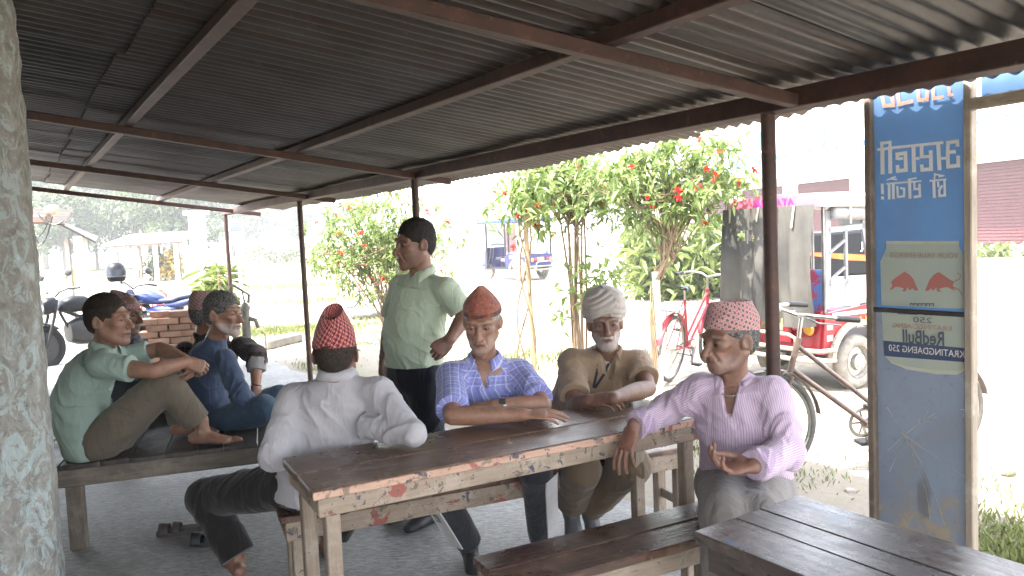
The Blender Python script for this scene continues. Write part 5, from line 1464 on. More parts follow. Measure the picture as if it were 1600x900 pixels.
# ------------------------------------------------------------------ people: surfaces grown from distance fields
_nt = np.random.default_rng(99).random((32, 32, 32)).astype(np.float32)
def noise3(p):
    p = np.asarray(p, np.float32); i = np.floor(p).astype(np.int32); f = p - i; f = f * f * (3 - 2 * f); i &= 31; j = (i + 1) & 31
    x0, y0, z0 = i.T; x1, y1, z1 = j.T; a, b, c = f.T
    T = _nt
    q = lambda y, z: T[x0, y, z] * (1 - a) + T[x1, y, z] * a
    return (q(y0, z0) * (1 - b) + q(y1, z0) * b) * (1 - c) + (q(y0, z1) * (1 - b) + q(y1, z1) * b) * c
def perp(v, ref=(0, 0, 1)):
    v = unit(v); r = np.asarray(ref, float)
    if abs(unit(r) @ v) > .95: r = V(1, .2, .1)
    return unit(r - v * (r @ v))
class Tube:
    """bent tube through pts with elliptical sections: a across (along lat), b deep"""
    def __init__(s, pts, a, b=None, lat=None, k=.02, op='u', clip=None, wr=None, tag=0):
        s.p = np.array(pts, np.float32); n = len(s.p)
        s.a = np.broadcast_to(np.asarray(a, np.float32), n).copy(); s.b = s.a.copy() if b is None else np.broadcast_to(np.asarray(b, np.float32), n).copy()
        ax = np.gradient(s.p, axis=0) if n > 1 else np.array([[0, 0, 1.]])
        s.ax = ax / (np.linalg.norm(ax, axis=1, keepdims=True) + 1e-9)
        if lat is None: L = np.array([perp(q, (.31, .2, .93)) for q in s.ax])
        else:
            L = np.array(lat, np.float32); L = np.repeat(L[None], n, 0) if L.ndim == 1 else L
            L = L - s.ax * (L * s.ax).sum(1, keepdims=True); L = L / (np.linalg.norm(L, axis=1, keepdims=True) + 1e-9)
        s.L = L.astype(np.float32)
        s.k = k; s.op = op; s.clip = clip; s.wr = wr; s.tag = tag
        sg = np.linalg.norm(np.diff(s.p, axis=0), axis=1) if n > 1 else np.array([0.]); s.len = np.concatenate([[0], np.cumsum(sg)])
        m = max(s.a.max(), s.b.max())
        s.lo = s.p.min(0) - m; s.hi = s.p.max(0) + m
    def ev(s, P, full=False, rough=False):
        n = len(s.p)
        if n == 1:
            C = s.p[0]; v = P - C; x = v @ s.L[0]; D_ = np.cross(s.ax[0], s.L[0]); y = v @ D_; z = v @ s.ax[0]; a, b = s.a[0], s.b[0]; c = min(a, b); ln = z
        else:
            best = None
            for i in range(n - 1):
                A = s.p[i]; d = s.p[i + 1] - A; L2 = float(d @ d) + 1e-12
                t = np.clip(((P - A) @ d) / L2, 0, 1)
                v = P - A - t[:, None] * d; q = (v * v).sum(1)
                if best is None: best = q; T = i + t
                else:
                    m = q < best; best = np.where(m, q, best); T = np.where(m, i + t, T)
            i = np.minimum(T.astype(np.int32), n - 2); f = (T - i)[:, None]
            C = s.p[i] * (1 - f) + s.p[i + 1] * f; v = P - C
            L = s.L[i] * (1 - f) + s.L[i + 1] * f; L /= np.linalg.norm(L, axis=1, keepdims=True)
            X = s.ax[i] * (1 - f) + s.ax[i + 1] * f; X /= np.linalg.norm(X, axis=1, keepdims=True)
            D_ = np.cross(X, L); f = f[:, 0]
            a = s.a[i] * (1 - f) + s.a[i + 1] * f; b = s.b[i] * (1 - f) + s.b[i + 1] * f; c = np.minimum(a, b)
            x = (v * L).sum(1); y = (v * D_).sum(1); z = (v * X).sum(1); ln = s.len[i] * (1 - f) + s.len[i + 1] * f
        q = np.sqrt((x / a) ** 2 + (y / b) ** 2 + (z / c) ** 2) + 1e-9
        d = np.sqrt(x * x + y * y + z * z) * (1 - 1 / q); d = np.where(q < .05, -c, d)
        if s.wr is not None and not rough and not full:
            amp, fa, fr = s.wr[:3]; sd = s.wr[3] if len(s.wr) > 3 else 0
            t1 = ln * .62 + x * .72 + y * .3; t2 = x * .62 - ln * .72
            w_ = noise3(np.stack([ln * 7 + sd, x * 7, y * 7 + sd], 1)) - .5
            Q = np.stack([t1 * fa + w_ * 1.6 + sd, t2 * fa * .22 + sd * 1.7, y * fr * .6 - sd], 1)
            r1 = noise3(Q); r2 = noise3(Q * np.array([1.9, 2.6, 1.5], np.float32) + 5)
            d = d - amp * ((1 - np.abs(2 * r1 - 1)) ** 3 * 1.2 - .35 + (1 - np.abs(2 * r2 - 1)) ** 3 * .5)
        if s.clip is not None:
            for (cp, cn) in s.clip: d = np.maximum(d, (P - np.asarray(cp, np.float32)) @ np.asarray(cn, np.float32))
        if full: return d, x, y, ln, a, b
        return d
def Ball(c, r, ax=None, k=.012, op='u', clip=None, wr=None):
    """ellipsoid with radii r along the three axes ax"""
    ax = np.eye(3) if ax is None else ax
    t = Tube([c], r[0], r[1], ax[0], k, op, clip, wr)
    t.ax = np.array([ax[2]], np.float32); t.L = np.array([ax[0]], np.float32); t.rz = r[2]
    def ev(P, full=False, rough=False):
        v = P - t.p[0]; x = v @ ax[0]; y = v @ ax[1]; z = v @ ax[2]
        q = np.sqrt((x / r[0]) ** 2 + (y / r[1]) ** 2 + (z / r[2]) ** 2) + 1e-9
        d = np.sqrt(x * x + y * y + z * z) * (1 - 1 / q); d = np.where(q < .05, -min(r), d)
        if t.clip is not None:
            for (cp, cn) in t.clip: d = np.maximum(d, (P - cp) @ cn)
        if full: return d, x, y, z, r[0], r[1]
        return d
    t.ev = ev; m = max(r); t.lo = t.p[0] - m; t.hi = t.p[0] + m
    return t
class Field:
    def __init__(s, prims, disp=None, cuts=()): s.pr = prims; s.disp = disp; s.cuts = cuts
    def ev(s, P, margin=.05):
        P = np.asarray(P, np.float32); d = np.full(len(P), 1., np.float32)
        for q in s.pr:
            m = ((P > q.lo - margin) & (P < q.hi + margin)).all(1)
            if not m.any(): continue
            e = q.ev(P[m], False, margin > .1); o = d[m]; k = max(q.k, 1e-5)
            if q.op == 'u':
                h = np.maximum(k - np.abs(o - e), 0) / k; d[m] = np.minimum(o, e) - h * h * k * .25
            else:
                h = np.maximum(k - np.abs(o + e), 0) / k; d[m] = np.maximum(o, -e) + h * h * k * .25
        for (cp, cn) in s.cuts: d = np.maximum(d, (P - np.asarray(cp, np.float32)) @ np.asarray(cn, np.float32))
        if s.disp is not None: d = d + s.disp(P).astype(np.float32)
        return d
    def bounds(s):
        u = [q for q in s.pr if q.op == 'u']
        return np.min([q.lo for q in u], 0), np.max([q.hi for q in u], 0)
    def mesh(s, h, pad=.02, newton=2):
        lo, hi = s.bounds(); lo = lo - pad; hi = hi + pad; K = 4
        n = np.ceil((hi - lo) / (h * K)).astype(int) + 1
        g = [lo[i] + np.arange(n[i]) * h * K + h * (K - 1) / 2 for i in range(3)]
        Pc = np.stack(np.meshgrid(*g, indexing='ij'), -1).reshape(-1, 3)
        dc = s.ev(Pc, .35).reshape(n)
        near = np.abs(dc) < h * K * 1.75 + .010
        D = np.repeat(np.repeat(np.repeat(np.where(dc < 0, -1., 1.).astype(np.float32), K, 0), K, 1), K, 2)
        M = np.repeat(np.repeat(np.repeat(near, K, 0), K, 1), K, 2)
        idx = np.argwhere(M)
        D[M] = s.ev(lo + idx * h)
        N = np.array(D.shape)
        S = D < 0
        c = S[:-1, :-1, :-1].astype(np.int8)
        for dx in (0, 1):
            for dy in (0, 1):
                for dz in (0, 1):
                    if dx + dy + dz: c = c + S[dx:N[0] - 1 + dx, dy:N[1] - 1 + dy, dz:N[2] - 1 + dz]
        act = np.argwhere((c > 0) & (c < 8))
        off = np.array([(i, j, k) for i in (0, 1) for j in (0, 1) for k in (0, 1)])
        val = np.stack([D[tuple((act + o).T)] for o in off], 1)
        acc = np.zeros((len(act), 3)); cnt = np.zeros(len(act))
        for i in range(8):
            for j in range(i + 1, 8):
                if np.abs(off[i] - off[j]).sum() != 1: continue
                m = (val[:, i] < 0) != (val[:, j] < 0)
                t = val[m, i] / (val[m, i] - val[m, j])
                acc[m] += off[i] + t[:, None] * (off[j] - off[i]); cnt[m] += 1
        X = lo + (act + acc / cnt[:, None]) * h
        vid = np.full(N, -1, np.int32); vid[tuple(act.T)] = np.arange(len(act))
        F = []
        for ax in range(3):
            o = np.zeros(3, int); o[ax] = 1; b, cc = [(1, 2), (2, 0), (0, 1)][ax]
            A = S[tuple(slice(0, N[i] - o[i]) for i in range(3))]; B = S[tuple(slice(o[i], N[i]) for i in range(3))]
            e = np.argwhere(A != B); e = e[(e[:, b] > 0) & (e[:, cc] > 0)]
            if not len(e): continue
            ob = np.zeros(3, int); ob[b] = 1; oc = np.zeros(3, int); oc[cc] = 1
            q = np.stack([vid[tuple((e - ob - oc).T)], vid[tuple((e - oc).T)], vid[tuple(e.T)], vid[tuple((e - ob).T)]], 1)
            fl = B[tuple(e.T)]
            q[fl] = q[fl][:, ::-1]
            F.append(q)
        F = np.concatenate(F); F = F[(F >= 0).all(1)]
        for _ in range(newton):
            e = h * .5; d0 = s.ev(X)
            G = np.stack([s.ev(X + np.eye(3)[i] * e) - d0 for i in range(3)], 1) / e
            X = X - np.clip(d0, -h, h)[:, None] * G / np.maximum((G * G).sum(1, keepdims=True), .3) * .85
        return X, F
    def hit(s, o, d, far=.6):
        """march from o along d to the surface"""
        o = np.asarray(o, float); d = unit(d); t = 0.
        for _ in range(90):
            e = float(s.ev((o + d * t)[None], .6)[0])
            if e < .0006: return o + d * t
            t += max(e * .7, .0008)
            if t > far: return None
        return o + d * t
def to_mesh(name, X, F, m, parent=None, attrs=None, smooth=179):
    o = np_mesh(name, X, F, m, parent, smooth)
    for k, a in (attrs or {}).items():
        if a.shape[1] == 3:
            at = o.data.attributes.new(k, 'FLOAT_VECTOR', 'POINT'); at.data.foreach_set('vector', a.astype(np.float32).ravel())
        else:
            at = o.data.attributes.new(k, 'FLOAT_COLOR', 'POINT'); at.data.foreach_set('color', a.astype(np.float32).ravel())
    return o
def join_np(parts):
    X = np.concatenate([p[0] for p in parts]); n = 0; F = []
    for p in parts: F.append(p[1] + n); n += len(p[0])
    return X, np.concatenate(F)
def skin_mat(name, c):
    m, nt, bs = new_mat(name)
    at = nd(nt, 'ShaderNodeAttribute'); at.attribute_name = 'tint'
    v = coords(nt, 'Object')
    a = mix(nt, c, tuple(q * .62 for q in c), ramp(nt, noise(nt, v, 30, 7, .7), [(.35, 0.), (.7, 1.)]))
    a = mix(nt, a, (c[0] * 1.25, c[1] * .92, c[2] * .85), ramp(nt, noise(nt, v, 9, 3, .6), [(.5, 0.), (.75, .5)]))
    a = mix(nt, a, at.outputs['Color'], at.outputs['Alpha'])
    nt.links.new(a, bs.inputs['Base Color']); bs.inputs['Roughness'].default_value = .48
    bs.inputs['Subsurface Weight'].default_value = .06; bs.inputs['Subsurface Radius'].default_value = (.012, .005, .003)
    sp = coords(nt, 'Object', (1, 1, 2.2))
    n1 = bump(nt, bs, noise(nt, sp, 70, 6, .72), .55, .004)
    bump(nt, bs, noise(nt, v, 300, 3, .6), .35, .0014, n1)
    return m
# ---- cloth
def cloth_mat(name, c, c2=None, pattern=None, rough=.85, weave=700, sheen=.15):
    m, nt, bs = new_mat(name)
    at = nd(nt, 'ShaderNodeAttribute'); at.attribute_name = 'pc'
    v = coords(nt, 'Object')
    a = mix(nt, c, c2 or tuple(q * .82 for q in c), ramp(nt, noise(nt, v, 5, 6, .65), [(.35, 0.), (.7, 1.)]))
    if pattern: a = pattern(nt, at.outputs['Vector'], a)
    nt.links.new(a, bs.inputs['Base Color']); bs.inputs['Roughness'].default_value = rough
    bs.inputs['Sheen Weight'].default_value = sheen; bs.inputs['Specular IOR Level'].default_value = .25
    n1 = bump(nt, bs, noise(nt, coords(nt, 'Object', (1.7, 1.7, .6)), 6, 3, .55, 1.4), .6, .02)
    n2 = bump(nt, bs, noise(nt, v, 26, 4, .6, .8), .4, .004, n1)
    bump(nt, bs, noise(nt, v, weave, 2, .5), .25, .0008, n2)
    return m
def sepxyz(nt, vec):
    s = nd(nt, 'ShaderNodeSeparateXYZ'); nt.links.new(vec, s.inputs[0]); return s.outputs
def math_(nt, op, a, b=None):
    m = nd(nt, 'ShaderNodeMath', operation=op)
    for i, q in enumerate((a, b)):
        if q is None: continue
        if hasattr(q, 'is_linked'): nt.links.new(q, m.inputs[i])
        else: m.inputs[i].default_value = q
    return m.outputs[0]
def stripe_mask(nt, x, period, width):
    f = math_(nt, 'FRACT', math_(nt, 'DIVIDE', x, period)); return math_(nt, 'LESS_THAN', f, width)
def pinstripe(c, period, width):
    def f(nt, vec, base):
        x, y, z = sepxyz(nt, vec)[:3]
        return mix(nt, base, c, stripe_mask(nt, x, period, width))
    return f
def plaid(lines):
    def f(nt, vec, base):
        x, y, z = sepxyz(nt, vec)[:3]
        for (c, ax, period, width, k) in lines:
            mk = math_(nt, 'MULTIPLY', stripe_mask(nt, x if ax == 0 else y, period, width), k)
            base = mix(nt, base, c, mk)
        return base
    return f
def dhaka(cA, cB, cC, cD, s=.0075):
    """small woven diamonds in bands"""
    def f(nt, vec, base):
        x, y, z = sepxyz(nt, vec)[:3]
        wv = math_(nt, 'MULTIPLY', math_(nt, 'SUBTRACT', noise(nt, vec, 22, 3, .5), .5), s * 2.2)
        xr = math_(nt, 'ADD', math_(nt, 'ADD', math_(nt, 'MULTIPLY', x, .86), math_(nt, 'MULTIPLY', y, .5)), wv); yr = math_(nt, 'SUBTRACT', math_(nt, 'MULTIPLY', y, .86), math_(nt, 'MULTIPLY', x, .5))
        u = math_(nt, 'PINGPONG', math_(nt, 'ADD', xr, 10.), s); v_ = math_(nt, 'PINGPONG', math_(nt, 'ADD', yr, 10.), s * 1.1)
        d = math_(nt, 'ADD', u, v_)
        a = mix(nt, cA, cB, math_(nt, 'GREATER_THAN', d, s * 1.25))
        a = mix(nt, a, cC, math_(nt, 'LESS_THAN', d, s * .55))
        b = stripe_mask(nt, math_(nt, 'ADD', x, math_(nt, 'MULTIPLY', y, .8)), s * 3.3, .13)
        a = mix(nt, a, cD, b)
        n = noise(nt, vec, 120, 3, .6)
        a = mix(nt, a, cD, ramp(nt, n, [(.6, 0.), (.68, .7)]))
        return a
    return f
# ---- head
def head_axes(fwd, up=(0, 0, 1)):
    f = unit(fwd); u = np.asarray(up, float); u = unit(u - f * (u @ f)); r = np.cross(f, u)     # r = the person's right
    return r, f, u
def head_prims(c, r, f, u, s=1., nose=1., jaw=1., gaunt=.0, neck_to=None, neck_r=(.052, .058), nosedrop=0., eye=1., zs=1.):
    A = (r, f, u)
    def p(x, y, z):
        z = z * zs if z < 0 else z
        return c + (r * x + f * y + u * z) * s
    def R(*q): return tuple(v_ * s for v_ in q)
    pr = [Ball(p(0, -.016, .038), R(.074, .094, .082), A, .02), Ball(p(0, .028, -.034), R(.059 * jaw, .068, .080), A, .03)]
    pr += [Ball(p(0, .074, -.101), R(.023, .018, .017), A, .025)]
    for q in (-1, 1):
        pr += [Tube([p(.055 * q * jaw, -.002, -.052), p(.036 * q * jaw, .042, -.088), p(.012 * q, .072, -.103)], R(.016, .015, .013), k=.03 * s),
               Ball(p(.043 * q, .064, -.016), R(.022, .020, .016), A, .022 * s)]
    pr += [Tube([p(-.05, .066, .026), p(-.026, .086, .030), p(0, .089, .024), p(.026, .086, .030), p(.05, .066, .026)], R(.010, .0105, .009, .0105, .010), k=.018 * s)]
    for q in (-1, 1):
        pr += [Ball(p(.033 * q, .099, .006), R(.019, .018, .0125), A, .014 * s, 's')]
        pr += [Ball(p(.0315 * q, .0735, .005), R(.0158, .0148, .0142), A, .005 * s), Ball(p(.0315 * q, .0915, .0028), R(.0128, .0090, .0040 * eye), A, .0025 * s, 's')]
        if gaunt: pr += [Ball(p(.062 * q, .062, -.052), R(.022, .030, .026), A, .03 * s, 's')] if gaunt > .5 else []
    n1 = .108 + .008 * nose
    pr += [Tube([p(0, .086, .016), p(0, .098, -.008), p(0, n1, -.032 - nosedrop)], R(.0085, .0095, .0125 * nose), k=.012 * s)]
    for q in (-1, 1): pr += [Ball(p(.0135 * q, .099, -.036), R(.0092, .012, .0085), A, .007 * s)]
    for q in (-1, 1): pr += [Ball(p(.0075 * q, n1 - .006, -.046 - nosedrop), R(.0045, .006, .004), A, .004 * s, 's')]
    pr += [Ball(p(0, .078, -.060), R(.032, .020, .026), A, .02 * s)]
    pr += [Tube([p(-.023, .083, -.066), p(-.009, .0975, -.0605), p(0, .0975, -.062), p(.009, .0975, -.0605), p(.023, .083, -.066)], R(.0035, .0058, .0055, .0058, .0035), k=.006 * s)]
    pr += [Tube([p(-.021, .083, -.069), p(0, .0965, -.0765), p(.021, .083, -.069)], R(.0035, .0072, .0035), k=.007 * s)]
    pr += [Tube([p(-.025, .084, -.0685), p(0, .104, -.0685), p(.025, .084, -.0685)], R(.0012, .0017, .0012), k=.005 * s, op='s')]
    for q in (-1, 1):
        pr += [Tube([p(.021 * q, .096, -.036), p(.030 * q, .088, -.056), p(.033 * q, .079, -.074)], R(.002, .0034, .002), k=.012 * s, op='s')]
        # ears
        ea = (unit(r * q * .55 - f * .83), unit(f * .83 * q * q + r * q * .55), u)
        e_c = p(.079 * q, -.012, -.004)
        en = unit(r * q * .80 + f * .35); et = unit(np.cross(u, en)); tl = unit(u - f * .18)
        pr += [Ball(e_c, R(.0065, .0185, .031), (en, et, tl), .008 * s), Ball(p(.072 * q, .000, -.012), R(.010, .012, .018), A, .012 * s)]
        pr += [Ball(e_c + en * .0075 * s + f * .002, R(.0052, .0105, .019), (en, et, tl), .005 * s, 's')]
    if neck_to is not None:
        nb = np.asarray(neck_to, float)
        top = p(0, -.022, -.035)
        pr += [Tube([top, top * .45 + nb * .55 + f * .004, nb], [neck_r[0], neck_r[0] * .98, neck_r[1]], k=.03)]
        pr += [Ball(p(0, .025, -.125) * .6 + nb * .4 + f * .022, R(.010, .010, .014), A, .02 * s)]
        for q in (-1, 1): pr += [Tube([p(.05 * q, -.02, -.06), nb + f * .045 + r * q * .012], [.012, .009], k=.015)]
    return pr
def head_tint(X, c, r, f, u, s, brow=(.03, .025, .022), brow_k=.85, beard=None, beard_k=0., lips=None, stubble_hi=-.03, zs=1.):
    q = (X - c) / s; x = q @ r; y = q @ f; z = q @ u; z = np.where(z < 0, z / zs, z)
    col = np.zeros((len(X), 4), np.float32)
    def put_(mask, cc):
        a = np.clip(mask, 0, 1)[:, None]
        ao = col[:, 3:4]; na = ao + a - ao * a
        col[:, :3] = np.where(na > 1e-5, (col[:, :3] * ao * (1 - a) + np.array(cc) * a) / np.maximum(na, 1e-5), 0); col[:, 3:4] = na
    nz = noise3(X * 260) * .5 + noise3(X * 90) * .5
    if beard is not None:
        zt = stubble_hi
        m = np.clip((zt - z - .25 * np.maximum(0, .075 - y) * 0) / .012, 0, 1) * np.clip((y + .005) / .03, 0, 1) * np.clip((z + .135) / .02, 0, 1)
        m *= 1 - np.exp(-((x / .026) ** 2 + ((z + .0685) / .0085) ** 2)) * (y > .08)
        m *= 1 - np.clip((.052 - np.abs(x)) / .02, 0, 1) * np.clip((z + .053) / .006, 0, 1)
        put_(m * beard_k * (.72 + .75 * (nz - .45)), beard)
    lc = lips or (.17, .07, .06)
    put_(np.exp(-((x / .021) ** 4 + ((z + .0685) / .0105) ** 4)) * (y > .08) * .75, lc)
    put_(np.exp(-((x / .028) ** 4 + ((z + .0685) / .0016) ** 2)) * (y > .078) * .9, (.05, .022, .02))
    bx = np.abs(x)
    put_(np.exp(-(((bx - .031) / .021) ** 4 + ((z - .0285 + .25 * (bx - .031) ** 2 / .02) / .0048) ** 2)) * (y > .05) * brow_k * (.5 + .8 * nz), brow)
    # darker lids and creases round the eyes
    put_(np.exp(-(((bx - .0315) / .017) ** 4 + ((z - .0045) / .013) ** 4)) * (y > .06) * .40, (.08, .042, .03))
    put_(np.exp(-(((bx - .0315) / .0135) ** 4 + ((z - .0015) / .0017) ** 2)) * (y > .06) * .95, (.015, .012, .012))
    # forehead lines
    for k in range(3): put_(np.exp(-(((z - .052 - .013 * k + .002 * np.sin(x * 150 + k)) / .0011) ** 2 + (x / .034) ** 4)) * (y > .05) * .28, (.06, .03, .02))
    return col
def eye_balls(c, r, f, u, s, look=0., down=0., open_=1.):
    """eyes: a white ball, iris and pupil just proud of the lids' opening"""
    out = []
    for q in (-1, 1):
        e = c + (r * .0315 * q + f * .0738 + u * .0040) * s
        g = unit(f + r * look - u * down)
        out.append((e, g))
    return out
def hand_prims(w, d, n, side, curl=(.5, .5, .5, .5), spread=.12, thumb=(.5, .35), s=1., th_curl=.35):
    """w wrist, d direction of the palm, n back of the hand, side = +1 when the thumb lies on +cross(n, d)"""
    d = unit(d); n = unit(n - d * (np.asarray(n) @ d)); y = np.cross(n, d) * side          # y points to the thumb side
    P = lambda x_, y_, z_: w + (d * x_ + y * y_ + n * z_) * s
    pr = [Tube([P(-.005, 0, 0), P(.03, .001, 0), P(.06, 0, .001), P(.086, 0, 0)], np.array([.026, .033, .040, .039]) * s, np.array([.018, .016, .0145, .012]) * s, y, .012)]
    pr += [Ball(P(.034, .024, -.007), (.026 * s, .017 * s, .015 * s), (d, y, n), .012)]
    Ls = [(.044, .026, .022), (.048, .030, .023), (.045, .028, .022), (.035, .021, .019)]
    for i in range(4):
        y0 = (.0305 - .0203 * i); a = curl[i]
        b = P(.084 - .003 * abs(i - 1) - (.006 if i == 3 else 0), y0, .0015); dir0 = unit(d + y * (spread * (1.5 - i) / 1.5)); pts = [b - dir0 * .012]
        ang = 0.; p_ = b; pts.append(p_)
        for j, L in enumerate(Ls[i]):
            ang += a * (1.1, 1.35, .85)[j]
            v = unit(dir0 * math.cos(ang) - n * math.sin(ang)); p_ = p_ + v * L * s; pts.append(p_)
        r0 = (.0088, .0092, .0088, .0076)[i] * s
        pr.append(Tube(pts, [r0, r0 * 1.02, r0 * .93, r0 * .86, r0 * .74], k=.003))
    t0 = P(.022, .027, -.006); v1 = unit(d * math.cos(thumb[0]) + y * math.sin(thumb[0]) - n * thumb[1]); t1 = t0 + v1 * .042 * s
    v2 = unit(v1 - y * th_curl + d * .2); t2 = t1 + v2 * .032 * s; v3 = unit(v2 - y * th_curl * .6); t3 = t2 + v3 * .025 * s
    pr.append(Tube([t0, t1, t2, t3], np.array([.0145, .0108, .0098, .0078]) * s, k=.006))
    return pr
def shoe_prims(ank, toe_dir, up=(0, 0, 1), L=.26, s=1.):
    d = unit(toe_dir); u = perp(d, up); y = np.cross(u, d)
    P = lambda x, z: ank + d * x * s + u * z * s
    return [Tube([P(-.055, -.055), P(.03, -.05), P(.12, -.062), P(L - .085, -.07)], np.array([.034, .036, .046, .036]) * s, np.array([.034, .040, .030, .020]) * s, y, .02), Tube([P(0, .02), P(.0, -.03)], [.040 * s, .042 * s], k=.02)]
def foot_prims(ank, toe_dir, up=(0, 0, 1), big=1, s=1.):
    d = unit(toe_dir); u = perp(d, up); y = np.cross(u, d) * big
    P = lambda x, yy, z: ank + (d * x + y * yy + u * z) * s
    pr = [Tube([P(-.05, 0, -.045), P(.02, 0, -.038), P(.09, .003, -.05), P(.145, .003, -.058)], np.array([.030, .031, .040, .042]) * s, np.array([.030, .034, .023, .014]) * s, y, .02), Tube([P(0, 0, .05), P(0, 0, -.03)], [.034 * s, .034 * s], k=.025),
          Ball(P(.0, .03, -.006), (.012, .012, .012), None, .015), Ball(P(.0, -.03, -.01), (.012, .012, .012), None, .015)]
    for i in range(5):
        yy = .034 - .0172 * i; L = (.052, .047, .043, .037, .03)[i]; x0 = .138 - .006 * i - (.004 if i == 4 else 0)
        r0 = (.0125, .0085, .008, .0078, .0075)[i] * s
        pr.append(Tube([P(x0 - .02, yy, -.056), P(x0 + L * .5, yy, -.055), P(x0 + L, yy, -.062)], [r0, r0, r0 * .9], k=.003))
    return pr
def pc_coords(X, tubes):
    """pattern coordinates for cloth: across and along the nearest tube"""
    best = np.full(len(X), 9.); out = np.zeros((len(X), 3), np.float32)
    for i, t in enumerate(tubes):
        d, x, y, ln, a, b = t.ev(X, True)
        d = d + (0 if i == 0 else -.004)
        ang = np.arctan2(x / a, y / b)
        per = (a + b) / 2
        uu = (ang * per) if i else np.where(np.abs(np.arctan2(x, y)) < 9, ang * (np.mean(t.a) + np.mean(t.b)) / 2, 0)
        if i: uu = ang * float(np.mean(t.a))
        m = d < best
        best = np.where(m, d, best); out[m] = np.stack([uu, ln + 0 * uu, d], 1)[m]
    return out
def eyes_for(parent, c, r, f, u, s, look=0., down=0.):
    for e, g_ in eye_balls(c, r, f, u, s, look, down):
        b = MB().ball(e, .0131 * s, 14, 10).build('eye', M_EYE, parent, 179)
        iris = MB().lathe(e + g_ * .0110 * s, g_, [(.0001, .0026 * s), (.0035 * s, .0023 * s), (.006 * s, .001 * s), (.0063 * s, -.001 * s)], 14).build('iris', M_IRIS, b, 179)
        # upper lid fold hanging over the ball
M_EYE = mat('eye white', (.55, .5, .46), .25, bmp=0); M_IRIS = mat('dark iris', (.012, .008, .006), .12, bmp=0)
def hair_cap(c, r, f, u, s=1., front=.062, thick=.0055, temple=.03, back=-.07, top=.0, seed=0, hat=None):
    """short hair: a shell over the skull, cut at the hairline"""
    A = (r, f, u); p = lambda x, y, z: c + (r * x + f * y + u * z) * s
    R = lambda *q: tuple(v_ * s for v_ in q)
    pr = [Ball(p(0, -.018, .040 + top), R(.074 + thick, .094 + thick, .082 + thick + top), A, .02), Ball(p(0, -.05, -.015), R(.062, .058, .055), A, .03)]
    # the face, the ears and the nape stay bare
    pr += [Ball(p(0, .125, .0), R(.088, .075, front + .012), A, .012 * s, 's')]
    for q in (-1, 1):
        pr += [Ball(p(.10 * q, .045, -.005), R(.045, .042, .038), A, .008, 's'), Ball(p(.09 * q, -.008, -.032), R(.03, .030, .052), A, .008, 's')]
    pr += [Ball(p(0, -.02, -.125), R(.12, .12, .075 + back + .03), A, .01, 's')]
    return Field(pr, lambda P: (noise3(P * 260 + seed) - .5) * .0022 + (noise3(P * 60) - .5) * .003, [] if hat is None else [(c + u * hat * s, u)])

def strands(X, F, n, L, w, flow, seed=0, lift=.5):
    """short hairs standing on a surface"""
    g = np.random.default_rng(seed)
    a, b, c = X[F[:, 0]], X[F[:, 1]], X[F[:, 2]]
    N = np.cross(b - a, c - a); N /= np.linalg.norm(N, axis=1, keepdims=True) + 1e-9
    k = g.integers(0, len(F), n); P = a[k] * .4 + b[k] * .3 + c[k] * .3; N = N[k]
    cen = X.mean(0); sgn = np.sign(((P - cen) * N).sum(1)).mean(); N = N * (1 if sgn > 0 else -1)
    fl = np.asarray(flow)[None] if np.asarray(flow).ndim == 1 else flow
    fl = fl - N * (fl * N).sum(1, keepdims=True)
    D = N * lift + fl + g.normal(size=(n, 3)) * .3; D /= np.linalg.norm(D, axis=1, keepdims=True)
    S = np.cross(D, N + g.normal(size=(n, 3)) * .4); S /= np.linalg.norm(S, axis=1, keepdims=True) + 1e-9
    Ls = (L * g.uniform(.6, 1.3, n))[:, None]
    P = P - N * .001
    V_ = np.stack([P - S * w / 2, P + S * w / 2, P + D * Ls - N * Ls * .12], 1).reshape(-1, 3)
    return V_, np.arange(n * 3).reshape(n, 3)
# ------------------------------------------------------------------ the men
J = aty
NOTINT = lambda X: np.zeros((len(X), 4), np.float32)
def arm_skin(sh, el, wr, k=1.):
    m = el * .68 + wr * .32
    return Tube([sh, (sh + el) / 2, el, m, wr], np.array([.046, .044, .037, .040, .026]) * k, k=.02)
def sleeve_long(sh, el, wr, r=(.056, .053, .048, .044, .041), wr_=(.008, 26, 12), end=.02, seed=0.):
    d = unit(wr - el); c = wr - d * end; w2 = tuple(wr_)
    return [Tube([sh, (sh + el) / 2, el], r[:3], k=.035, wr=w2 + (seed,)), Tube([el, (el + wr) / 2, wr + d * .03], (r[2], r[3], r[4]), k=.02, clip=[(c, d)], wr=w2 + (seed + 1.3,))]
def sleeve_short(sh, el, frac=.72, r=(.058, .060, .062), wr_=(.006, 20, 12), seed=0.):
    d = unit(el - sh); c = sh + (el - sh) * frac
    return Tube([sh, sh + (el - sh) * frac * .5, sh + (el - sh) * (frac + .12)], r, k=.045, clip=[(c, d)], wr=tuple(wr_) + (seed,))
def torso_tube(pts, a, b, lat, wr_=(.008, 16, 10), clip=None, seed=0.):
    return Tube(pts, a, b, lat, .03, 'u', clip, tuple(wr_) + (seed,))
def yoke(nb, S1, S2):
    return [Tube([nb + V(0, 0, -.06), (nb + V(0, 0, -.045)) * .5 + S * .5 + V(0, 0, .010), S], [.048, .047, .050], k=.035) for S in (S1, S2)]
def vneck(nb, f, lat, w=.030, dn=.07):
    A = (unit(lat), unit(f), V(0, 0, 1))
    return Tube([nb + f * .085 + V(0, 0, .03), nb + f * .085 + V(0, 0, -dn)], [w * 1.25, w * .35], [.055, .055], unit(lat), .008, 's')
def chest_skin(nb, pts, lat):
    return Field([Tube([nb + V(0, 0, .01), nb * .5 + pts[3] * .5 + V(0, 0, .02), pts[3]], [.056, .11, .135], [.050, .078, .088], lat, .02)])
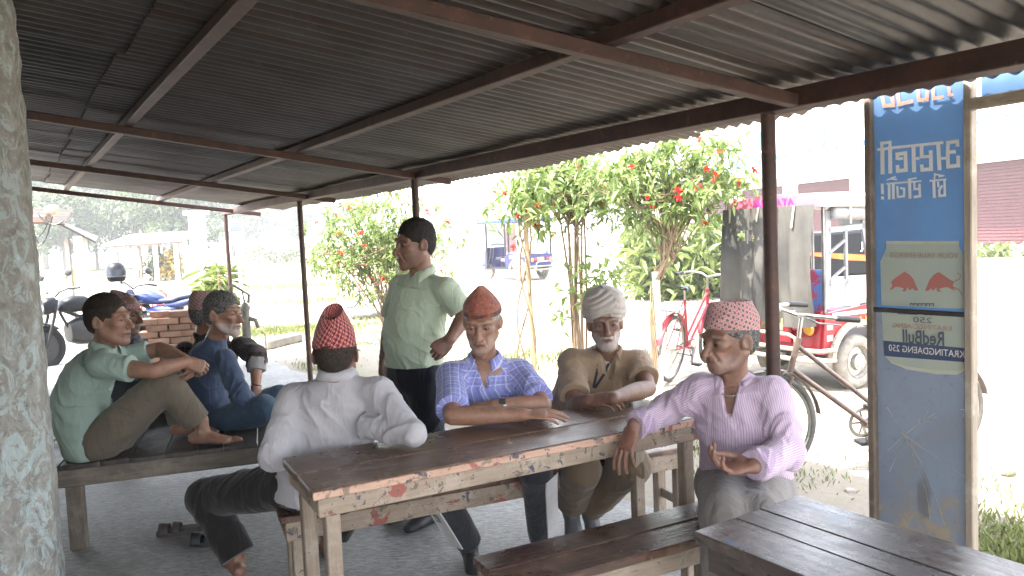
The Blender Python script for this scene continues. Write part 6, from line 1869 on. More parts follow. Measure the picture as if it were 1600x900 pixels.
def cloth(name, root, prims, m, h=.0065, pcs=None, disp=None, part=None):
    prims = flat(prims); pcs = flat(pcs) if pcs else None
    F_ = Field(prims, disp); X, F = F_.mesh(h, newton=1)
    o = to_mesh(name, X, F, m, part or root, {'pc': pc_coords(X, pcs or [q for q in prims if isinstance(q, Tube) and q.op == 'u'])})
    return o, F_
def leg_tube(hip, knee, ank, r=(.098, .082, .070, .062, .058), wr_=(.006, 14, 9), end=.0, seed=0.):
    d = unit(ank - knee); w2 = tuple(wr_)
    return [Tube([hip, (hip + knee) / 2, knee], r[:3], k=.035, wr=w2 + (seed,)), Tube([knee, (knee + ank) / 2, ank + d * .04], (r[2], r[3], r[4]), k=.02, clip=[(ank - d * end, d)], wr=w2 + (seed + 1.3,))]
def flat(L):
    out = []
    for q in L: out += q if isinstance(q, list) else [q]
    return out
def collar(root, nb, up, fwd, m, r=.062, stand=.028, fold=.042, tip=.03, gap=.5, name='collar', squash=.9):
    u = unit(up); f = unit(fwd - u * (np.asarray(fwd) @ u)); rr = np.cross(f, u)
    n = 36; b = MB()
    prof = [(-.004, .0), (-.004, stand + .006), (.002, stand + .010), (.011, stand - .004), (.020, stand - fold + .014)]
    rows = []
    for i in range(n + 1):
        th = -math.pi + gap * .5 + (2 * math.pi - gap) * i / n; th2 = th + math.pi      # opening at the front
        c_, s_ = math.cos(math.pi - (th + math.pi) + math.pi), math.sin(th + math.pi)
        dirv = f * math.cos(th + math.pi) + rr * math.sin(th + math.pi)
        front = max(0., math.cos(th + math.pi)) ** 3
        row = []
        for j, (o_, z_) in enumerate(prof):
            zz = z_ - (tip * front if j >= 3 else 0) * (1 if j == 4 else .35) - .012 * front
            oo = r + o_ + (.024 * front if j == 4 else .014 * front if j == 3 else 0)
            sq = dirv * oo; sq = sq - f * (sq @ f) * (1 - squash)
            row.append(nb + sq + u * zz)
        rows.append(row)
    b.add([p for row in rows for p in row], [(i * 5 + j, i * 5 + j + 1, (i + 1) * 5 + j + 1, (i + 1) * 5 + j) for i in range(n) for j in range(4)])
    o = b.build(name, m, root, 179)
    pc = np.zeros((len(o.data.vertices), 3)); pc[:, 0] = np.repeat(np.arange(n + 1), 5) * .011; pc[:, 1] = np.tile(np.arange(5), n + 1) * .01
    at = o.data.attributes.new('pc', 'FLOAT_VECTOR', 'POINT'); at.data.foreach_set('vector', pc.astype(np.float32).ravel())
    sol = o.modifiers.new('thickness', 'SOLIDIFY'); sol.thickness = .0022
    return o
def strip_on(root, F_, pts, d, w, m, name, lift=.003):
    """a strip of cloth laid on a garment: pts are seen along direction d"""
    H = [F_.hit(np.asarray(p) - unit(d) * .3, d, .8) for p in pts]; H = [q for q in H if q is not None]
    if len(H) < 2: return None
    d = unit(d); b = MB(); vs = []
    for i, q in enumerate(H):
        t = unit(H[min(i + 1, len(H) - 1)] - H[max(i - 1, 0)]); s_ = unit(np.cross(t, d)) * w / 2
        vs += [q - s_ - d * lift * .2, q - s_ - d * lift, q + s_ - d * lift, q + s_ - d * lift * .2]
    n = len(H); b.add(vs, [(i * 4 + j, i * 4 + j + 1, i * 4 + 5 + j, i * 4 + 4 + j) for i in range(n - 1) for j in range(3)])
    o = b.build(name, m, root, 60)
    pc = np.zeros((len(vs), 3)); pc[:, 1] = np.repeat(np.arange(n), 4) * .03; pc[:, 0] = np.tile([0, .002, w, w + .002], n)
    at = o.data.attributes.new('pc', 'FLOAT_VECTOR', 'POINT'); at.data.foreach_set('vector', pc.astype(np.float32).ravel())
    return o
def buttons_on(root, F_, pts, d, m, r=.0055):
    for p in pts:
        q = F_.hit(np.asarray(p) - unit(d) * .3, d, .8)
        if q is not None: MB().lathe(q - unit(d) * .0065, d, [(.0001, 0), (r * .8, 0), (r, .0015), (r, .004)], 10).build('button', m, root, 60)
def topi(root, c, r, f, u, s, m, hf=.115, hb=.095, tw=.016, z0=.045, tilt=.0, lean=0., dent=.03, tl=.068, back_lift=.0, ex=1.25, bul=1.):
    n, R_ = 48, 14; vs = []; pc = []
    P = lambda x, y, z: c + (r * x + f * y + u * z) * s
    for j in range(R_ + 4):
        for i in range(n):
            th = 2 * math.pi * i / n; cx, sy = math.sin(th), math.cos(th)
            fr = (sy + 1) / 2; htop = hb + (hf - hb) * fr
            if j <= R_:
                t = j / R_; tt = t ** ex
                hx = .0825 * (1 - tt) + tw * tt + .010 * bul * math.sin(math.pi * t); hy = .1025 * (1 - tt) + tl * tt + .006 * bul * math.sin(math.pi * t)
                z = z0 + tilt * sy * (1 - t) + htop * t + back_lift * (1 - fr) * (1 - t)
            else:
                k = (j - R_) / 4; t = 1; hx = tw * (1 - k * .85); hy = tl * (1 - k * .45); z = z0 + htop - dent * k
            wob = 1 + .02 * math.sin(th * 3 + j * .5) + .012 * math.sin(th * 7 + j)
            vs.append(P(hx * cx * wob, -.018 + lean * t + hy * sy * wob, z)); pc.append((th * .09, z, 0))
    fs = [(j * n + i, j * n + (i + 1) % n, (j + 1) * n + (i + 1) % n, (j + 1) * n + i) for j in range(R_ + 3) for i in range(n)]
    b = MB(); b.add(vs, fs); o = b.build('dhaka_cap', m, root, 50)
    at = o.data.attributes.new('pc', 'FLOAT_VECTOR', 'POINT'); at.data.foreach_set('vector', np.array(pc, np.float32).ravel())
    return o
def person(label, loc):
    return thing('person', label, 'person', loc)
def body(root, fields, m, tints):
    parts = []; T = []
    for (F_, h, tf) in zip(*[iter(fields)] * 3):
        X, F = F_.mesh(h, newton=1); parts.append((X, F)); T.append(tf(X))
    X, F = join_np(parts)
    return to_mesh('body', X, F, m, root, {'tint': np.concatenate(T)})
def hair_obj(root, fld, m, h=.004, n=4200, L=.0115, flow=(0, 0, -1)):
    X, F = fld.mesh(h, newton=1); o = to_mesh('hair', X, F, m, root)
    vs, fs = strands(X, F, n, L, .0011, flow, len(X))
    t = np_mesh('loose_hair', vs, fs, m, o); t['kind'] = 'stuff'
    return o
def hair_m(name, c, c2):
    mm = mat(name, c, .75, c2=c2, scale=120, lo=.4, hi=.6, bmp=.6, bscale=420, bdist=.002, spec=.2); return mm
H_BLACK = hair_m('black hair', (.014, .012, .011), (.028, .024, .022)); H_GREY = hair_m('greying hair', (.03, .029, .03), (.16, .155, .15)); H_WHITE = hair_m('white hair', (.4, .39, .37), (.2, .19, .18))
H_BROWN = hair_m('dark brown hair', (.022, .016, .013), (.05, .038, .03))
SK1 = skin_mat('weathered brown skin', (.30, .16, .106)); SK2 = skin_mat('dark brown skin', (.22, .115, .08)); SK3 = skin_mat('mid brown skin', (.325, .18, .122)); SK4 = skin_mat('deep brown skin', (.20, .104, .07))
DH_RED = cloth_mat('red dhaka weave', (.3, .05, .05), pattern=dhaka((.33, .045, .05), (.06, .02, .03), (.5, .28, .2), (.42, .2, .19)))
def rust_patches(nt, vec, base):
    z = sepxyz(nt, vec)[1]
    a = mix(nt, base, (.07, .035, .03), ramp(nt, noise(nt, vec, 42, 5, .7), [(.5, 0.), (.62, .75)]))
    a = mix(nt, a, (.42, .2, .13), ramp(nt, noise(nt, vec, 75, 3, .6), [(.58, 0.), (.66, .5)]))
    return mix(nt, a, (.05, .028, .026), math_(nt, 'MULTIPLY', math_(nt, 'LESS_THAN', z, .062), ramp(nt, noise(nt, vec, 30, 4, .6), [(.4, .1), (.55, .9)])))
DH_ORG = cloth_mat('rust dhaka weave', (.30, .105, .068), (.22, .07, .05), rust_patches)
DH_PINK = cloth_mat('pink dhaka weave', (.4, .22, .22), pattern=dhaka((.42, .25, .24), (.12, .08, .09), (.5, .1, .12), (.3, .24, .2)))
DH_DUST = cloth_mat('dusty pink dhaka weave', (.3, .17, .16), pattern=dhaka((.34, .2, .19), (.2, .12, .12), (.4, .24, .22), (.14, .1, .1)))
BTN = mat('pale button', (.6, .58, .55), .35, bmp=0); BTND = mat('dark button', (.05, .04, .04), .35, bmp=0)

# ---------- the man in the blue plaid shirt, arms folded on the table
def man_plaid():
    R = person('man in a blue plaid shirt and rust topi, forearms folded on the long table', V(-.02, 3.5, 0))
    c = J(753, 503, 3.25); r, f, u = head_axes((-.13, -1, -.26), (.04, 0, 1)); s = .97
    nb = J(757, 560, 3.36)
    S1, S2 = J(704, 584, 3.33), J(811, 580, 3.38)
    lat = unit(S2 - S1); S1 = S1 - V(0, 0, .010); S2 = S2 - V(0, 0, .010)
    E1, W1_ = onz(707, 650, .795), onz(818, 648, .795); E2, W2_ = onz(848, 632, .80), onz(772, 634, .815)
    pts = [V(-.02, 3.56, .50), V(-.03, 3.53, .62), V(-.06, 3.46, .76), (S1 + S2) / 2 + V(0, .01, -.05), (S1 + S2) / 2 + V(0, .015, .015), nb + V(0, .01, -.005)]
    T = torso_tube(pts, [.165, .155, .165, .165, .130, .062], [.125, .12, .118, .108, .080, .055], lat, (.0085, 16, 10), seed=3)
    M = cloth_mat('blue plaid cotton', (.24, .255, .54), (.21, .225, .48), plaid([((.66, .68, .8), 0, .034, .13, .8), ((.66, .68, .8), 1, .034, .13, .8), ((.12, .13, .38), 0, .034, .5, .28), ((.12, .13, .38), 1, .034, .5, .28), ((.45, .47, .68), 0, .017, .08, .5), ((.45, .47, .68), 1, .017, .08, .5)]))
    SL1 = sleeve_short(S1, E1, .86, (.056, .060, .064), seed=1); SL2 = sleeve_short(S2, E2, .84, (.056, .060, .064), seed=2)
    o, FF = cloth('shirt', R, [T, SL1, SL2] + yoke(nb, S1, S2) + [vneck(nb, unit(V(0, -1, -.15)), lat, .026, .085)], M, h=.006, pcs=[T, SL1, SL2])
    collar(R, nb + V(0, -.002, -.012), V(0, -.3, 1), f * V(1, 1, 0), M, .062, .03, .045, .05, 1.0)
    mid = [nb * (1 - t) + pts[1] * t + f * .0 for t in np.linspace(.12, .9, 9)]
    strip_on(R, FF, mid, V(.03, 1, 0), .028, M, 'placket')
    buttons_on(R, FF, mid[1::2], V(.03, 1, 0), BTN)
    strip_on(R, FF, [pts[3] + V(.07, 0, -.02 - .02 * i) for i in range(6)], V(.03, 1, 0), .085, M, 'pocket', .004)
    d1 = unit(W1_ - E1); d2 = unit(W2_ - E2)
    hp = head_prims(c, r, f, u, s, 1.1, .98, .6, nb, (.050, .056), .004, .62)
    A1 = [arm_skin(S1, E1, W1_, .98)] + hand_prims(W1_, unit(d1 + V(0, .06, -.0)), V(0, -.25, 1), 1, (.16, .14, .16, .2), .1, (.35, .2), .95)
    A2 = [arm_skin(S2, E2, W2_, .98)] + hand_prims(W2_, unit(d2 + V(0, -.05, -.1)), V(0, -.3, 1), -1, (.3, .3, .3, .3), .08, (.4, .3), .95)
    bo = body(R, [Field(hp), .003, lambda X: head_tint(X, c, r, f, u, s, (.22, .2, .19), .5, (.4, .37, .35), .22), Field(A1), .0032, NOTINT, Field(A2), .0032, NOTINT, chest_skin(nb, pts, lat), .007, NOTINT], SK1, None)
    eyes_for(R, c, r, f, u, s, .1, .35)
    hair_obj(R, hair_cap(c, r, f, u, s, .062, .004, hat=.050), H_WHITE)
    topi(R, c, r, f, u, s, DH_ORG, .132, .104, .010, .040, .004, .004, .02, .05, 0, 1.45, .9)
    wc = W2_ * .82 + E2 * .18
    wt = MB().lathe(wc - d2 * .007, d2, [(.029, 0), (.0315, .001), (.0315, .013), (.029, .014)], 24).build('watch_strap', M_STEELB, R, 40)
    MB().box(wc + V(0, -.024, .022), (.026, .026, .008), (d2, unit(V(0, -.6, -.5)), unit(V(0, -.7, .7))), .002).build('watch_face', mat('watch glass', (.05, .05, .05), .15), wt)
    # trousers with a white stripe
    P0 = pts[0]; h1, h2 = P0 - lat * .085, P0 + lat * .085
    K1, A1_ = onz(672, 742, .49), onz(733, 846, .10); K2, A2_ = onz(838, 735, .49), onz(846, 838, .09)
    MT = cloth_mat('charcoal track trousers', (.03, .031, .037), (.022, .023, .028))
    L1 = leg_tube(h1, K1, A1_, (.09, .08, .068, .062, .058), (.004, 11, 8), seed=4); L2 = leg_tube(h2, K2, A2_, (.09, .08, .068, .062, .058), (.004, 11, 8), seed=5)
    ot, FT = cloth('trousers', R, [Tube([P0 + lat * -.06, P0 + lat * .06], .12, .12, k=.04), L1, L2], MT)
    MS = mat('white track stripe', (.62, .6, .6), .8)
    for K_, A_, dx in ((K1, A1_, V(-.05, -.01, -.01)), (K2, A2_, V(.05, 0, 0))):
        n_ = unit(np.cross(A_ - K_, V(0, 1, 0)) * (1 if dx[0] < 0 else -1)); n_ = n_ if n_ @ dx > 0 else -n_
        vd = unit(-n_ * .6 + V(0, .8, 0))
        strip_on(R, FT, [K_ * (1 - t) + A_ * t + n_ * .02 for t in np.linspace(.06, .97, 14)], vd, .07, MS, 'side_stripe', .009)
        if dx[0] < 0:
            q = FT.hit(K_ * .62 + A_ * .38 + n_ * .02 - vd * .3, vd, .8)
            lettering('lettering', 'OFF WHITE', .036, q - vd * .0125, unit(A_ - K_), unit(np.cross(-vd, unit(A_ - K_))), mat('black print', (.02, .02, .02), .6), R, False, True, .17)
    for A_, tdir in ((A1_, V(.25, -.85, -.3)), (A2_, V(.1, -1, -.1))):
        X, F = Field(shoe_prims(A_ + V(0, 0, -.0), tdir)).mesh(.006); to_mesh('shoe', X, F, M_SOLE2, R)
man_plaid()

# ---------- the man seen from behind in the pale grey shirt
def man_back():
    R = person('man seen from behind in pale grey shirt and red topi', V(-.8, 3.1, 0))
    c = J(525, 553, 2.99); r, f, u = head_axes((-.06, 1, -.05), (.0, -.05, 1)); s = 1.0
    nb = J(527, 589, 2.97)
    S1, S2 = J(459, 622, 2.99), J(591, 611, 2.93); lat = unit(S2 - S1); S1 = S1 - V(0, 0, .010); S2 = S2 - V(0, 0, .010)
    E1, W1_ = J(430, 712, 2.87), J(476, 698, 3.08); E2 = onz(648, 678, .805); W2_ = E2 + V(-.20, .13, .005)
    pel = V(-.80, 3.14, .52)
    pts = [pel + V(-.02, -.01, -.07), pel + V(.0, 0, .05), J(498, 706, 3.05), J(518, 660, 2.99), J(524, 622, 2.965), nb + V(0, 0, -.012)]
    T = torso_tube(pts, [.185, .178, .170, .178, .150, .064], [.15, .135, .118, .112, .088, .056], lat, (.0085, 16, 10), [(pel + V(0, 0, -.06), V(-.1, 0, -1))], seed=11)
    M = cloth_mat('pale grey shirt cotton', (.40, .38, .40), (.35, .335, .355))
    SA = sleeve_long(S1, E1, W1_, (.060, .057, .052, .048, .046), (.009, 26, 12), 0, 5); SB = sleeve_long(S2, E2, W2_, (.057, .050, .040, .044, .044), (.009, 26, 12), 0, 7)
    o, FF = cloth('shirt', R, [T, SA, SB] + yoke(nb, S1, S2), M, .0065, [T, SA, SB])
    collar(R, nb + V(0, 0, -.004), V(0, -.12, 1), f * V(1, 1, 0), M, .060, .034, .040, .02, .7)
    vd = V(.1, 1, -.1)
    strip_on(R, FF, [S1 * (1 - t) + S2 * t + V(0, 0, -.025) for t in np.linspace(.14, .86, 12)], vd, .005, M, 'yoke_seam', .002)
    for q in (.42, .58):
        a0 = S1 * (1 - q) + S2 * q; strip_on(R, FF, [a0 * (1 - t) + (pts[2] + lat * (q - .5) * .25) * t for t in np.linspace(.12, .9, 8)], vd, .004, M, 'back_pleat', .002)
    hp = head_prims(c, r, f, u, s, neck_to=nb, neck_r=(.056, .060))
    A1 = [arm_skin(S1, E1, W1_, .86)] + hand_prims(W1_, unit(V(.3, .9, -.2)), V(0, 0, 1), 1, (.5, .5, .5, .5))
    bo = body(R, [Field(hp), .0033, lambda X: head_tint(X, c, r, f, u, s), Field(A1), .004, NOTINT], SK2, None)
    hair_obj(R, hair_cap(c, r, f, u, s, .062, .007, hat=.040), H_BROWN)
    topi(R, c, r, f, u, s, DH_RED, .165, .108, .038, .028, -.004, -.004, .07, .06, 0, 1.1, .9)
    h1, h2 = pel + V(-.10, .02, 0), pel + V(.06, .09, 0)
    K1, A1_ = J(322, 778, 3.42), J(368, 862, 3.36); K2 = V(-.62, 3.62, .47); A2_ = onz(527, 833, .1)
    MT = cloth_mat('dark brown trousers', (.016, .0135, .013), (.011, .0095, .0095))
    cloth('trousers', R, [Tube([pel + V(-.06, 0, -.02), pel + V(.06, 0, -.02)], .115, .11, k=.04), leg_tube(h1, K1, A1_, (.10, .092, .082, .074, .072), end=-.02, seed=2), leg_tube(h2, K2, A2_, seed=3)], MT)
    X, F = Field(foot_prims(onz(512, 846, .06), V(-.3, .6, 0), big=-1)).mesh(.004); to_mesh('foot', X, F, SK2, R, {'tint': NOTINT(X)})
    X, F = Field(foot_prims(A1_ + V(-.01, .03, -.04), V(-.5, .85, -.05))).mesh(.004); to_mesh('foot', X, F, SK2, R, {'tint': NOTINT(X)})
man_back()

# ---------- the turbaned man
def man_turban():
    R = person('white-bearded man in a pale wound turban and khaki shirt leaning on the table end', V(.36, 3.7, 0))
    c = J(946, 506, 3.50); r, f, u = head_axes((-.06, -1, .0), (-.03, 0, 1)); s = .93
    nb = J(948, 550, 3.60)
    S1, S2 = J(893, 562, 3.60), J(997, 564, 3.57); lat = unit(S2 - S1); S1 = S1 - V(0, 0, .010); S2 = S2 - V(0, 0, .010)
    E1, W1_ = onz(908, 622, .80), onz(930, 624, .805); E2, W2_ = onz(1012, 607, .80), onz(958, 622, .81)
    E1 = J(899, 634, 3.36); W1_ = J(921, 626, 3.24)
    pel = V(.36, 3.76, .53)
    pts = [pel, pel + V(0, -.02, .10), J(912, 630, 3.72), J(930, 594, 3.67), (S1 + S2) / 2 + V(0, .02, .0), nb + V(0, .01, -.008)]
    T = torso_tube(pts, [.16, .155, .17, .168, .135, .06], [.12, .12, .12, .11, .085, .055], lat, (.0085, 16, 10), seed=21)
    M = cloth_mat('khaki shirt cotton', (.29, .205, .135), (.24, .168, .11))
    SA = sleeve_short(S1, E1, .78, (.058, .062, .066), (.006, 20, 12), 3); SB = sleeve_short(S2, E2, .62, (.058, .061, .064), (.006, 20, 12), 4)
    o, FF = cloth('shirt', R, [T, SA, SB] + yoke(nb, S1, S2) + [vneck(nb, unit(V(0, -1, -.1)), lat, .034, .10)], M, .006, [T, SA, SB])
    collar(R, nb + V(0, -.004, -.010), V(0, -.25, 1), f * V(1, 1, 0), M, .064, .026, .045, .05, 1.25)
    ms = cloth_mat('undershirt', (.45, .4, .34)); mn = mat('navy piping', (.03, .035, .05), .8)
    vd = V(.05, 1, 0)
    for sg in (-1, 1): strip_on(R, FF, [nb * (1 - t) + pts[2] * t + lat * sg * (.034 * (1 - t * 1.5)) for t in np.linspace(.08, .6, 7)], vd, .012, mn, 'shirt_trim', .006)
    strip_on(R, FF, [pts[4] + lat * .085 + V(0, 0, -.07 - .014 * i) for i in range(6)], vd, .075, M, 'pocket', .004)
    hp = head_prims(c, r, f, u, s, 1.0, .96, .6, nb, (.048, .055), .002, .75)
    hp += [Ball(c + (f * .062 - u * .098) * s, (.034, .030, .026), (r, f, u), .02)]
    A1 = [arm_skin(S1, E1, W1_)] + hand_prims(W1_, unit(W2_ - W1_ + V(.02, 0, 0)), V(-.1, -.6, .8), 1, (.5, .5, .5, .5), .05, (.35, .1), .92)
    A2 = [arm_skin(S2, E2, W2_)] + hand_prims(W2_, unit(W1_ - W2_ + V(0, .03, -.01)), V(0, -.7, .75), -1, (.45, .45, .5, .5), .05, (.4, .2), .95)
    body(R, [Field(hp), .003, lambda X: head_tint(X, c, r, f, u, s, (.25, .24, .23), .5, (.5, .48, .45), .62), Field(A1), .0033, NOTINT, Field(A2), .0033, NOTINT], SK4, None)
    XC, FC = chest_skin(nb, pts, lat).mesh(.007); to_mesh('undershirt', XC, FC, ms, R, {'pc': XC.astype(np.float32)})
    eyes_for(R, c, r, f, u, s, 0, -.02)
    XB, FB = Field([Ball(c + (f * .060 - u * .092) * s, (.040, .036, .036), (r, f, u), .02), Ball(c + (f * .03 - u * .075) * s, (.055, .045, .03), (r, f, u), .02)]).mesh(.005, newton=1)
    vs, fs = strands(XB, FB, 800, .013, .0011, V(0, -.3, -1), 5, .35); bd = np_mesh('beard', vs, fs, H_WHITE, R); bd['kind'] = 'stuff'
    # turban: cloth wound in tilted turns
    tc = c + (u * .070 - f * .018) * s
    def wraps(P):
        q = P - tc; x, y, z = q @ r, q @ f, q @ u
        k = (z + .34 * x) * 1.0 + .10 * y; k2 = (z - .45 * x) + .12 * y
        g_ = np.where(x + .3 * y + .02 * np.sin(z * 40) > 0, k, k2)
        return -.0062 * np.abs(np.sin(g_ * 125 + 3 * noise3(P * 9))) + .004 + (noise3(P * 26) - .5) * .008
    A = (r, f, u)
    FT = Field([Ball(tc, (.108 * s, .124 * s, .088 * s), A, .02), Ball(tc + u * .048 * s, (.092 * s, .100 * s, .068 * s), A, .03), Ball(c + (f * .115 - u * .055) * s, (.09, .07, .104), A, .02, 's'), Ball(c - u * .10, (.2, .2, .085), A, .01, 's')], wraps)
    X, F = FT.mesh(.0038, newton=1)
    pc = X.astype(np.float32); to_mesh('turban', X, F, cloth_mat('undyed turban cotton', (.42, .37, .33), (.35, .31, .28)), R, {'pc': pc})
    P0 = pel; h1, h2 = P0 - lat * .085 + V(0, -.03, 0), P0 + lat * .085 + V(0, -.03, 0)
    K1, A1_ = J(908, 734, 3.40), J(893, 786, 3.60); K2, A2_ = J(986, 728, 3.42), J(924, 790, 3.64)
    MT = cloth_mat('brown work trousers', (.125, .088, .055), (.095, .067, .043))
    cloth('trousers', R, [Tube([P0 - lat * .06, P0 + lat * .06], .115, .115, k=.04), leg_tube(h1, K1, A1_, (.095, .088, .082, .074, .066), (.006, 14, 9), seed=8), leg_tube(h2, K2, A2_, (.095, .088, .084, .074, .066), (.006, 14, 9), seed=9)], MT)
    MR = mat('grey rubber shoe', (.095, .095, .1), .5, c2=(.07, .07, .075))
    for A_, td in ((A1_, V(.05, -.75, -.6)), (A2_, V(.1, -.7, -.6))):
        X, F = Field(shoe_prims(A_ + V(0, 0, -.02), td)).mesh(.006); to_mesh('shoe', X, F, MR, R)
    for A_, K_ in ((A1_, K1), (A2_, K2)):
        X, F = Field([Tube([A_ + (K_ - A_) * .2, A_ - (K_ - A_) * .08], [.036, .036])]).mesh(.006); to_mesh('ankle', X, F, SK4, R, {'tint': NOTINT(X)})
man_turban()

# ---------- the man in the pink striped shirt
def man_pink():
    R = person('old man in pink striped shirt and pink topi, arm along the table', V(.82, 2.8, 0))
    c = J(1140, 531, 2.72); r, f, u = head_axes((-.94, -.42, -.12), (-.03, .02, 1)); s = .99
    nb = J(1147, 594, 2.77)
    S1, S2 = J(1095, 606, 2.82), J(1207, 612, 2.70); lat = unit(S2 - S1); S1 = S1 - V(0, 0, .010); S2 = S2 - V(0, 0, .010)
    E1 = J(1038, 642, 2.88); W1_ = onz(992, 664, .79); E2, W2_ = J(1231, 706, 2.60), J(1178, 728, 2.46)
    pel = V(.83, 2.86, .52)
    pts = [pel + V(.0, -.01, -.02), pel + V(0, -.01, .08), J(1160, 712, 2.80), J(1157, 655, 2.77), (S1 + S2) / 2 + V(0, .01, .0), nb + V(0, .005, -.012)]
    T = torso_tube(pts, [.168, .160, .152, .158, .130, .062], [.135, .125, .112, .105, .085, .055], lat, (.0085, 16, 10), [(pel + V(0, 0, -.0), V(.0, -.25, -1))], seed=31)
    M = cloth_mat('pink striped cotton', (.50, .395, .47), (.455, .355, .425), pinstripe((.33, .235, .34), .0068, .36))
    SA = sleeve_long(S1, E1, W1_, (.056, .055, .050, .046, .045), (.009, 26, 12), .0, 3); SB = sleeve_long(S2, E2, W2_, (.058, .057, .053, .049, .046), (.009, 26, 12), .0, 5)
    fb = unit(np.cross(V(0, 0, 1), lat)); fb = fb if fb[1] < 0 else -fb
    o, FF = cloth('shirt', R, [T, SA, SB] + yoke(nb, S1, S2) + [vneck(nb, fb, lat, .030, .10)], M, .0058, [T, SA, SB])
    collar(R, nb + V(0, -.002, -.012), V(0, -.2, 1), fb, M, .064, .030, .048, .06, 1.15)
    vd = -fb
    mid = [nb * (1 - t) + (pts[1]) * t for t in np.linspace(.16, .93, 10)]
    strip_on(R, FF, mid, vd, .03, M, 'placket', .004); buttons_on(R, FF, mid[1::2], vd, BTN, .006)
    strip_on(R, FF, [pts[4] + lat * .075 + V(0, 0, -.09 - .018 * i) for i in range(6)], vd, .085, M, 'pocket', .0045)
    for (E_, W_) in ((E1, W1_), (E2, W2_)):
        d = unit(W_ - E_); MB().lathe(W_ - d * .055, d, [(.047, 0), (.0505, .002), (.0495, .05), (.045, .053)], 26).build('cuff', M, R, 50)
    hp = head_prims(c, r, f, u, s, 1.15, .94, .9, nb, (.047, .055), .004, .55, .82)
    A1 = [arm_skin(S1, E1, W1_, .95)] + hand_prims(W1_, unit(V(-.40, -.25, -.72)), unit(V(-.6, -.45, .5)), -1, (.18, .2, .24, .3), .12, (.25, .2), 1.02)
    A2 = [arm_skin(S2, E2, W2_, .95)] + hand_prims(W2_, unit(V(-.95, .1, -.06)), unit(V(-.1, .25, -1)), 1, (.55, .5, .5, .55), .08, (.35, .35), .98)
    body(R, [Field(hp), .0029, lambda X: head_tint(X, c, r, f, u, s, (.12, .11, .1), .5, (.36, .33, .31), .16, stubble_hi=-.055, zs=.82), Field(A1), .003, NOTINT, Field(A2), .003, NOTINT, chest_skin(nb, pts, lat), .007, NOTINT], SK2, None)
    eyes_for(R, c, r, f, u, s, 0, .3)
    hair_obj(R, hair_cap(c, r, f, u, s, .060, .004, hat=.036), H_GREY)
    topi(R, c, r, f, u, s, DH_PINK, .108, .085, .045, .036, .020, -.012, .02, .084, 0, 1.15, .8)
    nk = MB(); ps = [nb + fb * (.058 + .03 * max(0, math.cos(a))) * math.cos(a) + lat * .058 * math.sin(a) + V(0, 0, .005 - .045 * max(0, math.cos(a))) for a in np.linspace(0, 2 * math.pi, 30, endpoint=False)]
    nk.tube(ps, .002, 5, closed=True).build('neck_cord', M_CREAM, R, 179)
    h1, h2 = pel - lat * .08, pel + lat * .08
    K1, A1_ = J(1134, 806, 2.45), V(.58, 2.36, .09); K2, A2_ = J(1186, 812, 2.44), V(.82, 2.34, .09)
    MT = cloth_mat('grey taupe trousers', (.21, .19, .178), (.17, .155, .145))
    cloth('trousers', R, [Tube([pel - lat * .06, pel + lat * .06], .12, .12, k=.04), leg_tube(h1, K1, A1_, (.095, .09, .078, .066, .062), seed=12), leg_tube(h2, K2, A2_, (.095, .09, .078, .066, .062), seed=13)], MT)
    for A_ in (A1_, A2_):
        X, F = Field(shoe_prims(A_, V(-.2, -1, 0))).mesh(.006); to_mesh('shoe', X, F, M_SOLE2, R)
man_pink()

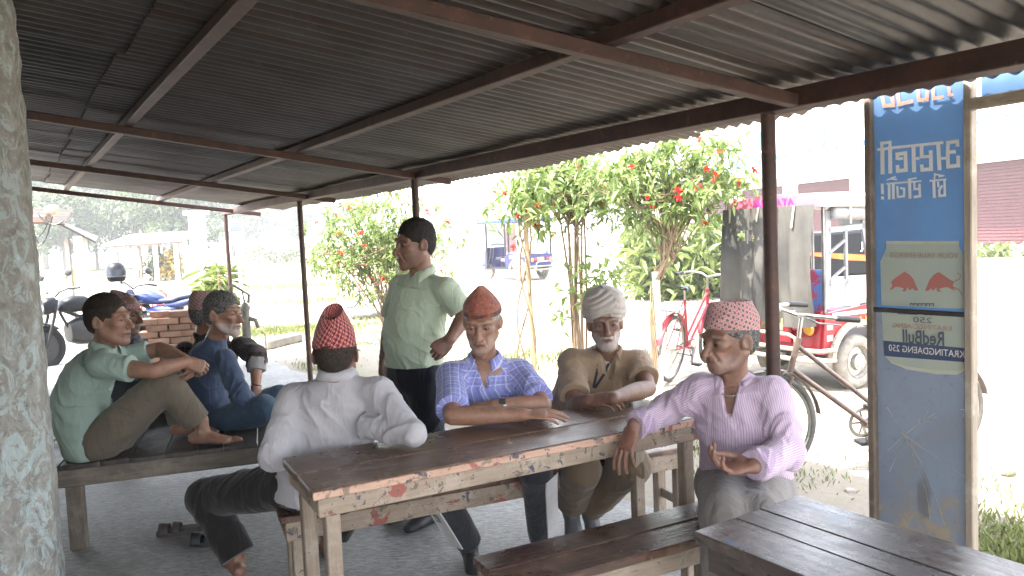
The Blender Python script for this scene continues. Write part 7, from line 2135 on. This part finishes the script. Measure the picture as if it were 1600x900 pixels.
# ---------- the standing man
def man_standing():
    R = person('man standing in a pale green polo shirt and navy trousers, hand on his hip', V(-.5, 4.1, 0))
    c = J(648, 382, 4.06); r, f, u = head_axes((-.80, -.55, -.06)); s = 1.02
    nb = J(660, 427, 4.10)
    S2, S1 = J(697, 449, 3.99), J(627, 444, 4.22); lat = unit(S2 - S1); S1 = S1 - V(0, 0, .010); S2 = S2 - V(0, 0, .010)
    E2, W2_ = J(727, 493, 3.98), J(703, 530, 3.86); E1, W1_ = J(610, 505, 4.30), J(600, 558, 4.24)
    pel = J(648, 578, 4.10)
    pts = [pel, J(647, 545, 4.09), J(647, 512, 4.08), J(655, 470, 4.10), (S1 + S2) / 2 + V(0, 0, .0), nb + V(0, 0, -.012)]
    fb = unit(np.cross(V(0, 0, 1), lat)); fb = fb if fb[0] < 0 else -fb
    T = torso_tube(pts, [.160, .160, .162, .165, .135, .062], [.135, .150, .150, .122, .092, .058], lat, (.0085, 16, 10), [(J(648, 569, 4.1), V(.02, 0, -1))], seed=41)
    M = cloth_mat('pale green polo knit', (.40, .46, .345), (.36, .415, .31))
    SA = sleeve_short(S1, E1, .8, (.058, .061, .062), seed=6); SB = sleeve_short(S2, E2, .80, (.059, .063, .066), seed=7)
    o, FF = cloth('polo_shirt', R, [T, SA, SB] + yoke(nb, S1, S2), M, .006, [T, SA, SB])
    collar(R, nb + V(0, 0, -.006), V(-.15, -.12, 1), fb, M, .062, .028, .042, .03, .8)
    mid = [nb * (1 - t) + pts[2] * t for t in np.linspace(.18, .55, 6)]
    strip_on(R, FF, mid, -fb, .03, M, 'placket', .004); buttons_on(R, FF, mid[1::2], -fb, BTN)
    hp = head_prims(c, r, f, u, s, 1.05, 1.06, 0, nb, (.056, .062), .0, .8)
    A1 = [arm_skin(S1, E1, W1_, 1.02)] + hand_prims(W1_, unit(V(-.05, -.1, -1)), unit(V(-.8, .5, 0)), 1, (.4, .4, .4, .45))
    A2 = [arm_skin(S2, E2, W2_, 1.04)] + hand_prims(W2_, unit(V(-.75, -.25, -.5)), unit(V(.2, -.9, .4)), 1, (.85, .85, .85, .9), .04, (.3, .4))
    body(R, [Field(hp), .0032, lambda X: head_tint(X, c, r, f, u, s, (.012, .01, .01), .9, (.02, .018, .018), .25, stubble_hi=-.045), Field(A1), .0036, NOTINT, Field(A2), .0034, NOTINT], SK2, None)
    eyes_for(R, c, r, f, u, s, 0, .1)
    hair_obj(R, hair_cap(c, r, f, u, s, .066, .007, top=.004), H_BLACK)
    h1, h2 = pel - lat * .085 + V(0, 0, -.03), pel + lat * .085 + V(0, 0, -.03)
    K1, K2 = h1 + V(.0, .0, -.38), h2 + V(.0, -.02, -.38); A1_, A2_ = V(K1[0], K1[1] + .03, .09), V(K2[0], K2[1] + .03, .09)
    MT = cloth_mat('navy trousers', (.011, .012, .02), (.008, .009, .015))
    cloth('trousers', R, [Tube([pel + V(0, 0, .06), pel + V(0, 0, -.03)], [.150, .155], [.118, .12], lat, .04), leg_tube(h1, K1, A1_, (.098, .09, .078, .074, .072), (.006, 14, 9), -.02, 14), leg_tube(h2, K2, A2_, (.098, .09, .078, .074, .072), (.006, 14, 9), -.02, 15)], MT, .007)
    for A_ in (A1_, A2_):
        X, F = Field(shoe_prims(A_, fb)).mesh(.006); to_mesh('shoe', X, F, M_SOLE2, R)
man_standing()

# ---------- the barefoot man with drawn-up knees on the platform
def man_knees():
    R = person('barefoot man in a pale sage polo shirt hugging his drawn-up knees on the platform', V(-2.1, 4.05, .45))
    c = J(170, 500, 3.98); r, f, u = head_axes((.98, -.12, -.02), (.05, 0, 1)); s = 1.06
    nb = J(161, 540, 4.03)
    S1, S2 = J(158, 568, 3.88), J(192, 558, 4.22); lat = unit(S1 - S2); S1 = S1 - V(0, 0, .010); S2 = S2 - V(0, 0, .010)
    E1, W1_ = J(238, 580, 3.86), J(290, 566, 4.02); E2, W2_ = J(250, 545, 4.26), J(290, 562, 4.14)
    pel = J(147, 684, 4.06)
    pts = [J(143, 692, 4.04), J(132, 660, 4.05), J(126, 622, 4.06), J(138, 590, 4.05), J(158, 562, 4.05), nb + V(0, 0, -.012)]
    T = torso_tube(pts, [.178, .175, .168, .165, .14, .062], [.135, .138, .130, .120, .095, .058], lat, (.0085, 16, 10), [(J(150, 716, 4.04), V(.35, 0, -1))], seed=51)
    M = cloth_mat('pale sage polo knit', (.335, .43, .375), (.30, .385, .335))
    SA = sleeve_short(S1, E1, .60, (.060, .064, .067), (.006, 20, 12), 8); SB = sleeve_short(S2, E2, .7, (.058, .06, .062), seed=9)
    o, FF = cloth('polo_shirt', R, [T, SA, SB] + yoke(nb, S1, S2), M, .006, [T, SA, SB])
    collar(R, nb + V(.005, 0, -.008), V(.3, 0, 1), V(1, -.1, 0), M, .064, .026, .045, .03, .8)
    hp = head_prims(c, r, f, u, s, 1.05, 1.0, .4, nb, (.054, .060), .0, .75)
    A1 = [arm_skin(S1, E1, W1_, 1.05)] + hand_prims(W1_, unit(V(.75, .35, -.35)), unit(V(.2, -.7, .6)), 1, (.75, .75, .8, .8), .04, (.3, .3))
    A2 = [arm_skin(S2, E2, W2_, 1.02)] + hand_prims(W2_, unit(V(.6, -.55, -.45)), unit(V(.4, .6, .6)), -1, (.6, .6, .65, .7), .04, (.3, .3))
    h1, h2 = pel + V(.07, -.085, -.0), pel + V(.07, .085, 0)
    K1, A1_ = J(259, 600, 4.04), J(316, 668, 4.12); K2, A2_ = J(262, 596, 4.30), J(288, 666, 4.34)
    t1 = onz(384, 690, .47) - onz(318, 690, .47)
    body(R, [Field(hp), .0032, lambda X: head_tint(X, c, r, f, u, s, (.02, .017, .016), .85, (.12, .1, .1), .22, stubble_hi=-.045), Field(A1), .0034, NOTINT, Field(A2), .0036, NOTINT,
             Field(foot_prims(V(A1_[0], A1_[1], .535), t1, big=1, s=1.02)), .0034, NOTINT, Field(foot_prims(V(A2_[0], A2_[1], .535), t1 + V(0, .05, 0), big=-1)), .004, NOTINT], SK3, None)
    eyes_for(R, c, r, f, u, s, 0, .1)
    hair_obj(R, hair_cap(c, r, f, u, s, .076, .008, top=.002), H_BROWN)
    MT = cloth_mat('olive khaki trousers', (.155, .128, .096), (.125, .104, .08))
    cloth('trousers', R, [Tube([pel + V(.05, -.06, -.03), pel + V(.05, .06, -.03)], .10, .10, k=.04), leg_tube(h1, K1, A1_, (.102, .100, .086, .074, .070), (.006, 14, 9), .045, 16), leg_tube(h2, K2, A2_, (.105, .095, .082, .072, .068), (.006, 14, 9), .04, 17)], MT, .006)
man_knees()

# ---------- the grey-haired man in slate blue, cross-legged
def man_slate():
    R = person('grey-haired man in slate blue clothes sitting cross-legged on the platform', V(-1.75, 4.6, .45))
    c = J(349, 490, 4.56); r, f, u = head_axes((.95, -.28, -.06), (.02, 0, 1)); s = 1.05
    nb = J(337, 530, 4.62)
    S1, S2 = J(352, 558, 4.46), J(325, 550, 4.82); lat = unit(S1 - S2); S1 = S1 - V(0, 0, .010); S2 = S2 - V(0, 0, .010)
    E1, W1_ = J(376, 620, 4.42), J(404, 640, 4.56); E2, W2_ = J(345, 610, 4.9), J(385, 630, 4.85)
    pel = J(335, 650, 4.64)
    pts = [pel, J(322, 628, 4.64), J(318, 598, 4.64), J(322, 572, 4.63), J(332, 550, 4.63), nb + V(0, 0, -.012)]
    T = torso_tube(pts, [.175, .17, .172, .172, .145, .062], [.14, .13, .125, .118, .095, .058], lat, (.0085, 16, 10), seed=61)
    M = cloth_mat('slate blue kurta cotton', (.052, .072, .125), (.042, .06, .105))
    o, FF = cloth('kurta', R, [T, sleeve_long(S1, E1, W1_, (.060, .057, .052, .048, .045), (.009, 26, 12), 0, 4), sleeve_long(S2, E2, W2_, seed=5)], M, .006)
    hp = head_prims(c, r, f, u, s, 1.08, .98, .6, nb, (.052, .058), .002, .7)
    A1 = [arm_skin(S1, E1, W1_)] + hand_prims(W1_, unit(V(.7, .4, -.2)), V(0, -.3, 1), 1, (.3, .3, .3, .3))
    body(R, [Field(hp), .0033, lambda X: head_tint(X, c, r, f, u, s, (.1, .095, .09), .7, (.5, .48, .46), .55, stubble_hi=-.04), Field(A1), .004, NOTINT], SK3, None)
    eyes_for(R, c, r, f, u, s, 0, .1)
    hair_obj(R, hair_cap(c, r, f, u, s, .062, .007), H_GREY)
    MT = cloth_mat('washed blue trousers', (.05, .085, .13), (.04, .068, .105))
    h1, h2 = pel + V(.05, -.1, -.03), pel + V(.05, .1, -.03)
    cloth('trousers', R, [Tube([pel + V(0, -.08, -.04), pel + V(0, .08, -.04)], .13, .12, k=.04), leg_tube(h1, J(412, 640, 4.44), J(388, 658, 4.74), (.10, .09, .08, .07, .062), (.006, 14, 9), seed=18), leg_tube(h2, J(436, 622, 4.78), J(378, 652, 4.66), (.10, .088, .076, .068, .06), (.006, 14, 9), seed=19)], MT, .0065)
man_slate()

# ---------- the man in the dark checked shirt behind him
def man_checked():
    R = person('man in a dark checked shirt and dusty topi, turned away behind the slate blue one', V(-1.95, 5.1, .45))
    c = J(326, 490, 5.06); r, f, u = head_axes((.85, .5, -.05)); s = 1.05
    nb = J(318, 522, 5.10)
    S1, S2 = J(378, 538, 5.0), J(289, 545, 5.12); lat = unit(S1 - S2); S1 = S1 - V(0, 0, .010); S2 = S2 - V(0, 0, .010)
    E1, W1_ = J(401, 556, 4.84), J(400, 606, 4.74)
    pel = J(322, 630, 5.1)
    pts = [pel, J(320, 600, 5.1), J(322, 575, 5.1), J(328, 552, 5.08), J(326, 538, 5.09), nb + V(0, 0, -.012)]
    T = torso_tube(pts, [.18, .175, .18, .19, .15, .062], [.14, .13, .125, .118, .09, .058], lat, (.0085, 16, 10), seed=71)
    M = cloth_mat('dark checked flannel', (.022, .014, .013), (.017, .011, .0105), plaid([((.12, .09, .085), 0, .022, .14, .6), ((.12, .09, .085), 1, .022, .14, .6)]))
    E2, W2_ = J(282, 590, 5.02), J(330, 600, 5.2)
    o, FF = cloth('shirt', R, [T, sleeve_long(S1, E1, E1 + (W1_ - E1) * .35, (.064, .060, .056, .054, .052), (.009, 26, 12), 0, 6), sleeve_long(S2, E2, W2_, (.06, .058, .052, .048, .045), seed=7)], M, .007)
    d = unit(W1_ - E1)
    X, F = Field([Tube([E1 + d * .03, E1 + d * .10], [.056, .052], k=.01, wr=(.006, 40, 10), clip=[(E1 + d * .10, d)])]).mesh(.005)
    to_mesh('inner_cuff', X, F, cloth_mat('grey inner sleeve', (.3, .29, .28)), R, {'pc': X.astype(np.float32)})
    hp = head_prims(c, r, f, u, s, neck_to=nb)
    A1 = [arm_skin(S1, E1, W1_)] + hand_prims(W1_, unit(V(.25, -.3, -.9)), unit(V(.5, -.8, .2)), -1, (.25, .25, .3, .3), .1, (.2, .2), 1.05)
    body(R, [Field(hp), .004, lambda X: head_tint(X, c, r, f, u, s), Field(A1), .0036, NOTINT], SK1, None)
    hair_obj(R, hair_cap(c, r, f, u, s, .062, .005, hat=.042), H_GREY, .005)
    topi(R, c, r, f, u, s, DH_DUST, .105, .115, .035, .030, 0, 0, .03, .07)
    MB().lathe(W1_ - d * .012, d, [(.030, 0), (.033, .003), (.030, .007)], 20).build('bracelet', M_CHROME, R, 60)
    MT = cloth_mat('grey trousers', (.12, .115, .11))
    cloth('trousers', R, [Tube([pel + V(-.08, 0, -.05), pel + V(.08, 0, -.05)], .13, .12, k=.04), leg_tube(pel + V(.1, -.02, -.05), pel + V(.42, .12, -.03), pel + V(.2, .3, -.07), seed=3), leg_tube(pel + V(-.05, .05, -.05), pel + V(.05, .42, -.03), pel + V(.2, .2, -.07), seed=4)], MT, .009)
man_checked()

# ---------- the man half hidden behind the one with drawn-up knees
def man_hidden():
    R = person('man in a grey shirt and dusty topi, half hidden behind the barefoot man', V(-2.45, 5.05, .45))
    c = J(196, 490, 5.04); r, f, u = head_axes((.95, -.22, -.16), (.1, 0, 1)); s = 1.05
    nb = J(190, 528, 5.08)
    S1, S2 = J(214, 540, 4.94), J(180, 540, 5.28); lat = unit(S1 - S2); S1 = S1 - V(0, 0, .010); S2 = S2 - V(0, 0, .010)
    pel = J(190, 630, 5.1)
    pts = [pel, J(190, 600, 5.1), J(194, 575, 5.1), J(200, 552, 5.1), J(198, 538, 5.1), nb + V(0, 0, -.012)]
    T = torso_tube(pts, [.175, .17, .172, .172, .145, .062], [.14, .13, .125, .118, .095, .058], lat, seed=81)
    E1, W1_ = J(232, 590, 4.92), J(262, 600, 5.0); E2, W2_ = J(215, 590, 5.3), J(250, 600, 5.25)
    M = cloth_mat('grey blue shirt cotton', (.14, .15, .18), (.115, .125, .15))
    cloth('shirt', R, [T, sleeve_long(S1, E1, W1_, seed=4), sleeve_long(S2, E2, W2_, seed=5)], M, .008)
    hp = head_prims(c, r, f, u, s, 1.05, 1., .5, nb, (.052, .058), 0, .7)
    A1 = [arm_skin(S1, E1, W1_)] + hand_prims(W1_, unit(V(.7, .3, -.2)), V(0, -.3, 1), 1)
    body(R, [Field(hp), .0036, lambda X: head_tint(X, c, r, f, u, s, (.05, .05, .05), .7, (.3, .28, .27), .35), Field(A1), .005, NOTINT], SK2, None)
    eyes_for(R, c, r, f, u, s, 0, .2)
    hair_obj(R, hair_cap(c, r, f, u, s, .062, .004, hat=.046), H_GREY, .005)
    topi(R, c, r, f, u, s, DH_DUST, .075, .10, .030, .036, .004, -.02, .02, .07)
    MT = cloth_mat('grey trousers', (.12, .115, .11))
    cloth('trousers', R, [Tube([pel + V(0, -.08, -.05), pel + V(0, .08, -.05)], .13, .12, k=.04), leg_tube(pel + V(.08, -.08, -.05), pel + V(.4, -.05, .0), pel + V(.2, .08, -.07), seed=3), leg_tube(pel + V(.08, .08, -.05), pel + V(.35, .25, .0), pel + V(.2, .02, -.07), seed=4)], MT, .01)
man_hidden()
# a small far figure under the hut
def far_sitter():
    p = onz(92, 414, -.02)
    R = person('far figure crouching by a parked motorcycle under the hut', p)
    X, F = Field([Tube([p + V(0, 0, .35), p + V(.05, 0, .6), p + V(.02, -.05, .85)], [.16, .17, .14], k=.05), Ball(p + V(.02, -.1, 1.08), (.09, .1, .12)), Tube([p + V(-.08, 0, .35), p + V(-.15, -.3, .5), p + V(-.12, -.25, .05)], [.09, .08, .06], k=.05), Tube([p + V(.1, 0, .35), p + V(.2, -.3, .5), p + V(.15, -.25, .05)], [.09, .08, .06], k=.05), Tube([p + V(-.15, 0, .8), p + V(-.2, -.2, .6), p + V(0, -.35, .6)], [.06, .05, .04], k=.04)]).mesh(.02)
    to_mesh('body', X, F, SK1, R, {'tint': NOTINT(X)})
    X, F = Field([Tube([p + V(0, 0, .35), p + V(.05, 0, .6), p + V(.02, -.05, .88)], [.175, .185, .155], k=.05)]).mesh(.02); to_mesh('shirt', X, F, cloth_mat('orange shirt', (.5, .2, .1)), R, {'pc': X.astype(np.float32)})
    MB().ball(p + V(.02, -.08, 1.12), (.1, .11, .11)).build('hair', H_BLACK, R, 179)
far_sitter()
# ------------------------------------------------------------------ hazy air over the fields
def haze():
    o = MB().box(V(0, 60, 8.), (420, 420, 18.4)).build('haze', None)
    m = bpy.data.materials.new('hazy air'); m.use_nodes = True
    nt = m.node_tree; nt.nodes.clear()
    vp = nt.nodes.new('ShaderNodeVolumePrincipled'); out = nt.nodes.new('ShaderNodeOutputMaterial')
    vp.inputs['Color'].default_value = (.93, .95, .96, 1); vp.inputs['Density'].default_value = .0022; vp.inputs['Anisotropy'].default_value = .2
    nt.links.new(vp.outputs[0], out.inputs['Volume'])
    o.data.materials.append(m)
    tag(o, 'pale haze hanging over the far fields', 'haze', None, 'stuff')
haze()
